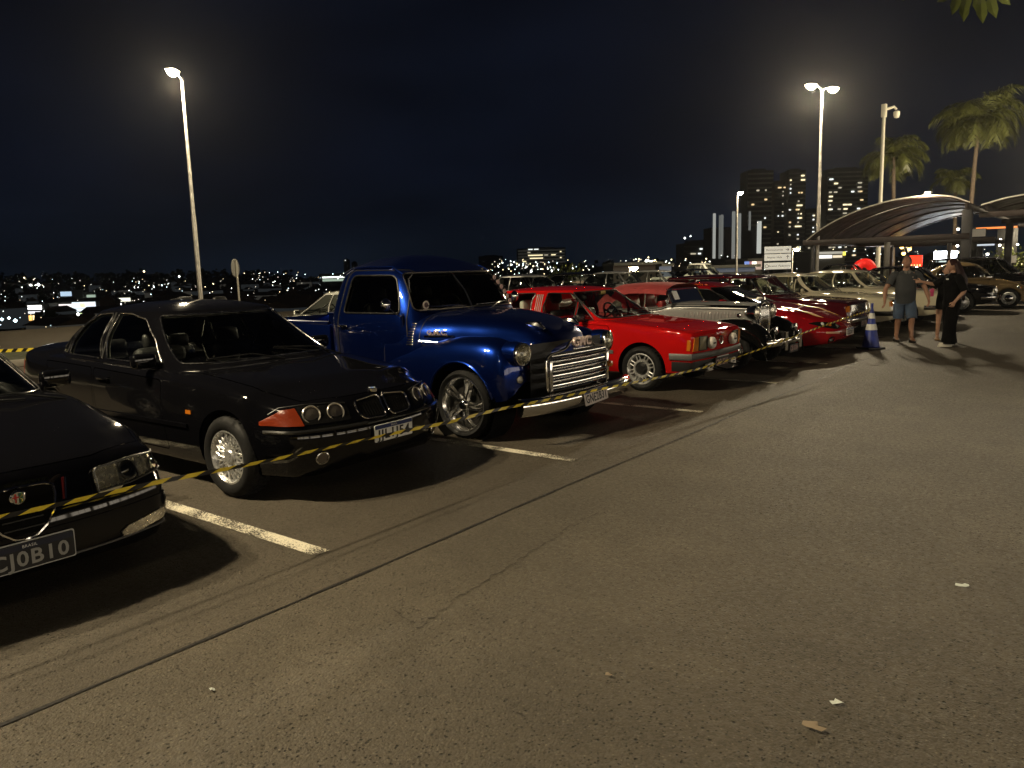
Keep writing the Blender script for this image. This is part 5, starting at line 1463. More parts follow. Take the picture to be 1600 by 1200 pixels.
# ------------------------------------------------------------ ground
def asphalt(name, base, coarse=1., patch=.25):
    m = bpy.data.materials.new(name); m.use_nodes = True; t = m.node_tree; b = t.nodes['Principled BSDF']; L = t.links.new; Nn = t.nodes.new
    c = Nn('ShaderNodeTexCoord')

    def noise(scale, detail=4, rough=.6, vec=None):
        n = Nn('ShaderNodeTexNoise'); n.inputs['Scale'].default_value = scale; n.inputs['Detail'].default_value = detail; n.inputs['Roughness'].default_value = rough
        L(vec or c.outputs['Object'], n.inputs['Vector']); return n.outputs[0]

    def rng(v, a, b_, lo, hi):
        r = Nn('ShaderNodeMapRange'); L(v, r.inputs[0])
        for i, q in enumerate((a, b_, lo, hi)): r.inputs[i + 1].default_value = q
        return r.outputs[0]

    def math_(op, a, b_):
        n = Nn('ShaderNodeMath'); n.operation = op
        for i, q in enumerate((a, b_)):
            if isinstance(q, (int, float)): n.inputs[i].default_value = q
            else: L(q, n.inputs[i])
        return n.outputs[0]
    big = rng(noise(.33, 6, .65), .3, .7, 1 - patch, 1 + patch)
    mid = rng(noise(2.6, 6, .7), .3, .7, .88, 1.12)
    fine = rng(noise(110 / coarse, 3, .7), .25, .75, .80, 1.20)

    def stones(scale, prob, r0, r1, ch=0):
        v = Nn('ShaderNodeTexVoronoi'); v.inputs['Scale'].default_value = scale; L(c.outputs['Object'], v.inputs['Vector'])
        s_ = Nn('ShaderNodeSeparateColor'); L(v.outputs['Color'], s_.inputs[0])
        return math_('MULTIPLY', math_('LESS_THAN', s_.outputs[ch], prob), rng(v.outputs['Distance'], r0, r1, 1, 0)), v, s_
    vor = Nn('ShaderNodeTexVoronoi'); vor.inputs['Scale'].default_value = 95 / coarse; L(c.outputs['Object'], vor.inputs['Vector'])
    sepc = Nn('ShaderNodeSeparateColor'); L(vor.outputs['Color'], sepc.inputs[0])
    stone = rng(sepc.outputs[0], 0, 1, .86, 1.14)
    clump = rng(noise(1.3, 4), .38, .64, .55, 1.)
    pit1, _, _ = stones(44 / coarse, .19, .15, .30, 0); pit2, _, _ = stones(84 / coarse, .26, .2, .38, 1)
    pit = math_('MULTIPLY', math_('MAXIMUM', pit1, pit2), clump)
    pale, _, _ = stones(60 / coarse, .15, .14, .30, 2)
    k = math_('MULTIPLY', math_('MULTIPLY', big, mid), math_('MULTIPLY', fine, stone))
    k = math_('MULTIPLY', k, math_('SUBTRACT', 1., math_('MULTIPLY', pit, .74)))
    k = math_('ADD', k, math_('MULTIPLY', pale, .65))
    # dusty lighter veils, a few old oil spots
    veil = rng(noise(.9, 5, .55), .58, .76, 0, .30)
    k = math_('ADD', k, veil)
    oil, _, _ = stones(.75, .22, .03, .13, 1); k = math_('MULTIPLY', k, math_('SUBTRACT', 1., math_('MULTIPLY', math_('MULTIPLY', oil, rng(noise(7, 4), .35, .65, .2, 1.)), .45)))
    vm = Nn('ShaderNodeVectorMath'); vm.operation = 'SCALE'; vm.inputs[0].default_value = base; L(k, vm.inputs['Scale']); L(vm.outputs[0], b.inputs['Base Color'])
    L(rng(noise(30, 3), .3, .7, .55, .85), b.inputs['Roughness']); b.inputs['Specular IOR Level'].default_value = .38
    hgt = math_('SUBTRACT', math_('ADD', math_('MULTIPLY', vor.outputs['Distance'], -.35), math_('MULTIPLY', noise(120 / coarse, 3), .55)), math_('MULTIPLY', pit, 1.3))
    bn = Nn('ShaderNodeBump'); bn.inputs['Distance'].default_value = .008 * coarse; bn.inputs['Strength'].default_value = .9
    L(hgt, bn.inputs['Height']); L(bn.outputs[0], b.inputs['Normal'])
    return m


ROAD_M = asphalt('road_asphalt', (.083, .070, .050), 1.15, .26)
BAY_M = asphalt('bay_asphalt', (.072, .060, .043), 1.0, .2)
SEAM = -3.15


def sheet(name, x0, x1, y0, y1, z, m, nx=1, ny=1):
    return tag(MB().grid(lambda u, v: Vector((x0 + (x1 - x0) * u, y0 + (y1 - y0) * v, z)), nx, ny).obj(name, m, None, 0), kind='structure')


sheet('road', SEAM, 60, -40, 130, 0, ROAD_M)
sheet('parking_pavement', -31, SEAM, -40, 130, 0, BAY_M)
# the tarred seam between the two paving jobs
s = MB(); v = []; n = 220
for i in range(n + 1):
    y = -6 + 50 * i / n; w = .008 + .004 * sin(i * 1.7) + .003 * random.random(); xx = SEAM + .008 * sin(i * .37) + random.uniform(-.003, .003)
    v += [(xx - w, y, .004), (xx + w, y, .004)]
tag(s.add(v, [(2 * i, 2 * i + 1, 2 * i + 3, 2 * i + 2) for i in range(n)]).obj('pavement_seam', mat('tar', (.012, .010, .008), .7, noise=(40, .5)), None, 0), kind='structure')


def crack(pts, w=.006):
    v = []; P = []
    for a, b in zip(pts[:-1], pts[1:]):
        for k in range(14):
            t = k / 14; P.append((a[0] + (b[0] - a[0]) * t + random.uniform(-.018, .018), a[1] + (b[1] - a[1]) * t + random.uniform(-.018, .018)))
    for i, p in enumerate(P):
        ww = w * random.uniform(.25, 1.); v += [(p[0] - ww, p[1] + ww, .004), (p[0] + ww, p[1] - ww, .004)]
    return tag(MB().add(v, [(2 * i, 2 * i + 1, 2 * i + 3, 2 * i + 2) for i in range(len(P) - 1)]).obj('pavement_crack', mat('crack_dark', (.02, .016, .011), .9), None, 0), kind='structure')


crack([(-2.43, 2.35), (-2.5, 2.75), (-2.55, 3.3), (-2.62, 3.9), (-2.6, 4.3)], .0032)
crack([(-2.43, 2.35), (-2.72, 2.45)], .0022)

# worn bay lines
LM = bpy.data.materials.new('worn_line_paint'); LM.use_nodes = True; t = LM.node_tree; b = t.nodes['Principled BSDF']; L = t.links.new
c = t.nodes.new('ShaderNodeTexCoord'); vo = t.nodes.new('ShaderNodeTexNoise'); vo.inputs['Scale'].default_value = 110; vo.inputs['Detail'].default_value = 3; L(c.outputs['Object'], vo.inputs['Vector'])
n2 = t.nodes.new('ShaderNodeTexNoise'); n2.inputs['Scale'].default_value = 3; L(c.outputs['Object'], n2.inputs['Vector'])
ad = t.nodes.new('ShaderNodeMath'); ad.operation = 'ADD'; L(vo.outputs[0], ad.inputs[0]); L(n2.outputs[0], ad.inputs[1])
r = t.nodes.new('ShaderNodeMapRange'); r.inputs[1].default_value = .95; r.inputs[2].default_value = 1.03; L(ad.outputs[0], r.inputs[0])
mx = t.nodes.new('ShaderNodeMix'); mx.data_type = 'RGBA'; mx.inputs['A'].default_value = (.06, .05, .036, 1); mx.inputs['B'].default_value = (.72, .67, .52, 1)
L(r.outputs[0], mx.inputs['Factor']); L(mx.outputs['Result'], b.inputs['Base Color']); b.inputs['Roughness'].default_value = .75
for i in range(16):
    y = [2.72, 5.36, 7.92, 10.36, 12.68][i] if i < 5 else 12.68 + 2.5 * (i - 4)
    if i > 12: y = .1 - 2.6 * (i - 13)
    xe = -3.58 if i == 0 else -3.52
    MBl = MB().add([(-8.4, y - .055, .004), (xe, y - .055, .004), (xe, y + .055, .004), (-8.4, y + .055, .004)], [(0, 1, 2, 3)])
    tag(MBl.obj('bay_line', LM, None, 0), kind='structure')


# ------------------------------------------------------------ lamp posts
LAMP_WARM = (1.0, .80, .48)


def lamp_post(x, y, h, heads, label, glowing=140, rad=.20, colr=LAMP_WARM, pole_r=.075, arm=.55, lamp=True, spot=True):
    r = thing('lamp_post', label, 'lamp post', (x, y, 0), 0, 'tall lamp posts of the car park')
    pm = mat('galvanised', (.42, .40, .36), .45, .5, noise=(6, .25))
    p = MB(); p.lathe([(.14, 0), (.14, .02), (pole_r, .04), (pole_r, h * .45), (pole_r * .82, h * .46), (pole_r * .6, h)], (0, 0, 0), 'z', 12); p.box((0, 0, .01), (.36, .36, .02), .004)
    p.obj('pole', pm, r)
    MB().cyl((0, 0, h - .06), (0, 0, h + .02), pole_r * .8, 10).obj('pole_cap', BLACK, r)
    for a, wt in heads:
        d = Vector((cos(a), sin(a), 0)); e = d * arm + Vector((0, 0, h + .12))
        MB().tube([(0, 0, h - .05), d * .2 + Vector((0, 0, h + .04)), e - d * .1], .028, 8).obj('arm', pm, r)
        R = Matrix.Rotation(a, 3, 'Z')
        hd = MB().box(e + d * .16, (.52, .24, .07), .03, R).obj('lamp_head', mat('lamp_housing', (.06, .06, .055), .5), r)
        g = MB(); g.grid(lambda u, v: e + d * (.16 + .22 * (2 * u - 1)) + Vector((-d.y, d.x, 0)) * .115 * (2 * v - 1) * 1.35 + Vector((0, 0, -.034 - .19 * max(0, 1 - (2 * u - 1)**2)**.5 * max(0, 1 - (2 * v - 1)**2)**.5)), 10, 10)
        g.obj('lamp_lens', glow('lamp_lens_glow', colr, glowing), hd)
        if wt:
            ld = bpy.data.lights.new('lamp_light', 'POINT'); ld.energy = wt; ld.color = (1.0, .83, .55); ld.shadow_soft_size = rad
            lo = bpy.data.objects.new('lamp_light', ld); col.objects.link(lo); lo.parent = hd; lo.location = e + d * .16 + Vector((0, 0, -.24 - rad))
    return r


for (x, y, h, heads, lb) in LAMP_POLES: lamp_post(x, y, h, heads, lb)
wedge_saloon(); kidney_saloon(); pickup(); hatch(); roadster(); coupe()
# ------------------------------------------------------------ rest of the rows
CREAM = paint('cream_lacquer', (.60, .55, .40), rough=.4, dust=.08)
WHITEP = paint('white_lacquer', (.60, .60, .55), rough=.4, dust=.08)
BLACKP = paint('black_lacquer', (.0035, .0035, .0045))
MAROON = paint('maroon_lacquer', (.06, .004, .008), rough=.35, dust=.05)
BEIGE = paint('beige_lacquer', (.17, .12, .06), rough=.4, dust=.08)
SILVER = paint('silver_lacquer', (.34, .34, .33), .6, .35, .06)
REDP = paint('deep_red_lacquer', (.26, .004, .008))


def front_row():
    c = three_box('dark maroon estate car with chrome roof gutter and square chrome grille', (-4.0, 16.75, 0), radians(-1), FRONT, MAROON, L=4.62, H=1.40, wagon=True, rbase=-4.45, rhdr=-4.15, hdr=-1.92, cowl=-1.45, posts=(-2.55, -3.35), lamps='rect', hood=.90, belt=.93, nose=.82, ind=AMBER, trim=CHROME, k=.08)
    for sg in (1, -1): MB().tube([tuple(p * np.array([1, sg, 1])) for p in c.P['cab'].pos(np.array(c.P['cab'].from_side([(-1.9, 1.338), (-2.6, 1.338), (-3.4, 1.338), (-4.1, 1.338)])), -.012)], .012, 6).obj('roof_gutter', CHROME, c.root)
    c.plate('CKA 1978', 0, .36, 0, bg=BLACK, fg=mat('plate_pink', (.5, .32, .28), .5), band=False, off=.06)
    a = c.top(-1.62, -.62); MB().tube([a, a + Vector((-.25, 0, .55))], .004, 5).obj('aerial', CHROME, c.root)
    c = three_box('cream two-door coupe parked between the maroon estate and another cream car', (-3.75, 19.15, 0), 0, FRONT, CREAM, L=4.6, H=1.37, rbase=-3.9, rhdr=-3.1, hdr=-2.0, cowl=-1.5, posts=(-2.15, -2.75), lamps='four', hood=.89, belt=.92, nose=.80, ind=AMBER, bump=BLACK, trim=BLACK, k=.06)
    c = three_box('cream saloon with a round sticker on its windscreen and big amber indicators', (-3.2, 21.6, 0), 0, FRONT, CREAM, L=4.5, H=1.40, rbase=-3.9, rhdr=-3.2, hdr=-1.95, cowl=-1.42, posts=(-2.5,), lamps='rect', hood=.90, belt=.93, nose=.82, ind=AMBER, k=.06)
    q = c.front(-.25, 1.2, .01, 0.); MB().lathe([(0, .003), (.07, .003), (.07, 0)], q, 'x', 20).obj('round_sticker', mat('sticker_ochre', (.5, .30, .06), .5), c.root)
    c = three_box('black low saloon hidden behind the man in the grey shirt', (-3.6, 24.3, 0), 0, FRONT, BLACKP, L=4.5, H=1.36, lamps='rect', ind=AMBER, trim=CHROME)
    c = three_box('black classic car with wide chrome grille and pink plate beside the beetle', (-2.7, 26.9, 0), radians(4), FRONT, BLACKP, L=4.6, H=1.42, lamps='rect', trim=CHROME, ind=None)
    c.plate('CLA 2466', .1, .42, 0, bg=mat('plate_pink', (.5, .32, .28), .5), band=False, off=.08)
    beetle((-1.9, 29.6, 0), radians(3))
    three_box('dark estate wagon at the right edge behind the beige beetle', (-1.2, 32.6, 0), radians(2), FRONT, BLACKP, L=4.6, H=1.62, wagon=True, rbase=-4.4, rhdr=-4.2, belt=1.0, hood=.98, nose=.9, posts=(-2.5, -3.4), bump=BLACK, lamps='rect', ind=None, glass_m=TINT)


def beetle(loc, rz):
    pm = BEIGE; c = Car('parked_car', 'beige rounded beetle-shaped car with chrome bumper and round headlights', 'car', loc, rz, FRONT)
    # central tub with sloping bonnet and tail
    X = [-.18, -.3, -.55, -.9, -1.2, -1.6, -2.6, -3.2, -3.6, -3.9]
    ft = pchip([-.18, -.3, -.6, -.9, -1.25, -1.6, -2.6, -3.2, -3.6, -3.9], [.50, .66, .80, .88, .94, .96, .97, .93, .80, .52]); fh = pchip([-.18, -.6, -1.2, -2., -3., -3.9], [.36, .46, .58, .66, .62, .40])
    L = [[(x, float(fh(x)) * a, .28 + (float(ft(x)) - .28) * k) for x in X] for a, k in ((.9, 0), (1, .1), (1.02, .45), (.98, .72), (.84, .9), (.45, .985), (0, 1))]
    b = Body(L, (1, 4), re=.08, dx=.09); b.build([], [('hood', [(x, b.m * b.VS + .04 if v > b.m * b.VS - 1e-3 else v) for x, v in b.from_top(dens([(-.26, 0), (-.3, .28), (-.7, .38), (-1.18, .46), (-1.18, 0)], .1))]), ('door', b.from_side(rounded([(-1.3, .32), (-1.3, .86), (-2.25, .88), (-2.25, .32)], .05)))])
    mb = MB(); hd = MB()
    for sg in (1, -1):
        mb.add(b.mb('body', sg).v, b.mb('body', sg).f); hd.add(b.mb('hood', sg).v, b.mb('hood', sg).f)
        for k in b.out: c.skin(b.P3 * np.array([1, sg, 1]), b.out[k])
    for v, f in b.caps: mb.add(v, f)
    c.body = mb.obj('body', pm, c.root, 40, weld=2e-4); c.hood = hd.obj('bonnet', pm, c.root, 40, weld=2e-4); c.doors = [b.mb('door', s).obj('door', pm, c.root, 40) for s in (-1, 1)]
    MB().tube([c.top(x, 0, .006) for x in np.linspace(-.35, -1.1, 10)], .008, 5).obj('bonnet_strip', CHROME, c.root)
    cab = Cabin([(.90, -1.16, -3.35, .62), (1.1, -1.30, -3.2, .61), (1.36, -1.62, -2.75, .52)], 4.2, .12, cexp=2.)
    c.cabin(cab, [('windscreen', cab.screen(.90, .97, 1.33)), ('rear_window', cab.screen(.7, 1.12, 1.33, True)), ('w1', cab.from_side(rounded([(-1.45, .96), (-1.62, 1.32), (-2.15, 1.33), (-2.17, .96)], .05))), ('w2', cab.from_side(rounded([(-2.27, .97), (-2.27, 1.33), (-2.65, 1.27), (-2.82, 1.0)], .06)))], pm, trim=CHROME)
    c.interior(-2.1, .92, .58, dash_x=-1.45)
    for sg in (1, -1):
        for xa, xb, zt, rear in ((-.22, -1.75, [.50, .66, .76, .74, .56, .34], 0), (-2.55, -3.95, [.34, .60, .78, .76, .62, .40], 1)):
            X = np.linspace(xa, xb, 14); fz = pchip(np.linspace(xa, xb, 6), zt)
            L = [[(x, yi * (1 - .10 * rear * 0), max(.22, .22 + (float(fz(x)) - .22) * k)) for x in X] for yi, k in ((.46, .9), (.54, 1.0), (.65, .98), (.735, .82), (.765, .5), (.765, .15), (.76, 0))]
            w = Body(L, (6, 3), re=.12, center=False, dx=.08); cx = -.72 if not rear else -3.12
            arc = [(cx + .34 * cos(a), .30 + .34 * sin(a)) for a in np.linspace(0, pi, 20)]; D = []
            for x, z in arc:
                vs = np.linspace(3, 6, 50); qq = w.yz(np.full(50, x), vs); D.append((x, float(np.interp(-z, -qq[:, 1], vs)) * w.VS))
            D = [(D[0][0], 6.05 * w.VS)] + D + [(D[-1][0], 6.05 * w.VS)]
            w.build([D]); m = w.mb('body', sg); v, f = w.caps[0]; m.add(v * np.array([1, sg, 1]), f); m.obj('front_wing' if not rear else 'rear_wing', pm, c.root, 45, weld=2e-4)
            c.skin(w.P3 * np.array([1, sg, 1]), w.out['body']); c.skin(w.caps[0][0] * np.array([1, sg, 1]), w.caps[0][1])
        round_lamp(c, sg * .62, .62, .085, CHROME, .015, tilt=.55)
        MB().box((-2.15, sg * .70, .27), (.95, .14, .05), .02).obj('running_board', BLACK, c.root)
        q = c.top(-.42, sg * .63, .01); MB().lathe([(0, .05), (.03, .04), (.04, 0)], q, 'z', 12).obj('indicator', AMBER, c.root)
    n = 24
    for xb, s in ((.02, 1), (-4.05, -1)):
        v = []
        for i in range(n + 1):
            y = -.74 + 1.48 * i / n
            for dx, dz in ((-.03, -.05), (.012, -.04), (.022, 0), (.012, .04), (-.03, .05)): v.append((xb - s * .24 * abs(y)**2.5 + s * dx, y, .42 + dz))
        o = MB().add(v, [(i * 5 + j, (i + 1) * 5 + j, (i + 1) * 5 + j + 1, i * 5 + j + 1) for i in range(n) for j in range(4)]).obj('bumper', CHROME, c.root, 60)
        for sy in (1, -1): MB().tube([(xb + s * .03, sy * .38, .34), (xb + s * .04, sy * .38, .42), (xb + s * .03, sy * .38, .50)], .028, 8).obj('overrider', CHROME, o)
    c.wheels((-.72, -3.12), .66, .30, .15, 'cap', .20, ALLOY, CHROME)
    c.mirror(-1.52, .62, .98, CHROME, (.05, .12, .08)); c.wipers([((-1.2, .05), (-1.28, -.4))])
    return c


front_row()

# cars of the rows behind
w1 = three_box('low white coupe parked behind the black kidney-grille saloon', (-13.5, 6.35, 0), pi, BEHIND, WHITEP, L=4.3, H=1.12, hood=.93, belt=.99, nose=.80, deck=1.02, rbase=-3.9, rhdr=-3.0, hdr=-2.05, cowl=-1.35, bump=BLACK, lamps='rect', ind=None, trim=BLACK, kind='star')
w2 = three_box('white hatchback seen over the bed of the blue pickup', (-13.1, 9.6, 0), pi, BEHIND, WHITEP, L=3.8, H=1.37, hood=.88, belt=.92, wagon=True, rbase=-3.55, rhdr=-3.2, nose=.76, cowl=-.95, hdr=-1.7, bump=WHITEP, lamps='rect', ind=None, trim=BLACK, kind='star', posts=(-2.1, -2.8))
suv = three_box('white sport utility car with roof rails above the red hatchback', (-15.0, 17.2, 0), radians(4), BEHIND, WHITEP, L=4.5, H=1.70, hood=1.05, belt=1.08, wagon=True, rbase=-4.3, rhdr=-4.0, nose=.95, bump=BLACK, lamps='rect', ind=None, trim=BLACK, kind='star', posts=(-2.4, -3.3), zb=.3, wr=.34)
for sg in (1, -1): MB().tube([(-2.2, sg * .55, 1.66), (-2.3, sg * .55, 1.74), (-3.7, sg * .55, 1.74), (-3.8, sg * .55, 1.66)], .016, 6).obj('roof_rail', ALLOY, suv.root)
bk = three_box('black saloon with bright window frames behind the red hatchback', (-15.0, 23.4, 0), radians(6), BEHIND, BLACKP, L=4.5, H=1.46, bump=BLACKP, lamps='rect', ind=None, trim=CHROME, kind='star')
wp = three_box('white pickup with roof bars far behind the cream coupe', (-14.5, 38.0, 0), radians(10), BEHIND, WHITEP, L=4.9, H=1.72, hood=1.08, belt=1.12, deck=1.06, rbase=-3.2, rhdr=-2.9, nose=1.0, bump=BLACK, lamps='rect', ind=None, trim=BLACK, posts=(-2.2,), zb=.35, wr=.36)
sv = three_box('silver saloon in the far row behind the maroon estate', (-14.0, 28.6, 0), radians(5), BEHIND, SILVER, L=4.5, H=1.46, bump=SILVER, lamps='rect', ind=None, trim=BLACK, kind='star')
FAR = [(sv, (-13.6, 31.4, 0), .08, 'second silver saloon in the far row, next to the tent-like pale roofs'), (bk, (-12.8, 34.0, 0), .0, 'black saloon in the far row left of the white direction sign'),
       (bk, (4.5, 39.5, 0), pi + .2, 'black saloon beyond the beige beetle at the right edge'), (sv, (-.5, 40.5, 0), pi, 'silver saloon under the canopy edge behind the dark wagon'),
       (sv, (-19.5, 22.5, 0), 3.1, 'silver saloon two rows back behind the white sport utility car'), (bk, (-20.5, 27.0, 0), 3.2, 'black saloon two rows back under the yellow lamp'),
       (bk, (-8.9, 44.0, 0), .1, 'black saloon under the canopy beside the red inflatable arch')]
for o, p, a, lb in FAR: copy_thing(o.root, p, a, lb, BEHIND)

# ------------------------------------------------------------ tape, cones, litter
YEL = mat('tape_yellow', (.90, .70, .06), .3); TBK = mat('tape_black', (.012, .012, .012), .4)


def tape(label, pts, w, twist, gap_len=.085, yel_len=.105, seed=1):
    rnd = random.Random(seed); P = [Vector(p) for p in pts]; Q = []
    fy = [0.]
    for a, b_ in zip(P[:-1], P[1:]): fy.append(fy[-1] + (b_ - a).length)
    f = [pchip(fy, [p[i] for p in P]) for i in range(3)]
    S = fy[-1]; mb = MB(); s_ = 0.; k = 0; e = .028

    def ring(t):
        t = min(max(t, 0), S); c_ = Vector([float(q(t)) for q in f]); a = twist(t)
        n = Vector((cos(a), 0, sin(a))); return c_ + n * w / 2, c_ - n * w / 2
    while s_ < S:
        L_ = yel_len if k % 2 == 0 else gap_len; m = 3; v = []
        for j in range(m + 1):
            t = s_ + L_ * j / m; A, _ = ring(t + e); _, B = ring(t - e); v += [A, B]
        mb.m = k % 2; mb.add(v, [(2 * j, 2 * j + 1, 2 * j + 3, 2 * j + 2) for j in range(m)]); s_ += L_; k += 1
    return tag(mb.obj('barrier_tape', [YEL, TBK], None, 60), label, 'barrier tape')


TP = [(-3.85, -2.5, .80), (-3.85, 1.22, .615), (-3.85, 1.93, .60), (-3.85, 2.46, .585), (-3.85, 2.87, .567), (-3.85, 3.39, .55), (-3.85, 3.82, .547), (-3.84, 4.15, .54), (-3.82, 4.56, .542), (-3.80, 5.4, .522), (-3.78, 6.46, .486), (-3.70, 8.1, .455), (-3.60, 10.2, .53), (-3.52, 11.75, .622), (-3.47, 15.15, .735)]
tape('yellow and black striped barrier tape strung along the noses of the show cars', [(x, y, z - .012 - .012 * sin(y * 1.9)**2) for x, y, z in TP], .023, lambda t: 1.62 + .42 * sin(t * .9) + .22 * sin(t * 3.1) + .12 * sin(t * 7.3))
tape('yellow and black striped tape along the kerb at the far left edge', [(-19.5, 4.6, .32), (-18.0, 6.2, .27), (-16.0, 9.2, .30)], .07, lambda t: 1.4, seed=3)


def cone(label, x, y, s=1.):
    r = thing('traffic_cone', label, 'traffic cone', (x, y, 0), random.uniform(0, 1), 'blue and white traffic cones', s)
    bl = mat('cone_blue', (.018, .035, .24), .45, noise=(10, .2)); wh = mat('cone_white', (.70, .70, .64), .35, noise=(30, .1))
    MB().box((0, 0, .02), (.36, .36, .04), .015).obj('base', BLACK, r)
    R = lambda z: .155 - (z - .04) * .155 / .82
    MB().lathe([(.175, .038), (R(.06), .055), (R(.78), .78), (.02, .79), (0, .79)], (0, 0, 0), 'z', 26).obj('cone_body', bl, r)
    for a, b_ in ((.35, .46), (.56, .66)): MB().lathe([(R(a) + .001, a), (R(a) + .005, a + .005), (R(b_) + .005, b_ - .005), (R(b_) + .001, b_)], (0, 0, 0), 'z', 26).obj('white_band', wh, r)
    MB().lathe([(.022, .76), (.022, .83), (.03, .84), (0, .845)], (0, 0, 0), 'z', 12).obj('cone_tip', bl, r)


cone('blue traffic cone with white bands holding the end of the striped tape', -3.46, 15.2)
cone('blue traffic cone with white bands at the right edge in front of the beetle', -1.62, 26.2)


def litter(label, x, y, s, m, seed):
    rnd = random.Random(seed); n = 9; v = [(x, y, .018)]
    for i in range(n):
        a = 2 * pi * i / n; rr = s * rnd.uniform(.45, 1.1); v.append((x + rr * cos(a) * 1.5, y + rr * sin(a), .006 + rnd.uniform(0, .012)))
    tag(MB().add(v, [(0, 1 + i, 1 + (i + 1) % n) for i in range(n)]).obj('dry_leaf' if m is LEAFDRY else 'paper_scrap', m, None, 60), label, 'leaf' if m is LEAFDRY else 'litter')


LEAFDRY = mat('dry_leaf', (.26, .20, .13), .8); SCRAP = mat('paper_scrap', (.62, .66, .60), .6)
litter('small whitish paper scrap on the asphalt at the lower right', -.70, 2.79, .020, SCRAP, 1)
litter('pale curled dry leaf on the asphalt just below the whitish paper scrap', -.73, 2.59, .030, LEAFDRY, 2)
litter('tiny pale scrap on the open asphalt near the right edge', -.49, 4.21, .022, SCRAP, 5)
litter('small dry leaf on the asphalt left of the whitish paper scrap', -1.49, 2.48, .014, LEAFDRY, 6)
litter('pale scrap on the asphalt at the lower left, nearest the tarred seam', -2.72, 1.49, .013, SCRAP, 7)

# ------------------------------------------------------------ signs and poles
SIGNW = mat('sign_white_glow', (.66, .64, .54), .5, emit=(1, .95, .8), estr=.42)  # panels given a faint glow to brighten them
r = thing('direction_sign', 'cream three-panel direction sign with arrows on a dark post', 'sign', tuple(at_z(1215, 29.0, 0)), radians(20))
fd = Vector((0, 0, 0)) - Vector(r.location); yaw = atan2(fd.y, fd.x) - r.rotation_euler.z + .25
R4 = Matrix.Rotation(yaw, 4, 'Z') @ Matrix(((0, 0, 1, 0), (1, 0, 0, 0), (0, 1, 0, 0), (0, 0, 0, 1)))
for x in (-.35, .35): MB().cyl((0, 0, 0), (0, 0, 2.2), .03, 8).xf(Matrix.Rotation(yaw, 4, 'Z') @ Matrix.Translation((-.03, x, 0))).obj('post', BLACK, r)
for z, t, ar in ((2.10, 'Restaurantes', 0), (1.82, 'Nosso Hub', 1), (1.50, 'Acesso Pedestre', 2)):
    p = MB().box((0, z, 0), (.98, .25, .03), .005).xf(R4).obj('sign_panel', SIGNW, r)
    text_mesh(t, .105, R4 @ Matrix.Translation((.05 if ar == 2 else -.12, z, .018)), BLACK, parent=p, depth=.001)
    b = MB()
    if ar == 0: b.tube([(.28, z, .02), (.40, z, .02)], .010, 5).tube([(.35, z + .05, .02), (.40, z, .02), (.35, z - .05, .02)], .010, 5)
    elif ar == 1: b.tube([(.36, z - .06, .02), (.36, z + .06, .02)], .010, 5).tube([(.31, z + .01, .02), (.36, z + .06, .02), (.41, z + .01, .02)], .010, 5)
    else: b.tube([(-.40 + .06 * cos(a), z + .06 * sin(a), .02) for a in np.linspace(0, 2 * pi, 16, endpoint=False)], .009, 5, True)
    b.xf(R4).obj('sign_arrow' if ar < 2 else 'sign_symbol', BLACK, p)

r = thing('round_sign', 'back of a round traffic sign on a grey pole behind the black saloon', 'sign', tuple(at_z(371, 23.0, 0)), radians(124))
GAL = mat('galvanised', (.42, .40, .36), .45, .5)
MB().cyl((0, 0, 0), (0, 0, 2.15), .028, 10).obj('pole', mat('pale_pole', (.5, .48, .40), .5), r)
MB().lathe([(0, .012), (.27, .012), (.275, 0), (.27, -.012), (0, -.012)], (0, .045, 1.92), 'y', 32).obj('sign_disc', mat('sign_back', (.30, .29, .25), .5), r)

p0 = at_z(1372, 56., 0); r = thing('camera_pole', 'tall pale pole with a surveillance dome camera left of the palms', 'pole', tuple(p0), 0)
hp = 12.4
MB().lathe([(.16, 0), (.16, hp * .45), (.13, hp * .46), (.12, hp)], (0, 0, 0), 'z', 12).obj('pole', mat('pale_pole', (.5, .48, .40), .5), r)
MB().box((0, 0, hp - .35), (.34, .34, .9), .04).obj('cabinet', mat('cabinet_white', (.6, .58, .48), .5), r)
cmx = MB().tube([(.15, .1, hp - .25), (.55, .4, hp - .1), (.70, .5, hp - .3)], .09, 8); cmx = cmx.obj('camera_arm', mat('cabinet_white', (.6, .58, .48), .5), r)
MB().lathe([(0, -.35), (.16, -.3), (.22, -.12), (.22, .1), (.1, .16), (0, .16)], (.72, .52, hp - .55), 'z', 14).obj('camera_dome', mat('cabinet_white', (.6, .58, .48), .5), cmx)

lamp_post(*at_z(1151, 60., 0)[:2], 6.9, ((-.9, 300),), 'distant lit lamp post in front of the dark tower blocks', glowing=60, arm=.5, rad=.1)
lamp_post(*at_z(1238, 62., 0)[:2], 2.6, ((.1, 60),), 'short distant lamp post right of the direction sign', glowing=40, arm=.15, pole_r=.06)
lamp_post(*at_z(983, 44., 0)[:2], 1.5, ((.1, 40),), 'low yellow lamp behind the black saloon in the far row', glowing=30, arm=.12, pole_r=.05, colr=(1, .72, .22))

# ------------------------------------------------------------ canopy of the walkway
CANX = [-10.6, -9.9, -9.0, -8.0, -7.0, -6.0, -5.2, -4.5]; CANZ = [2.40, 2.92, 3.38, 3.72, 3.92, 3.98, 3.90, 3.62]



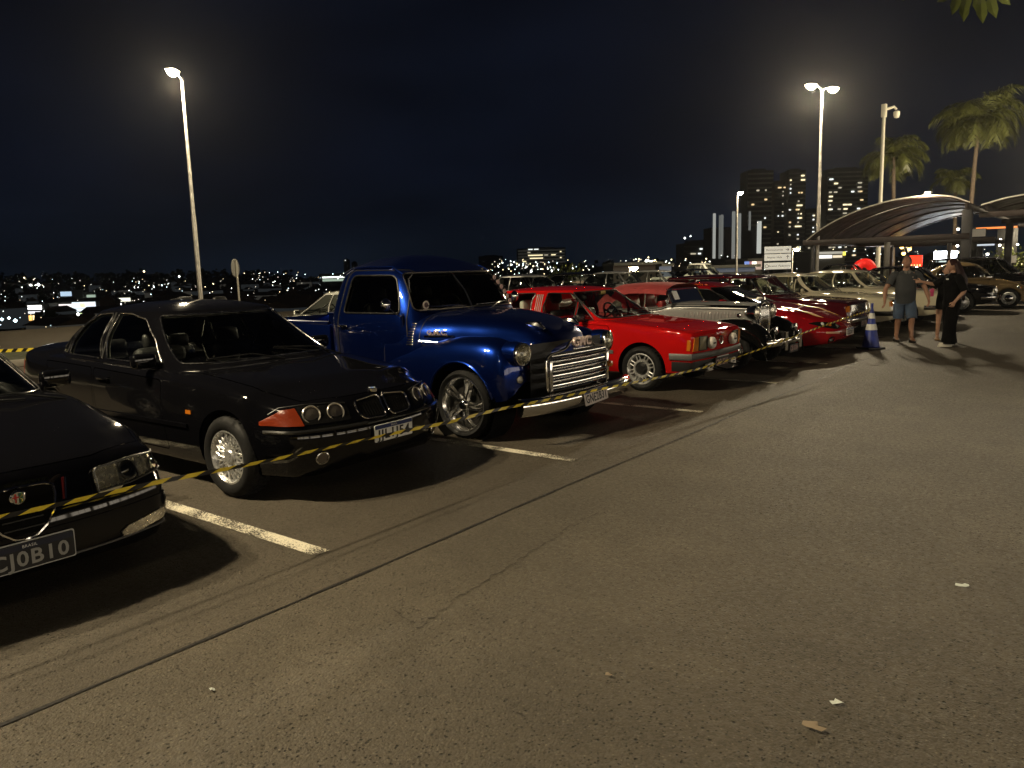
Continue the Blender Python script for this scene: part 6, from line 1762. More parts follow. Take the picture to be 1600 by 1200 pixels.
def canopy(label, dx, y0, y1, nrib, z_add=0., prof=None, tie=2.42):
    CX, CZ = prof or (CANX, CANZ); fz = pchip(CX, CZ); xa, xb = CX[0], CX[-1]
    r = thing('walkway_canopy', label, 'canopy', (dx, y0, z_add), 0)
    sm = mat('smoked_sheet', (.016, .0115, .0075), .55, spec=.22, noise=(2, .25)); steel = mat('canopy_steel', (.035, .022, .020), .45, noise=(5, .2)); rim = mat('canopy_rim', (.62, .60, .52), .35, .3)
    xs = np.linspace(xa, xb, 40); D = y1 - y0
    for k in range(nrib - 1):
        ya, yb = D * k / (nrib - 1) + .03, D * (k + 1) / (nrib - 1) - .03
        v = []
        for x in xs: v += [(x, ya, float(fz(x)) + .03), (x, yb, float(fz(x)) + .03)]
        m = len(xs); t = MB().add(v + [(p[0], p[1], p[2] + .012) for p in v], [(2 * i, 2 * i + 1, 2 * i + 3, 2 * i + 2) for i in range(m - 1)] + [(2 * m + 2 * i, 2 * m + 2 * i + 2, 2 * m + 2 * i + 3, 2 * m + 2 * i + 1) for i in range(m - 1)])
        t.obj('roof_panel', sm, r, 60)
    for k in range(nrib):
        y = D * k / (nrib - 1); MB().tube([(x, y, float(fz(x))) for x in xs], .032, 6).obj('rib', steel, r)
    v = []
    for x in xs: v += [(x, -.03, float(fz(x)) + .035), (x, -.03, float(fz(x)) + .085), (x, .03, float(fz(x)) + .085), (x, .03, float(fz(x)) + .035)]
    MB().add(v, [(4 * i + a, 4 * i + (a + 1) % 4, 4 * i + 4 + (a + 1) % 4, 4 * i + 4 + a) for i in range(len(xs) - 1) for a in range(4)]).obj('edge_trim', rim, r)
    for y in (0., D / 2, D): MB().box(((xa + xb) / 2, y, tie), (xb - xa + .1, .10, .22), .01).obj('tie_beam', steel, r)
    for x in (xa + .2, xb - .1): MB().box((x, D / 2, float(fz(x)) - .12), (.10, D, .22), .01).obj('eaves_beam', steel, r)
    for y in (.4, D - .4):
        MB().box((xb - .1 if prof is None else xa + 2.6, y, 1.72), (.34, .34, 3.44), .02).obj('column', mat('column_grey', (.06, .06, .065), .5, noise=(4, .2)), r)
        MB().cyl((xa + 3.2, y, 0), (xa + 3.2, y, tie), .11, 12).obj('column', mat('column_pale', (.20, .19, .17), .5), r)
        MB().cyl((xa + .25 if prof is None else xb - .3, y, 0), (xa + .25 if prof is None else xb - .3, y, tie), .08, 12).obj('column', mat('column_grey', (.06, .06, .065), .5), r)
    return r


r = canopy('arched smoked walkway canopy with pale front rim left of the palms', 0, 34.2, 50.0, 6)
canopy('second arched walkway canopy cut by the right edge', 0, 36.5, 52.0, 5, 0., ([-4.4, -3.4, -2.2, -.8, .8, 2.4], [3.62, 3.86, 3.96, 3.95, 3.80, 3.45]), 3.28)
# flood lamp on the rim, small lamps hanging beneath
o = thing('flood_light', 'bright small flood light on the crown of the canopy rim', 'lamp', (-5.9, 34.1, 4.12), 0)
MB().box((0, 0, 0), (.22, .12, .14), .02).obj('housing', BLACK, o); MB().box((-.02, -.075, -.02), (.20, .03, .12), .01).obj('lamp_face', glow('flood_glow', (1, .85, .55), 60), o)
ld = bpy.data.lights.new('lamp_light', 'POINT'); ld.energy = 120; ld.color = (1, .82, .55); ld.shadow_soft_size = .08; lo = bpy.data.objects.new('lamp_light', ld); col.objects.link(lo); lo.parent = o; lo.location = (-.1, -.2, -.1)


def hang_lamp(label, px, py, depth, r_=.07, strength=25, colr=(1, .95, .82), watts=0):
    p = at(px, py, depth); o = thing('small_lamp', label, 'lamp', tuple(p), 0, 'small lamps under and beyond the canopy')
    MB().lathe([(0, -r_), (r_ * .7, -r_ * .7), (r_, 0), (r_ * .7, r_ * .6), (0, r_ * .7)], (0, 0, 0), 'z', 12).obj('bulb', glow('small_lamp_glow%d' % int(strength * 10), colr, strength), o)
    MB().lathe([(r_ * .72, r_ * .6), (r_ * .3, r_ * 1.3), (r_ * .1, r_ * 2.5), (0, r_ * 2.5)], (0, 0, 0), 'z', 10).obj('holder', BLACK, o)
    if watts:
        ld = bpy.data.lights.new('lamp_light', 'POINT'); ld.energy = watts; ld.color = colr; ld.shadow_soft_size = .1; lo = bpy.data.objects.new('lamp_light', ld); col.objects.link(lo); lo.parent = o; lo.location = (0, 0, -r_ - .12)


for i, (px, py, d, w_) in enumerate([(1497, 358, 44, 60), (1496, 384, 45, 0), (1496, 394, 46, 0), (1543, 397, 46, 40), (1590, 382, 52, 0), (1562, 383, 52, 0), (1563, 374, 55, 0)]):
    hang_lamp(['round white lamp highest beside the canopy column', 'upper star-bright lamp beside the canopy column', 'lower star-bright lamp beside the canopy column', 'white lamp low over the dark wagon', 'white lamp at the right edge above the bush', 'white lamp left of the one at the right edge', 'topmost of the small lamps right of the white boards'][i], px, py, d, .07, 30, (1, .95, .82), w_)

# lit things under the canopy
def panel(name, label, cat, px, py, depth, w, h, m, face=0., frame=None, thick=.12, stand=True):
    p = at(px, py, depth); o = thing(name, label, cat, (p.x, p.y, 0), atan2(-p.y, -p.x) + face)
    MB().box((0, 0, p.z), (thick, w, h), .02).obj('cabinet', frame or BLACK, o)
    MB().box((thick / 2 + .006, 0, p.z), (.012, w * .93, h * .92), .004).obj('lit_face', m, o)
    if stand: MB().box((-.02, 0, (p.z - h / 2) / 2), (.08, w * .3, max(.1, p.z - h / 2)), .01).obj('stand', BLACK, o)
    return o


o = panel('vending_kiosk', 'red lit kiosk panel behind the man, under the canopy', 'kiosk', 1431, 409, 47, .75, .82, glow('red_glow', (1, .03, .01), 2.6))
for k in range(4): MB().box((.075, -.22 + k * .15, at(1431, 416, 47).z), (.01, .06, .22), .005).obj('lit_shelf', glow('shelf_glow', (1, .55, .2), 3), o)
panel('light_board', 'bright white illuminated board behind the woman, under the canopy', 'sign', 1477, 401, 47, 1.3, .72, glow('board_glow', (.9, .95, 1), 22, True))
for k, (px, py) in enumerate([(1409, 386), (1417, 382), (1421, 389), (1412, 396), (1424, 383)]):
    hang_lamp(['orange-yellow festoon lamp above the head of the man, %s' % s for s in ('leftmost', 'topmost', 'nearest the red kiosk', 'lowest', 'beside the topmost')][k], px, py, 47, .12, 8, (1, .62, .15), 30 if k == 1 else 0)
p = at_z(1351, 44., 0); o = thing('inflatable_arch', 'glowing red inflatable arch beyond the cream cars', 'inflatable arch', tuple(p), radians(35))
AR = MB(); AR.tube([(.50 * cos(a), 0, .85 + .62 * sin(a)) for a in np.linspace(0, pi, 16)], .26, 12)
for s in (1, -1): AR.tube([(.50 * s, 0, .85), (.52 * s, 0, .0)], .27, 12)
AR.obj('air_tube', mat('inflatable_red', (.6, .01, .01), .5, emit=(1, .02, .01), estr=.28), o)
for s in (1, -1): MB().lathe([(.30, 0), (.30, .05), (.1, .06)], (.52 * s, 0, 0), 'z', 14).obj('foot', BLACK, o)
panel('entrance_sign', 'pale sign board beside the canopy column at the right', 'sign', 1522, 364, 40, 1.1, .42, mat('sign_cream', (.62, .56, .44), .5, emit=(1, .85, .6), estr=.12))
panel('light_board', 'white backlit boards in a shelter right of the canopy column', 'sign', 1528, 379, 44, 1.75, .42, glow('board_dim', (.85, .92, 1), .75))
panel('light_strip', 'thin orange light strip along the roof at the right edge', 'light strip', 1575, 355, 60, 4.6, .16, glow('strip_orange', (1, .25, .04), 1.3), thick=.1)
o = panel('parking_sign', 'small pale parking sign above the dark wagon', 'sign', 1583, 405, 45, .34, .46, mat('sign_cream2', (.60, .55, .42), .5, emit=(1, .85, .6), estr=.15))

# ------------------------------------------------------------ plants
def frond(base, az, el, L, droop, m_leaf, mb, nl=15, wl=.55):
    """arched palm frond with separate leaflets"""
    pts = []; d = Vector((cos(az), sin(az), 0))
    q = Vector(base); pts.append(q.copy())
    for i in range(10):
        a = el - droop * (i / 9)**1.25; q = q + (d * cos(a) + Vector((0, 0, sin(a)))) * (L / 10); pts.append(q.copy())
    mb.tube(pts, [.045 * (1 - .85 * i / 10) for i in range(11)], 4)
    side = Vector((-d.y, d.x, 0))
    for k in range(2, nl * 2):
        t = k / (nl * 2); i = min(9, int(t * 10)); p = pts[i].lerp(pts[i + 1], t * 10 - i); tg = (pts[i + 1] - pts[i]).normalized()
        ll = wl * sin(pi * min(1, t * .9 + .12))**.7 * random.uniform(.8, 1.1)
        for s in (1, -1):
            tip = p + side * s * ll * .62 + tg * ll * .55 + Vector((0, 0, -ll * random.uniform(.15, .75))); mid = p.lerp(tip, .5) + Vector((0, 0, ll * .12)); w_ = tg * .05
            mb.add([p - w_, p + w_, mid + w_, mid - w_, tip], [(0, 1, 2, 3), (3, 2, 4)])


PALM = mat('palm_leaf', (.085, .095, .022), .5, noise=(1.2, .4)); BARK = mat('palm_bark', (.16, .12, .085), .8, noise=(6, .3), bump=(10, .02))


def palm(label, px, py, depth, R, nf, lean=0., seed=0):
    random.seed(seed); top = at(px, py, depth); b = Vector((top.x + lean, top.y, 0)); o = thing('palm_tree', label, 'palm tree', tuple(b), 0, 'palms behind the canopy')
    t = top - b; pts = [Vector((0, 0, 0)).lerp(t, k / 10) + Vector((lean * .25 * sin(pi * k / 10), 0, 0)) for k in range(11)]
    MB().tube(pts, [.22 - .09 * k / 10 for k in range(11)], 10).obj('trunk', BARK, o)
    MB().tube([t - Vector((0, 0, .9)), t + Vector((0, 0, .3))], [.16, .09], 8).obj('crownshaft', mat('crownshaft', (.10, .11, .05), .5), o)
    for k in range(nf):
        a = 2 * pi * k / nf + random.uniform(-.3, .3); el = random.uniform(.0, 1.45); mb = MB()
        frond(t, a, el, R * random.uniform(.85, 1.1), random.uniform(1.5, 2.5), PALM, mb, 20, R * .40)
        mb.obj('frond', PALM, o, 0)


palm('shorter palm with drooping fronds right of the camera pole', 1396, 246, 64, 3.4, 22, .25, 3)
palm('tallest palm with a full crown near the right edge', 1530, 188, 62, 4.3, 30, -.3, 5)
palm('small dim palm low behind the tall one', 1493, 282, 70, 2.6, 15, .2, 8)
random.seed(21)

# broad-leaved tree whose twig hangs into the top right corner
o = thing('roadside_tree', 'broad-leaved roadside tree with one leafy twig hanging into the top right corner', 'tree', (5.6, 4.2, 0), 0)
lp = Vector(o.location); LF = mat('broad_leaf', (.10, .12, .03), .4, noise=(3, .3)); TB = mat('tree_bark', (.12, .09, .07), .85, noise=(5, .3), bump=(9, .02))
tipw = at(1525, -38, 6.5) - lp
MB().tube([(0, 0, 0), (.1, .05, 1.6), (-.1, .1, 3.2), (.0, .2, 5.2), (.2, .1, 7.0)], [.24, .2, .17, .13, .05], 10).obj('trunk', TB, o)
MB().tube([Vector((-.08, .1, 3.3)), Vector((-1.6, .2, 4.7)), tipw.lerp(Vector((-1.6, .2, 4.7)), .4) + Vector((0, 0, .5)), tipw + Vector((0, 0, .35)), tipw + Vector((-.4, .2, .1))], [.11, .07, .045, .02, .008], 7).obj('limb', TB, o)


def leaf(mb, p, d, L, W_, up):
    d = d.normalized(); s = d.cross(up).normalized(); n = s.cross(d)
    v = [p, p + d * L * .3 + s * W_ * .42 - n * L * .02, p + d * L * .3 - s * W_ * .42 - n * L * .02, p + d * L * .65 + s * W_ * .4 - n * L * .07, p + d * L * .65 - s * W_ * .4 - n * L * .07, p + d * L - n * L * .16, p + d * L * .3 + n * L * .01, p + d * L * .65 - n * L * .03]
    mb.add(v, [(0, 6, 1), (0, 2, 6), (1, 6, 7, 3), (6, 2, 4, 7), (3, 7, 5), (7, 4, 5)])


for (px, py, dx, dz, L_) in [(1500, -14, -.4, -1, .21), (1510, -8, -.15, -1, .23), (1522, -6, .5, -1, .20), (1534, -8, .0, -1, .24), (1546, -10, .25, -1, .21), (1556, -14, .7, -.7, .17), (1490, -14, -.9, -.5, .18), (1516, -16, -.3, -.9, .22), (1398, -16, .5, -.6, .12), (1374, -14, -.9, -.4, .12)]:
    mb = MB(); leaf(mb, at(px, py, 6.4 + random.uniform(-.2, .2)) - lp, Vector((dx * ex.x, dx * ex.y, dz)), L_, L_ * .48, Vector((fw.x, fw.y, .3))); mb.obj('leaf', LF, o, 0)
crown = MB()
for k in range(1500):
    c_ = random.choice([(0, 0, 6.6), (1.2, .4, 6.0), (-.6, -1.1, 6.2), (.9, -.9, 7.2), (-.2, 1.1, 7.0)]); q = Vector(c_) + Vector((random.gauss(0, .65), random.gauss(0, .65), random.gauss(0, .5)))
    leaf(crown, q, Vector((random.uniform(-1, 1), random.uniform(-1, 1), random.uniform(-1, .2))), .22, .1, Vector((random.random(), .2, 1)))
tag(crown.obj('crown', LF, o, 0), kind='stuff')


def bush(label, px, depth, z, R, n, m, group=None, hscale=.8):
    p = at_z(px, depth, z); o = thing('shrub', label, 'shrub', tuple(p), 0, group)
    mb = MB()
    for k in range(n):
        d = Vector((random.gauss(0, 1), random.gauss(0, 1), random.gauss(0, 1))).normalized(); q = Vector((d.x * R, d.y * R, R * .75 + d.z * R * hscale)) * random.uniform(.6, 1.05)
        leaf(mb, q, d + Vector((random.uniform(-.6, .6), random.uniform(-.6, .6), random.uniform(-.5, .5))), R * .22, R * .11, Vector((.1, .2, 1)))
    mb.obj('foliage', m, o, 0)
    MB().tube([(0, 0, 0), (.05, 0, R * .8)], [.06, .03], 6).obj('stem', TB, o)


bush('green leafy shrub at the right edge beside the parking sign', 1578, 50, 0, 1.35, 420, LF)
bush('green shrub standing behind the white sport utility car', 885, 60, -.6, 1.6, 350, LF)
bush('second green shrub left of the one behind the red hatchback', 858, 62, -.8, 1.2, 250, LF)
# ------------------------------------------------------------ land beyond the car park
def smooth(a, b_, t): t = min(1, max(0, (t - a) / (b_ - a))); return t * t * (3 - 2 * t)


def land(x, y):
    d = hypot(max(0, -31.5 - x, x - 61), max(0, -41 - y, y - 131)) if not (-31.5 < x < 61 and -41 < y < 131) else 0.
    a = atan2(y, x)
    hills = 13 + 5 * sin(a * 7 + .6) + 3 * sin(a * 17 + 2) + 2 * sin(x * .013) + 2 * sin(y * .017 + 1)
    return -.25 - 13 * smooth(2, 75, d) + hills * smooth(420, 1000, d) * 1.0


rs = [0] + list(np.linspace(20, 140, 14)) + list(np.linspace(170, 1500, 24)); nA = 120
mb = MB(); v = []
for r_ in rs:
    for i in range(nA): a = 2 * pi * i / nA; v.append((r_ * cos(a), r_ * sin(a), land(r_ * cos(a), r_ * sin(a))))
mb.add(v, [(k * nA + i, k * nA + (i + 1) % nA, (k + 1) * nA + (i + 1) % nA, (k + 1) * nA + i) for k in range(len(rs) - 1) for i in range(nA)])
tag(mb.obj('terrain', mat('dark_earth', (.035, .035, .02), .95, noise=(.05, .4)), None, 60), kind='structure')

# kerb and lower road at the left edge of the car park
tag(MB().box((-17.2, 1.5, .07), (.16, 17, .14), .02).obj('kerb', mat('kerb_concrete', (.26, .24, .20), .85, noise=(6, .25)), None), kind='structure')
tag(MB().box((-19.0, 1.5, .03), (3.2, 17, .05)).obj('verge', mat('verge_grass', (.05, .055, .02), .95, noise=(5, .5)), None, 0), kind='structure')
# woods on the hills: leaf clumps, one mass
random.seed(11)
wood = MB(); cl = MB()
for k in range(1500):
    px = random.uniform(-150, 1750); d = random.uniform(110, 1000)**1.0
    p = at_z(px, d, 0); g = land(p.x, p.y)
    if d < 140 and px > 900: continue
    if px < 600 and d < 420 and random.random() < .8: continue
    s_ = random.uniform(1.6, 3.4) * (1 + d / 900)
    for j in range(16):
        q = Vector((p.x + random.gauss(0, s_ * .45), p.y + random.gauss(0, s_ * .45), g + s_ * .9 + random.gauss(0, s_ * .35)))
        a = Vector((random.uniform(-1, 1), random.uniform(-1, 1), random.uniform(-1, 1))).normalized(); b_ = a.orthogonal().normalized(); e_ = s_ * random.uniform(.25, .5)
        wood.add([q + a * e_, q + b_ * e_, q - a * e_, q - b_ * e_ * 1.1], [(0, 1, 2, 3)])
    wood.add([(p.x - .2, p.y, g - 1), (p.x + .2, p.y, g - 1), (p.x + .1, p.y, g + s_)], [(0, 1, 2)])
tag(wood.obj('wooded_hills', mat('night_foliage', (.035, .045, .018), .9), None, 0), kind='stuff')

# street lights and lit windows of the far town: too many and too small to pick apart
GL = [glow('town_white', (.95, 1, .92), 7), glow('town_warm', (1, .78, .42), 6), glow('town_cool', (.7, .95, 1), 7), glow('town_dim', (1, .9, .7), 1.8)]
TL = MB(); random.seed(5)


def town_light(px, py, rpx, mi, dmax=950):
    hor = 421 - (px - 800) * .0288; best = None
    for d in np.geomspace(75, dmax, 40):
        p = at(px, py, d); e_ = abs(p.z - (land(p.x, p.y) + 8))
        if best is None or e_ < best[0]: best = (e_, d, p)
    _, d, p = best; r_ = rpx * d / FPX
    TL.m = mi; v = [p + Vector(q) * r_ for q in ((1, 0, 0), (0, 1, 0), (-1, 0, 0), (0, -1, 0), (0, 0, 1), (0, 0, -1))]
    TL.add(v, [(0, 1, 4), (1, 2, 4), (2, 3, 4), (3, 0, 4), (1, 0, 5), (2, 1, 5), (3, 2, 5), (0, 3, 5)])


def cluster(x0, x1, y0, y1, n, r0, r1, wts=(5, 3, 2, 6)):
    for _ in range(n):
        px = random.uniform(x0, x1); py = random.uniform(y0, y1)
        town_light(px, py, random.uniform(r0, r1) * .66, random.choices(range(4), wts)[0])


cluster(0, 560, 434, 472, 130, .45, 1.2); cluster(60, 420, 455, 484, 26, .5, 1.3); cluster(30, 75, 442, 452, 10, .6, 1.6); cluster(190, 260, 440, 462, 22, .5, 1.3); cluster(150, 215, 462, 470, 16, .8, 1.6); cluster(280, 330, 448, 462, 12, .5, 1.3); cluster(400, 470, 425, 440, 14, .5, 1.2); cluster(0, 130, 465, 520, 16, .6, 1.4)
cluster(380, 560, 425, 470, 40, .5, 1.2); cluster(505, 560, 428, 445, 22, .8, 1.6); cluster(760, 960, 405, 440, 70, .6, 1.5)
cluster(780, 900, 408, 422, 45, 1., 2.); cluster(990, 1110, 404, 412, 32, 1.0, 1.9, (2, 2, 0, 2)); cluster(1010, 1030, 402, 412, 9, 1.2, 2.2)
cluster(900, 1100, 405, 425, 30, .5, 1.2); cluster(1100, 1290, 395, 430, 40, .5, 1.5); cluster(1290, 1600, 385, 420, 60, .6, 1.6)
for px, py, r_, mi in [(3, 499, 3.2, 2), (14, 497, 3., 2), (24, 501, 4.0, 2), (122, 491, 3.4, 0), (48, 446, 2.6, 0), (60, 445, 3.4, 0), (38, 434, 1.6, 1), (280, 432, 2., 0), (23, 480, 2.2, 0), (225, 424, 2.2, 1), (515, 459, 4., 1), (1010, 408, 3.5, 0), (1018, 410, 3.8, 0), (1070, 372, 2.2, 0), (1079, 369, 1.6, 0), (862, 423, 2.6, 0), (830, 424, 2.6, 0), (887, 430, 2.8, 0), (1133, 419, 3.2, 0), (1158, 414, 2.4, 1)]:
    town_light(px, py, r_ * .8, mi)
tag(TL.obj('town_lights', GL, None, 0), kind='stuff')
HS = MB(); random.seed(17)   # town houses; fronts glow faintly in place of light on walls
HM = [glow('house_glow_a', (.9, .85, .7), .030), glow('house_glow_b', (.75, .85, .9), .018), mat('house_roof', (.10, .07, .05), .9)]
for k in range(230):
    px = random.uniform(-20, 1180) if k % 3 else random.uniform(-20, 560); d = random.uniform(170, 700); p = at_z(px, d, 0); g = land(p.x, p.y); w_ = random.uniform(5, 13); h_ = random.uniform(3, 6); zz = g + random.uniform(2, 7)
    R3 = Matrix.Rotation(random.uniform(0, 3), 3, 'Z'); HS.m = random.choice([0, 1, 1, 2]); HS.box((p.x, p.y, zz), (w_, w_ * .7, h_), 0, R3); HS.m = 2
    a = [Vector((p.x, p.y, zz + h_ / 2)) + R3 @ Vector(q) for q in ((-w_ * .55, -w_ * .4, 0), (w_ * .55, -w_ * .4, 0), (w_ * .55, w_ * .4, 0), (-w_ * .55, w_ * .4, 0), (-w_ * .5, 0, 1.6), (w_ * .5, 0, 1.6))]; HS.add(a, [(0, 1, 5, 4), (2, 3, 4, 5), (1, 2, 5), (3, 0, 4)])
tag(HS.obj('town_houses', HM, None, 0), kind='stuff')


# ------------------------------------------------------------ buildings of the town
def building(label, px0, px1, ytop, ybot, depth, m, floors, lit=(), name='apartment_building', slab=None, litm=1, thick=14., cat='building', crown=None, extra=0):
    """a block standing across the view between two picture columns"""
    pa, pb = at(px0, ybot, depth), at(px1, ybot, depth); mid = (pa + pb) / 2; w = (Vector((pb.x, pb.y, 0)) - Vector((pa.x, pa.y, 0))).length
    h = (ybot - ytop) * depth / FPX; g = land(mid.x, mid.y); base = min(mid.z, g) - 1.
    dr = Vector((pb.x - pa.x, pb.y - pa.y, 0)).normalized(); rz = atan2(dr.y, dr.x)
    o = thing(name, label, cat, (mid.x, mid.y, base), rz); H0 = mid.z - base; Ht = H0 + h
    MB().box((0, thick / 2, Ht / 2), (w, thick, Ht)).obj('wall', m, o, 0)
    fh = h / floors
    if slab:
        me = MB().box((0, -.35, 0), (w * .96, .7, fh * .34)).mesh('floor_band', slab, 0)
        for k in range(floors): s_ = link('floor_band', me, o); s_.location = (0, 0, H0 + fh * (k + .22))
    MB().box((0, thick / 2, Ht + .4), (w * .55, thick * .5, 1.6)).obj('roof_house', m, o, 0)
    for (u, k, ww, c_) in lit:
        f = MB().box((w * (u - .5), -.42, H0 + fh * (k + .66)), (ww * w * .75, .9 if slab else .5, fh * .32)).obj('window', glow('lit_window%d' % c_, [(1, .85, .5), (1, .72, .35), (.9, .95, .9), (1, .9, .65)][c_], [1.6, 1.1, 1.5, .5][c_]), o, 0)
    return o


DK = mat('night_concrete', (.10, .10, .09), .9, noise=(.2, .2)); DK2 = mat('night_concrete_pale', (.16, .16, .14), .9, noise=(.2, .2))
SLB = mat('balcony_band', (.22, .22, .19), .9, noise=(.3, .2), emit=(1, .9, .7), estr=.004)
random.seed(3)


def lits(n, floors, cols, seed):
    r_ = random.Random(seed); return [(r_.choice(cols) + r_.uniform(-.01, .01), r_.randrange(floors), r_.choice([.05, .08, .11]), r_.choice([0, 1, 2, 3, 3])) for _ in range(n)]


building('tall dark tower block left of the banded one, mostly unlit', 1166, 1206, 270, 410, 430, DK, 20, lits(14, 16, (.2, .4, .7), 1), slab=SLB)
building('dark tower with horizontal floor bands and few lit windows', 1208, 1229, 288, 410, 425, DK, 20, lits(10, 18, (.3, .6, .8), 2) + [(.35, 18, .3, 1), (.75, 18, .25, 1)], slab=DK2)
building('narrow tower with a bright lit top corner and lit window column', 1229, 1256, 270, 410, 420, DK2, 22, lits(14, 18, (.12, .6, .75), 4) + [(.8, 20, .22, 0), (.85, 19, .18, 0), (.65, 13, .4, 0), (.6, 8, .45, 0), (.55, 12, .25, 1), (.7, 10, .25, 0)] + lits(20, 20, (.12, .6, .75), 14), slab=SLB)
building('lower dark block with small warm windows between the two towers', 1257, 1287, 330, 410, 440, DK, 13, lits(30, 12, (.2, .4, .6, .8), 6), slab=SLB)
building('wide tower block with rows of bright windows left of the canopy', 1289, 1352, 268, 410, 430, DK, 22, lits(26, 18, (.1, .3, .45, .5, .7, .85), 7) + [(.45, 13, .14, 0), (.55, 13, .12, 0), (.48, 9, .16, 3), (.42, 8, .14, 0), (.8, 16, .12, 1)] + lits(30, 20, (.08, .2, .34, .5, .62, .78, .9), 19), slab=SLB)
o = building('long low block with dim window rows left of the lit pillars', 1068, 1117, 380, 408, 300, DK, 4, [(.3, 1, .2, 3), (.5, 1, .1, 2), (.55, 2, .1, 2), (.85, 2, .22, 1)], slab=DK2, name='office_building')
o = building('pale horizontal banded hospital-like block on the skyline above the pickup', 808, 884, 388, 411, 900, DK2, 5, [(.28, 4, .12, 2), (.4, 4, .12, 2), (.38, 2, .4, 0), (.4, 1, .36, 0), (.75, 2, .12, 0), (.15, 0, .1, 0), (.9, 3, .04, 0), (.9, 1, .04, 0), (.25, 3, .08, 3), (.6, 2, .1, 3)], slab=mat('band_pale', (.30, .30, .26), .9, emit=(1, .95, .8), estr=.03), name='office_building', thick=30)
building('faint dark slab block on the skyline left of the pale one', 748, 786, 400, 411, 950, DK, 3, [], slab=DK2, name='office_building', thick=25)
for px, yt, lb in ((541, 406, 'faint slim tower on the skyline nearest the pickup cab, left one'), (553, 410, 'faint slim tower on the skyline touching the pickup cab')):
    building(lb, px - 3, px + 3, yt, 430, 900, DK2, 8, [(.5, 7, .3, 2)] if px < 545 else [], name='slim_tower')

# dark building with lit upright pillars
pa, pb = at(1112, 400, 250), at(1192, 400, 250); dr = (pb - pa); dr.z = 0; w = dr.length; mid = (pa + pb) / 2
o = thing('pillared_building', 'dark building front with tall upright glowing pillars of light', 'building', (mid.x, mid.y, -14), atan2(dr.y, dr.x))
MB().box((0, 6, 14), (w, 10, 27)).obj('wall', mat('night_wall', (.02, .02, .02), .9), o, 0)
for px, yt, yb, st, wd in ((1116, 334, 404, .8, .75), (1125, 337, 404, .3, .6), (1128, 336, 400, .35, .7), (1146, 331, 404, .45, .9), (1155, 334, 404, .5, .9), (1171, 331, 360, .35, .5), (1186, 346, 396, 1.2, 1.2)):
    u = ((px - 1112) / 80 - .5) * w; z1 = at(px, yt, 250).z + 14; z0 = at(px, yb, 250).z + 14
    m_ = 'pillar_glow%d' % px
    MB().box((u, .3, (z0 + z1) / 2), (wd, .8, z1 - z0)).obj('light_pillar', glow(m_, (.9, .93, .85), st * .45), o, 0)

# shops across the valley
def shop(label, px0, px1, y0, y1, depth, rows):
    """rows: (u0, u1, v0, v1, colour, strength) glowing fields (signs, windows, some plain walls), v from the top"""
    pa, pb = at(px0, y1, depth), at(px1, y1, depth); dr = pb - pa; dr.z = 0; w = dr.length; mid = (pa + pb) / 2; h = (y1 - y0) * depth / FPX
    g = min(land(mid.x, mid.y), mid.z) - .5; o = thing('shop', label, 'shop', (mid.x, mid.y, g), atan2(dr.y, dr.x), 'lit shops across the valley'); zb = mid.z - g
    MB().box((0, 4, (zb + h) / 2), (w, 8, zb + h)).obj('wall', DK, o, 0)
    MB().box((0, 3.4, zb + h + .1), (w * 1.04, 9.4, .25)).obj('roof', DK2, o, 0)
    for k, (u0, u1, v0, v1, c_, s_) in enumerate(rows):
        MB().box((w * ((u0 + u1) / 2 - .5), -.1, zb + h * (1 - (v0 + v1) / 2)), (w * (u1 - u0), .25, h * (v1 - v0))).obj('sign_or_roof_glow' if v1 < .55 else 'window_or_wall_glow', glow('shop_glow_%s_%d' % (label[:9].replace(' ', '_'), k), c_, s_), o, 0)


shop('lit shop front with orange windows under a white sign, left of the others', 38, 80, 476, 501, 230, [(.2, .7, .05, .3, (1, .98, .95), 4), (.1, .9, .42, .54, (.95, .97, 1), 1.6), (.02, .3, .66, .98, (1, .55, .15), 1.8), (.34, .66, .66, .95, (1, .75, .35), 2.0), (.7, .98, .66, .95, (1, .5, .12), 1.2)])
shop('small dim shop with yellow lamps between the two lit shops', 80, 96, 474, 500, 236, [(.3, .8, .1, .25, (1, .8, .15), 3), (.2, .9, .45, .75, (1, .6, .25), 1.2)])
shop('wide lit shop with white signs and a yellow emblem', 95, 152, 472, 500, 234, [(.0, .36, .1, .42, (1, .92, .88), 1.4), (.36, 1., .0, .36, (.85, .95, 1), 1.3), (.58, .72, .08, .3, (1, .9, .2), 2.5), (.34, .95, .38, .52, (.8, .9, 1), 1.6), (.36, .5, .62, .98, (.95, 1, .7), 2.), (.55, .75, .6, .95, (.8, 1, .5), 1.8), (.78, .98, .55, .9, (1, .9, .95), 1.8)])
shop('long low lit roof of the shop row right of the yellow emblem', 152, 192, 474, 486, 240, [(.02, .62, .1, .36, (1, 1, .95), 4), (.68, .98, .0, .25, (1, 1, .95), 3)])
shop('small blue-white lit building higher up the valley side', 95, 114, 455, 470, 320, [(.05, .95, .05, .52, (.6, .8, 1), .9)])
shop('bright lit low store with green-white lights above the shops', 118, 152, 458, 472, 330, [(.1, .5, .55, .95, (.9, 1, .9), 3), (.55, .95, .2, .5, (.7, .9, .7), .5)])
shop('pale-yellow floodlit low building behind the black saloon roof', 170, 206, 465, 472, 330, [(.05, .95, .1, .9, (1, 1, .8), 1.5)])
shop('bright lit hall with rows of lamps left of the pickup cab', 500, 541, 428, 440, 520, [(.1, .95, .35, .52, (.9, 1, .95), 1.2), (.1, .95, .65, .95, (1, 1, .9), 1.8)])
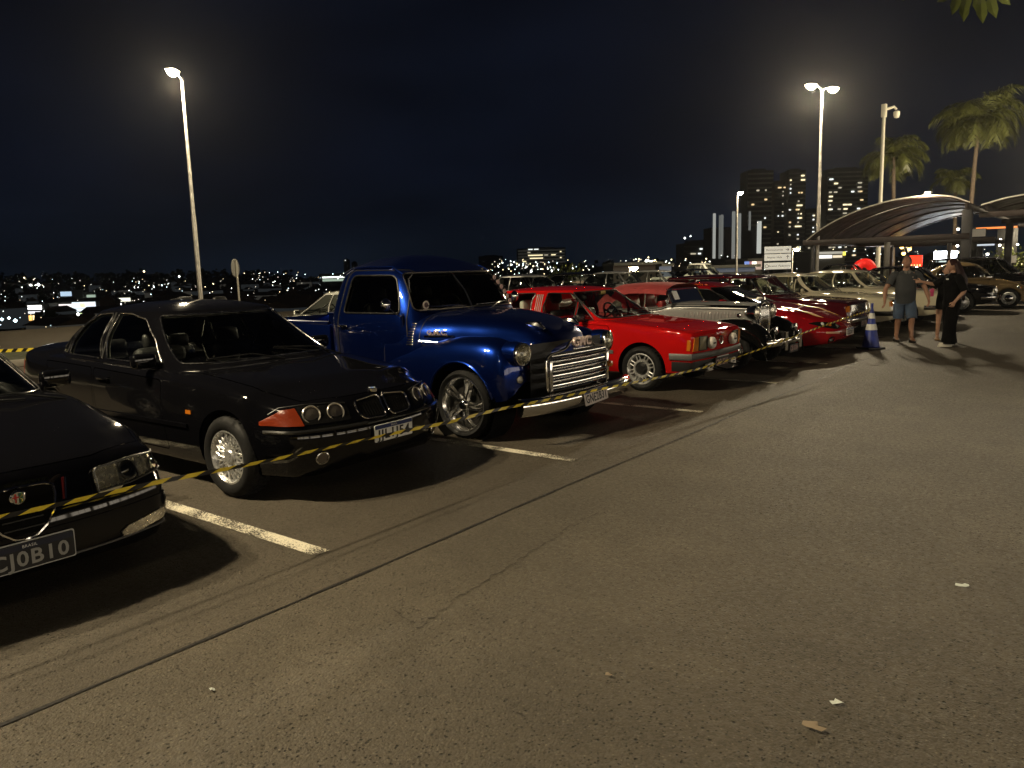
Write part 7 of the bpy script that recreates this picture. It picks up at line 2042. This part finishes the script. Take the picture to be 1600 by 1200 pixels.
shop('white lit store with long fascia seen under the canopy', 1278, 1320, 393, 404, 110, [(.0, .9, .0, .35, (.9, .85, .7), .5), (.02, .5, .5, .95, (1, .95, .85), 1.6), (.55, .88, .55, .9, (1, .85, .6), 1.), (.92, 1., .1, .6, (1, .85, .1), 2.)])
shop('big bright colour advertising screen on a low wall', 1163, 1190, 407, 422, 90, [(.0, .25, .1, .95, (.3, .45, 1), .7), (.25, .48, .1, .95, (.8, .3, .35), .5), (.4, .66, .12, .7, (1, .92, .7), 2.2), (.66, .98, .1, .95, (.85, .6, .45), .6)])
shop('long pale blue-grey low roofs behind the maroon estate', 1082, 1180, 418, 432, 75, [(.02, .98, .1, .54, (.55, .65, .85), .10)])  # roof front glows faintly, standing in for light falling on it
shop('white-blue cabin with a dark doorway behind the soft-top roadster', 1030, 1048, 416, 436, 70, [(.0, 1, .02, .98, (.7, .75, .85), .16)])  # cabin wall itself glows in place of light on it
shop('low brown boarded wall building left of the white-blue cabin', 958, 1030, 414, 440, 72, [(.0, 1, .02, .98, (.45, .26, .14), .035)])  # plain brown wall given a weak glow instead of lamplight
shop('small peach-coloured kiosk building behind the red hatchback', 892, 932, 438, 450, 60, [(.0, .55, .05, .95, (1, .62, .36), .30), (.78, .95, .2, .9, (.8, .9, 1), .35)])

# unseen shop front across the road, added as front light for the cars
o = thing('fill_shop_front', 'unseen shop front added across the road to light the car noses', 'building', (25, 2, 0), 0)
WL = mat('centre_wall', (.35, .32, .27), .8, noise=(1, .1))
for i in range(20): MB().box((0, -25.2 + i * 5.6, 2.6), (.6, .8, 5.2)).obj('pier', WL, o, 0)
MB().box((0, 28, 4.7), (.55, 107.4, 1.0)).obj('fascia', WL, o, 0); MB().box((0, 28, .25), (.5, 107.2, .5)).obj('plinth', WL, o, 0); MB().box((6, 28, 5.4), (13, 108, .3)).obj('roof', WL, o, 0); MB().box((6, 28, 2.6), (.3, 108, 5.2)).obj('back_wall', WL, o, 0)
for i in range(19):
    y = -22.4 + i * 5.6; f = MB().box((-.12, y, 2.35), (.08, 4.7, 3.6)).obj('window', glow('front_fill_glow', (1, .86, .66), 3.6, True), o, 0)  # glowing panes supply the added front light
    for k in range(4): MB().box((-.18, y - 2.35 + k * 1.567, 2.35), (.06, .07, 3.6)).obj('mullion', BLACK, f, 0)
    MB().box((-.185, y, 3.1), (.06, 4.7, .07)).obj('transom', BLACK, f, 0)


# ------------------------------------------------------------ people
def skin_mesh(nodes, edges, m, name, parent, sub=2, M=None, extra=None):
    """nodes: name -> (pos, radius or (rx, ry)); a surface grown round the joints"""
    names = list(nodes); me = bpy.data.meshes.new('joints'); me.from_pydata([tuple(nodes[k][0]) for k in names], [(names.index(a), names.index(b_)) for a, b_ in edges], [])
    o = bpy.data.objects.new('joints', me); col.objects.link(o)
    bm = bmesh.new(); bm.from_mesh(me); ly = bm.verts.layers.skin.verify()
    bm.verts.ensure_lookup_table()
    for i, k in enumerate(names):
        r_ = nodes[k][1]; bm.verts[i][ly].radius = (r_, r_) if not hasattr(r_, '__len__') else r_; bm.verts[i][ly].use_root = (i == 0)
    bm.to_mesh(me); bm.free()
    o.modifiers.new('s', 'SKIN').use_smooth_shade = True; s_ = o.modifiers.new('b', 'SUBSURF'); s_.levels = sub; s_.render_levels = sub
    bpy.context.view_layer.update()
    r_ = bpy.data.meshes.new_from_object(o.evaluated_get(bpy.context.evaluated_depsgraph_get())); bpy.data.objects.remove(o); bpy.data.meshes.remove(me)
    r_.name = name; r_.materials.clear(); r_.materials.append(m)
    if extra:
        b2 = bmesh.new(); b2.from_mesh(r_); e_ = extra.mesh('x', m, 60); b2.from_mesh(e_); b2.to_mesh(r_); b2.free(); bpy.data.meshes.remove(e_)
    r_.shade_smooth()
    return link(name, r_, parent)


V3 = Vector


def hand_nodes(n, e, tag_, wrist, d, spread, curl, parent, s=1.):
    """palm and five unequal bent fingers; d: pointing direction, spread: towards the thumb"""
    d = d.normalized(); spread = (spread - d * spread.dot(d)).normalized(); nrm = d.cross(spread)
    n[tag_ + 'palm'] = (wrist + d * .05 * s, (.026 * s, .036 * s)); e.append((parent, tag_ + 'palm'))
    kn = wrist + d * .085 * s
    for i, (o_, L_) in enumerate(((.030, .072), (.010, .080), (-.010, .074), (-.028, .058))):
        a = kn + spread * o_ * s; c_ = curl[i]
        b_ = a + (d * cos(c_) + nrm * sin(c_)) * L_ * .55 * s; t_ = b_ + (d * cos(c_ * 1.9) + nrm * sin(c_ * 1.9)) * L_ * .5 * s
        for k, q, r_ in (('a', a, .0105), ('b', b_, .0095), ('c', t_, .008)): n[tag_ + 'f%d%s' % (i, k)] = (q, r_ * s)
        e += [(tag_ + 'palm', tag_ + 'f%da' % i), (tag_ + 'f%da' % i, tag_ + 'f%db' % i), (tag_ + 'f%db' % i, tag_ + 'f%dc' % i)]
    a = wrist + d * .03 * s + spread * .032 * s; b_ = a + (d * .7 + spread * .7) * .038 * s; t_ = b_ + (d * .95 + spread * .2 + nrm * .3) * .03 * s
    for k, q, r_ in (('a', a, .013), ('b', b_, .011), ('c', t_, .009)): n[tag_ + 't' + k] = (q, r_ * s)
    e += [(tag_ + 'palm', tag_ + 'ta'), (tag_ + 'ta', tag_ + 'tb'), (tag_ + 'tb', tag_ + 'tc')]


def head_mesh(c, yaw, pitch, s=1.):
    """a skull with brow, nose, lips, chin and ears; face along +x before turning"""
    mb = MB(); nu, nv = 28, 20

    def f(u, v):
        a = 2 * pi * u; b_ = pi * v; x = sin(b_) * cos(a); y = sin(b_) * sin(a); z = cos(b_)
        P = V3((x * .098, y * .076, z * .122))
        if x > 0:
            fr = max(0, cos(a))**2
            P.x += .006 * fr
            if z < -.35: P.x += .010 * fr; 
            nose = math.exp(-((y / .22)**2)) * math.exp(-(((z + .12) / .17)**2)); P.x += .026 * nose * fr
            eye = math.exp(-(((abs(y) - .40) / .17)**2)) * math.exp(-(((z - .10) / .12)**2)); P.x -= .010 * eye
            brow = math.exp(-(((z - .28) / .09)**2)); P.x += .005 * brow * fr
            lip = math.exp(-((y / .3)**2)) * math.exp(-(((z + .45) / .06)**2)); P.x += .006 * lip
        if z < -.2: P.y *= 1 - .28 * (-z - .2)
        return P
    mb.grid(f, nu, nv)
    for sg in (1, -1): mb.lathe([(0, .012), (.018, .012), (.03, .0), (.02, -.01)], (-.005, sg * .078, -.005), 'y', 10)
    M = Matrix.Translation(c) @ Matrix.Rotation(yaw, 4, 'Z') @ Matrix.Rotation(pitch, 4, 'Y') @ Matrix.Scale(s, 4)
    return mb.xf(M), M


SKIN = mat('skin', (.36, .19, .12), .55, noise=(8, .08)); SKIN2 = mat('skin_fair', (.42, .24, .16), .55, noise=(8, .08))


def garment(rings, m, name, parent, n=22, sleeves=(), cap=True):
    """cloth of oval rings (centre, half depth, half width); sleeves are (points, radii)"""
    mb = MB(); K_ = len(rings); t_ = np.linspace(0, K_ - 1, (K_ - 1) * 4 + 1); C_ = [pchip(range(K_), [r_[0][i] for r_ in rings]) for i in range(3)]; A = pchip(range(K_), [r_[1] for r_ in rings]); B = pchip(range(K_), [r_[2] for r_ in rings])
    v = []
    for t in t_:
        for k in range(n):
            a = 2 * pi * k / n; f_ = 1 + .018 * sin(5 * a + t * 2.1) + .012 * sin(9 * a - t * 3.)
            v.append((float(C_[0](t)) + float(A(t)) * cos(a) * f_, float(C_[1](t)) + float(B(t)) * math.copysign(abs(sin(a))**.85, sin(a)) * f_, float(C_[2](t)) + .006 * sin(4 * a)))
    m_ = len(t_); f = [(i * n + k, i * n + (k + 1) % n, (i + 1) * n + (k + 1) % n, (i + 1) * n + k) for i in range(m_ - 1) for k in range(n)]
    if cap: f.append(tuple(range((m_ - 1) * n, m_ * n)))
    mb.add(v, f)
    for pts, rad in sleeves:
        q = [pchip(range(len(pts)), [p[i] for p in pts]) for i in range(3)]; r_ = pchip(range(len(pts)), rad); tt = np.linspace(0, len(pts) - 1, (len(pts) - 1) * 4 + 1)
        mb.tube([Vector([float(c_(t)) for c_ in q]) for t in tt], [float(r_(t)) * (1 + .03 * sin(t * 9)) for t in tt], 14)
    return mb.obj(name, m, parent, 70)


def man():
    o = thing('person', 'man in a dark grey polo shirt and denim shorts walking towards the camera', 'person', (-3.22, 16.75, 0), radians(-62))
    # faces +x of his own axes; y+ his left
    P = V3; n = {}; e = []
    n['pelvis'] = (P((0, 0, .88)), .11); n['belly'] = (P((.02, 0, 1.02)), .125); n['chest'] = (P((.0, 0, 1.22)), .115); n['neck'] = (P((0, 0, 1.40)), .062); n['head'] = (P((.01, 0, 1.50)), .066)
    e += [('pelvis', 'belly'), ('belly', 'chest'), ('chest', 'neck'), ('neck', 'head')]
    for s, hp in ((1, (.16, -.02)), (-1, (-.10, .02))):
        t = 'l' if s > 0 else 'r'
        n[t + 'hip'] = (P((0, s * .095, .84)), .098); n[t + 'knee'] = (P((.06 + hp[0] * .6, s * .10, .47)), .058); n[t + 'calf'] = (P((hp[0] * .7, s * .10, .34)), .057); n[t + 'ankle'] = (P((hp[0], s * .10, .09)), .036); n[t + 'toe'] = (P((hp[0] + .16, s * .115, .03)), .030)
        e += [('pelvis', t + 'hip'), (t + 'hip', t + 'knee'), (t + 'knee', t + 'calf'), (t + 'calf', t + 'ankle'), (t + 'ankle', t + 'toe')]
    for s, el, wr in ((1, P((.02, .35, 1.06)), P((.10, .40, .84))), (-1, P((-.02, -.36, 1.05)), P((.10, -.40, .83)))):
        t = 'L' if s > 0 else 'R'
        n[t + 'sho'] = (P((-.01, s * .19, 1.33)), .068); n[t + 'elb'] = (el, .045); n[t + 'fore'] = (el.lerp(wr, .35), .043); n[t + 'wri'] = (wr, .029)
        e += [('chest', t + 'sho'), (t + 'sho', t + 'elb'), (t + 'elb', t + 'fore'), (t + 'fore', t + 'wri')]
        hand_nodes(n, e, t, wr, P((.10, s * .05, -.95)), P((1, 0, 0)), (.35, .4, .45, .5), t + 'wri')
    h, M = head_mesh(P((.025, 0, 1.555)), radians(-30), radians(-14))
    skin_mesh(n, e, SKIN, 'body', o, 2, None, h)
    # short grey hair, polo, shorts, shoes
    hm = MB(); hm.grid(lambda u, v: M @ P((.100 * sin(pi * .56 * v) * cos(2 * pi * u) * (1.0 if cos(2 * pi * u) < .2 else .9) - .006, .083 * sin(pi * .56 * v) * sin(2 * pi * u), .030 + .100 * cos(pi * .56 * v))), 22, 8); hm.obj('hair', mat('grey_hair', (.10, .09, .08), .8, bump=(60, .004)), o, 60)
    POLO = mat('grey_polo', (.040, .044, .048), .85, noise=(12, .15), bump=(14, .012)); 
    sh_ = garment([(P((0, 0, .76)), .145, .185), (P((.01, 0, .88)), .15, .185), (P((.03, 0, 1.02)), .165, .19), (P((.015, 0, 1.2)), .145, .195), (P((0, 0, 1.30)), .125, .20), (P((-.005, 0, 1.365)), .085, .12), (P((0, 0, 1.395)), .062, .07)], POLO, 'polo_shirt', o,
                  sleeves=[([P((-.01, s * .14, 1.315)), P((-.01, s * .20, 1.31)), P((0, s * .255, 1.22)), P((.01, s * .30, 1.13))], [.07, .082, .076, .074]) for s in (1, -1)])
    cb = MB()
    for s in (1, -1): cb.prism([P((.082, s * .004, 1.385)), P((.070, s * .065, 1.40)), P((.088, s * .055, 1.345)), P((.100, s * .012, 1.335))], P((.008, 0, .002)))
    cb.obj('collar', mat('collar_grey', (.16, .155, .14), .8), sh_, 0)
    MB().box((.135, .085, 1.27), (.004, .02, .022), .004).obj('chest_badge', mat('badge_pale', (.35, .33, .28), .7), sh_)
    DEN = mat('denim', (.055, .085, .14), .85, noise=(9, .35), bump=(20, .008))
    garment([(P((0, 0, .74)), .135, .178), (P((0, 0, .86)), .14, .178), (P((0, 0, .93)), .135, .17)], DEN, 'denim_shorts', o,
            sleeves=[([P((0, s * .085, .82)), P((.02 + hp * .3, s * .095, .66)), P((.045 + hp * .55, s * .10, .46))], [.105, .106, .10]) for s, hp in ((1, .16), (-1, -.10))])
    for s, hp in ((1, .16), (-1, -.10)):
        sm = MB().grid(lambda u, v: P((hp + .05 + .145 * cos(2 * pi * u), s * .11 + .052 * sin(2 * pi * u), .004 + .055 * v * (1 - .35 * cos(2 * pi * u)))), 18, 3); sm.add([P((hp + .05 + .145 * cos(a), s * .11 + .052 * sin(a), .005)) for a in np.linspace(0, 2 * pi, 18, endpoint=False)], [tuple(range(18))])
        sm.add([P((hp + .05 + .145 * cos(a), s * .11 + .052 * sin(a), .005 + .055 * (1 - .35 * cos(a)))) for a in np.linspace(0, 2 * pi, 18, endpoint=False)], [tuple(range(18))]); sm.obj('shoe', mat('dark_shoe', (.02, .015, .012), .7), o, 50)


def woman():
    o = thing('person', 'woman in black with very long dark red hair pointing towards the parked cars', 'person', (-2.33, 16.2, 0), radians(-140))
    P = V3; n = {}; e = []
    n['pelvis'] = (P((0, 0, .86)), .10); n['waist'] = (P((0, 0, 1.0)), .09); n['chest'] = (P((.01, 0, 1.18)), .095); n['neck'] = (P((0, 0, 1.35)), .048); n['head'] = (P((.01, 0, 1.44)), .058)
    e += [('pelvis', 'waist'), ('waist', 'chest'), ('chest', 'neck'), ('neck', 'head')]
    for s, hx in ((1, .08), (-1, -.08)):
        t = 'l' if s > 0 else 'r'; n[t + 'hip'] = (P((0, s * .09, .82)), .095); n[t + 'knee'] = (P((hx * .6 + .02, s * .09, .46)), .055); n[t + 'ankle'] = (P((hx, s * .09, .08)), .034); n[t + 'toe'] = (P((hx + .14, s * .10, .03)), .028)
        e += [('pelvis', t + 'hip'), (t + 'hip', t + 'knee'), (t + 'knee', t + 'ankle'), (t + 'ankle', t + 'toe')]
    for s, el, wr, hd, cu in ((-1, P((.16, -.30, 1.13)), P((.38, -.36, 1.19)), P((1, -.25, .12)), (.02, 1.1, 1.2, 1.2)), (1, P((-.07, .26, 1.02)), P((.10, .25, .83)), P((.4, -.05, -.85)), (.8, .9, .9, 1.))):
        t = 'L' if s > 0 else 'R'; n[t + 'sho'] = (P((0, s * .165, 1.28)), .056); n[t + 'elb'] = (el, .038); n[t + 'fore'] = (el.lerp(wr, .35), .036); n[t + 'wri'] = (wr, .024)
        e += [('chest', t + 'sho'), (t + 'sho', t + 'elb'), (t + 'elb', t + 'fore'), (t + 'fore', t + 'wri')]
        hand_nodes(n, e, t, wr, hd, P((0, 0, 1)), cu, t + 'wri', .92)
    h, M = head_mesh(P((.02, 0, 1.485)), radians(-8), radians(4), .94)
    skin_mesh(n, e, SKIN2, 'body', o, 2, None, h)
    HR = mat('dark_red_hair', (.022, .005, .005), .55, spec=.2, noise=(10, .4), bump=(45, .006))
    hm = MB(); hm.grid(lambda u, v: M @ P((.108 * sin(pi * .6 * v) * cos(2 * pi * u) * (1.0 if cos(2 * pi * u) < .15 else .86) - .008, .092 * sin(pi * .6 * v) * sin(2 * pi * u), .028 + .108 * cos(pi * .6 * v))), 24, 8)
    for k in range(46):      # long locks down the back
        a = radians(95 + 170 * k / 45); b0 = M @ P((.100 * cos(a), .088 * sin(a), .02 + random.uniform(-.02, .04))); L_ = random.uniform(.55, .68)
        out = P((cos(a) * .05 - .07, sin(a) * .09, 0)); hm.tube([b0, b0 + out * .5 + P((0, 0, -.14)), b0 + out * 1.1 + P((-.01, 0, -L_ * .55)), b0 + out * 1.0 + P((random.uniform(-.02, .02), random.uniform(-.02, .02), -L_))], [.026, .030, .028, .008], 5)
    hm.obj('hair', HR, o, 60)
    BC = mat('black_cotton', (.0025, .0025, .003), .95, spec=.1, noise=(10, .2), bump=(14, .012)); 
    t_ = garment([(P((0, 0, .80)), .125, .165), (P((0, 0, .90)), .12, .158), (P((.01, 0, 1.03)), .115, .145), (P((.02, 0, 1.17)), .125, .155), (P((.005, 0, 1.26)), .10, .165), (P((0, 0, 1.315)), .07, .10), (P((0, 0, 1.345)), .052, .056)], BC, 'black_top', o,
                 sleeves=[([P((0, s * .11, 1.265)), P((0, s * .165, 1.26)), (P((0, s * .165, 1.26)).lerp(el, .5)), el], [.06, .07, .066, .066]) for s, el in ((-1, P((.16, -.30, 1.13))), (1, P((-.07, .26, 1.02))))])
    MB().box((.142, .06, 1.235), (.006, .075, .024), .004).obj('chest_print', WHITE, t_)
    garment([(P((0, 0, .72)), .13, .175), (P((0, 0, .86)), .125, .165), (P((0, 0, .96)), .11, .145)], BC, 'wide_trousers', o,
            sleeves=[([P((0, s * .08, .84)), P((hx * .3 + .01, s * .09, .62)), P((hx * .6 + .02, s * .095, .40)), P((hx + .01, s * .10, .05))], [.105, .108, .105, .118]) for s, hx in ((1, .08), (-1, -.08))])
    for s, hx in ((1, .08), (-1, -.08)):
        b_ = MB()
        for v0, r_ in ((0, 1.), (1, .9)): pass
        b_.grid(lambda u, v: P((hx + .07 + .14 * cos(2 * pi * u) * (1 - .25 * v), s * .10 + .05 * sin(2 * pi * u) * (1 - .25 * v), .004 + .075 * v)), 18, 3)
        b_.add([P((hx + .07 + .105 * cos(a), s * .10 + .0375 * sin(a), .079)) for a in np.linspace(0, 2 * pi, 18, endpoint=False)], [tuple(range(18))]); b_.obj('white_shoe', mat('shoe_white', (.62, .58, .48), .6), o, 50)


def child():
    o = thing('person', 'mostly hidden walker behind the woman in black, bare lower legs and a pink phone showing', 'person', (-2.60, 17.3, 0), radians(-75))
    P = V3; n = {}; e = []
    n['pelvis'] = (P((0, 0, .80)), .10); n['chest'] = (P((0, 0, 1.08)), .10); n['neck'] = (P((0, 0, 1.25)), .045); n['head'] = (P((.01, 0, 1.33)), .055); e += [('pelvis', 'chest'), ('chest', 'neck'), ('neck', 'head')]
    for s, hx in ((1, .12), (-1, -.10)):
        t = 'l' if s > 0 else 'r'; n[t + 'hip'] = (P((0, s * .09, .76)), .085); n[t + 'knee'] = (P((hx * .6 + .04, s * .10, .42)), .05); n[t + 'ankle'] = (P((hx, s * .105, .08)), .032); n[t + 'toe'] = (P((hx + .14, s * .11, .03)), .028)
        e += [('pelvis', t + 'hip'), (t + 'hip', t + 'knee'), (t + 'knee', t + 'ankle'), (t + 'ankle', t + 'toe')]
    for s, el, wr in ((1, P((.05, .28, .95)), P((.24, .22, .90))), (-1, P((.06, -.26, .93)), P((.26, -.28, .92)))):
        t = 'L' if s > 0 else 'R'; n[t + 'sho'] = (P((0, s * .15, 1.18)), .052); n[t + 'elb'] = (el, .036); n[t + 'wri'] = (wr, .024); e += [('chest', t + 'sho'), (t + 'sho', t + 'elb'), (t + 'elb', t + 'wri')]
        hand_nodes(n, e, t, wr, P((1, 0, .1)), P((0, 0, 1)), (.9, .9, 1., 1.), t + 'wri', .9)
    h, M = head_mesh(P((.02, 0, 1.375)), 0, 0, .92); skin_mesh(n, e, SKIN2, 'body', o, 2, None, h)
    hm = MB(); hm.grid(lambda u, v: M @ P((.104 * sin(pi * .6 * v) * cos(2 * pi * u) * (1.0 if cos(2 * pi * u) < .15 else .86) - .008, .088 * sin(pi * .6 * v) * sin(2 * pi * u), .028 + .106 * cos(pi * .6 * v))), 20, 8); hm.obj('hair', mat('dark_hair', (.012, .008, .006), .5, bump=(50, .005)), o, 60)
    garment([(P((0, 0, .62)), .15, .17), (P((0, 0, .8)), .13, .16), (P((0, 0, .96)), .115, .14), (P((.01, 0, 1.1)), .12, .15), (P((0, 0, 1.18)), .09, .15), (P((0, 0, 1.235)), .055, .06)], mat('black_cotton', (.007, .007, .008), .9), 'dark_dress', o,
            sleeves=[([P((0, s * .11, 1.17)), P((.01, s * .17, 1.13)), P((.03, s * .23, 1.03))], [.055, .062, .058]) for s in (1, -1)])
    for s, hx in ((1, .12), (-1, -.10)): MB().box((hx + .06, s * .108, .02), (.25, .09, .035), .015).obj('sandal', mat('sandal_tan', (.25, .15, .07), .7), o)
    ph = thing('mobile_phone', 'pink mobile phone held by the walker hidden behind the woman', 'phone', (0, 0, 0), 0)
    M = Matrix.Translation(o.location) @ Matrix.Rotation(radians(-75), 4, 'Z'); q = M @ P((.35, -.28, .96)); ph.location = q
    MB().box((0, 0, 0), (.012, .075, .15), .006).xf(Matrix.Rotation(radians(-75), 4, 'Z')).obj('case', mat('phone_pink', (.55, .05, .16), .4), ph)
    MB().box((-.008, 0, 0), (.004, .066, .135), .002).xf(Matrix.Rotation(radians(-75), 4, 'Z')).obj('screen', DARKGLASS, ph)


man(); woman(); child()

# ------------------------------------------------------------ thin air volume added to ring the lamps with halos, like lens glow
hz = bpy.data.materials.new('lamp_halo_haze'); hz.use_nodes = True; t = hz.node_tree; t.nodes.clear()
ho = t.nodes.new('ShaderNodeOutputMaterial'); hv = t.nodes.new('ShaderNodeVolumePrincipled'); hv.inputs['Density'].default_value = .00017; hv.inputs['Anisotropy'].default_value = .84; hv.inputs['Color'].default_value = (.92, .93, .95, 1)
t.links.new(hv.outputs[0], ho.inputs['Volume'])
tag(MB().box((0, 0, 45), (3100, 3100, 140)).obj('halo_haze', hz, None, 0), kind='stuff')
sc.cycles.volume_bounces = 0
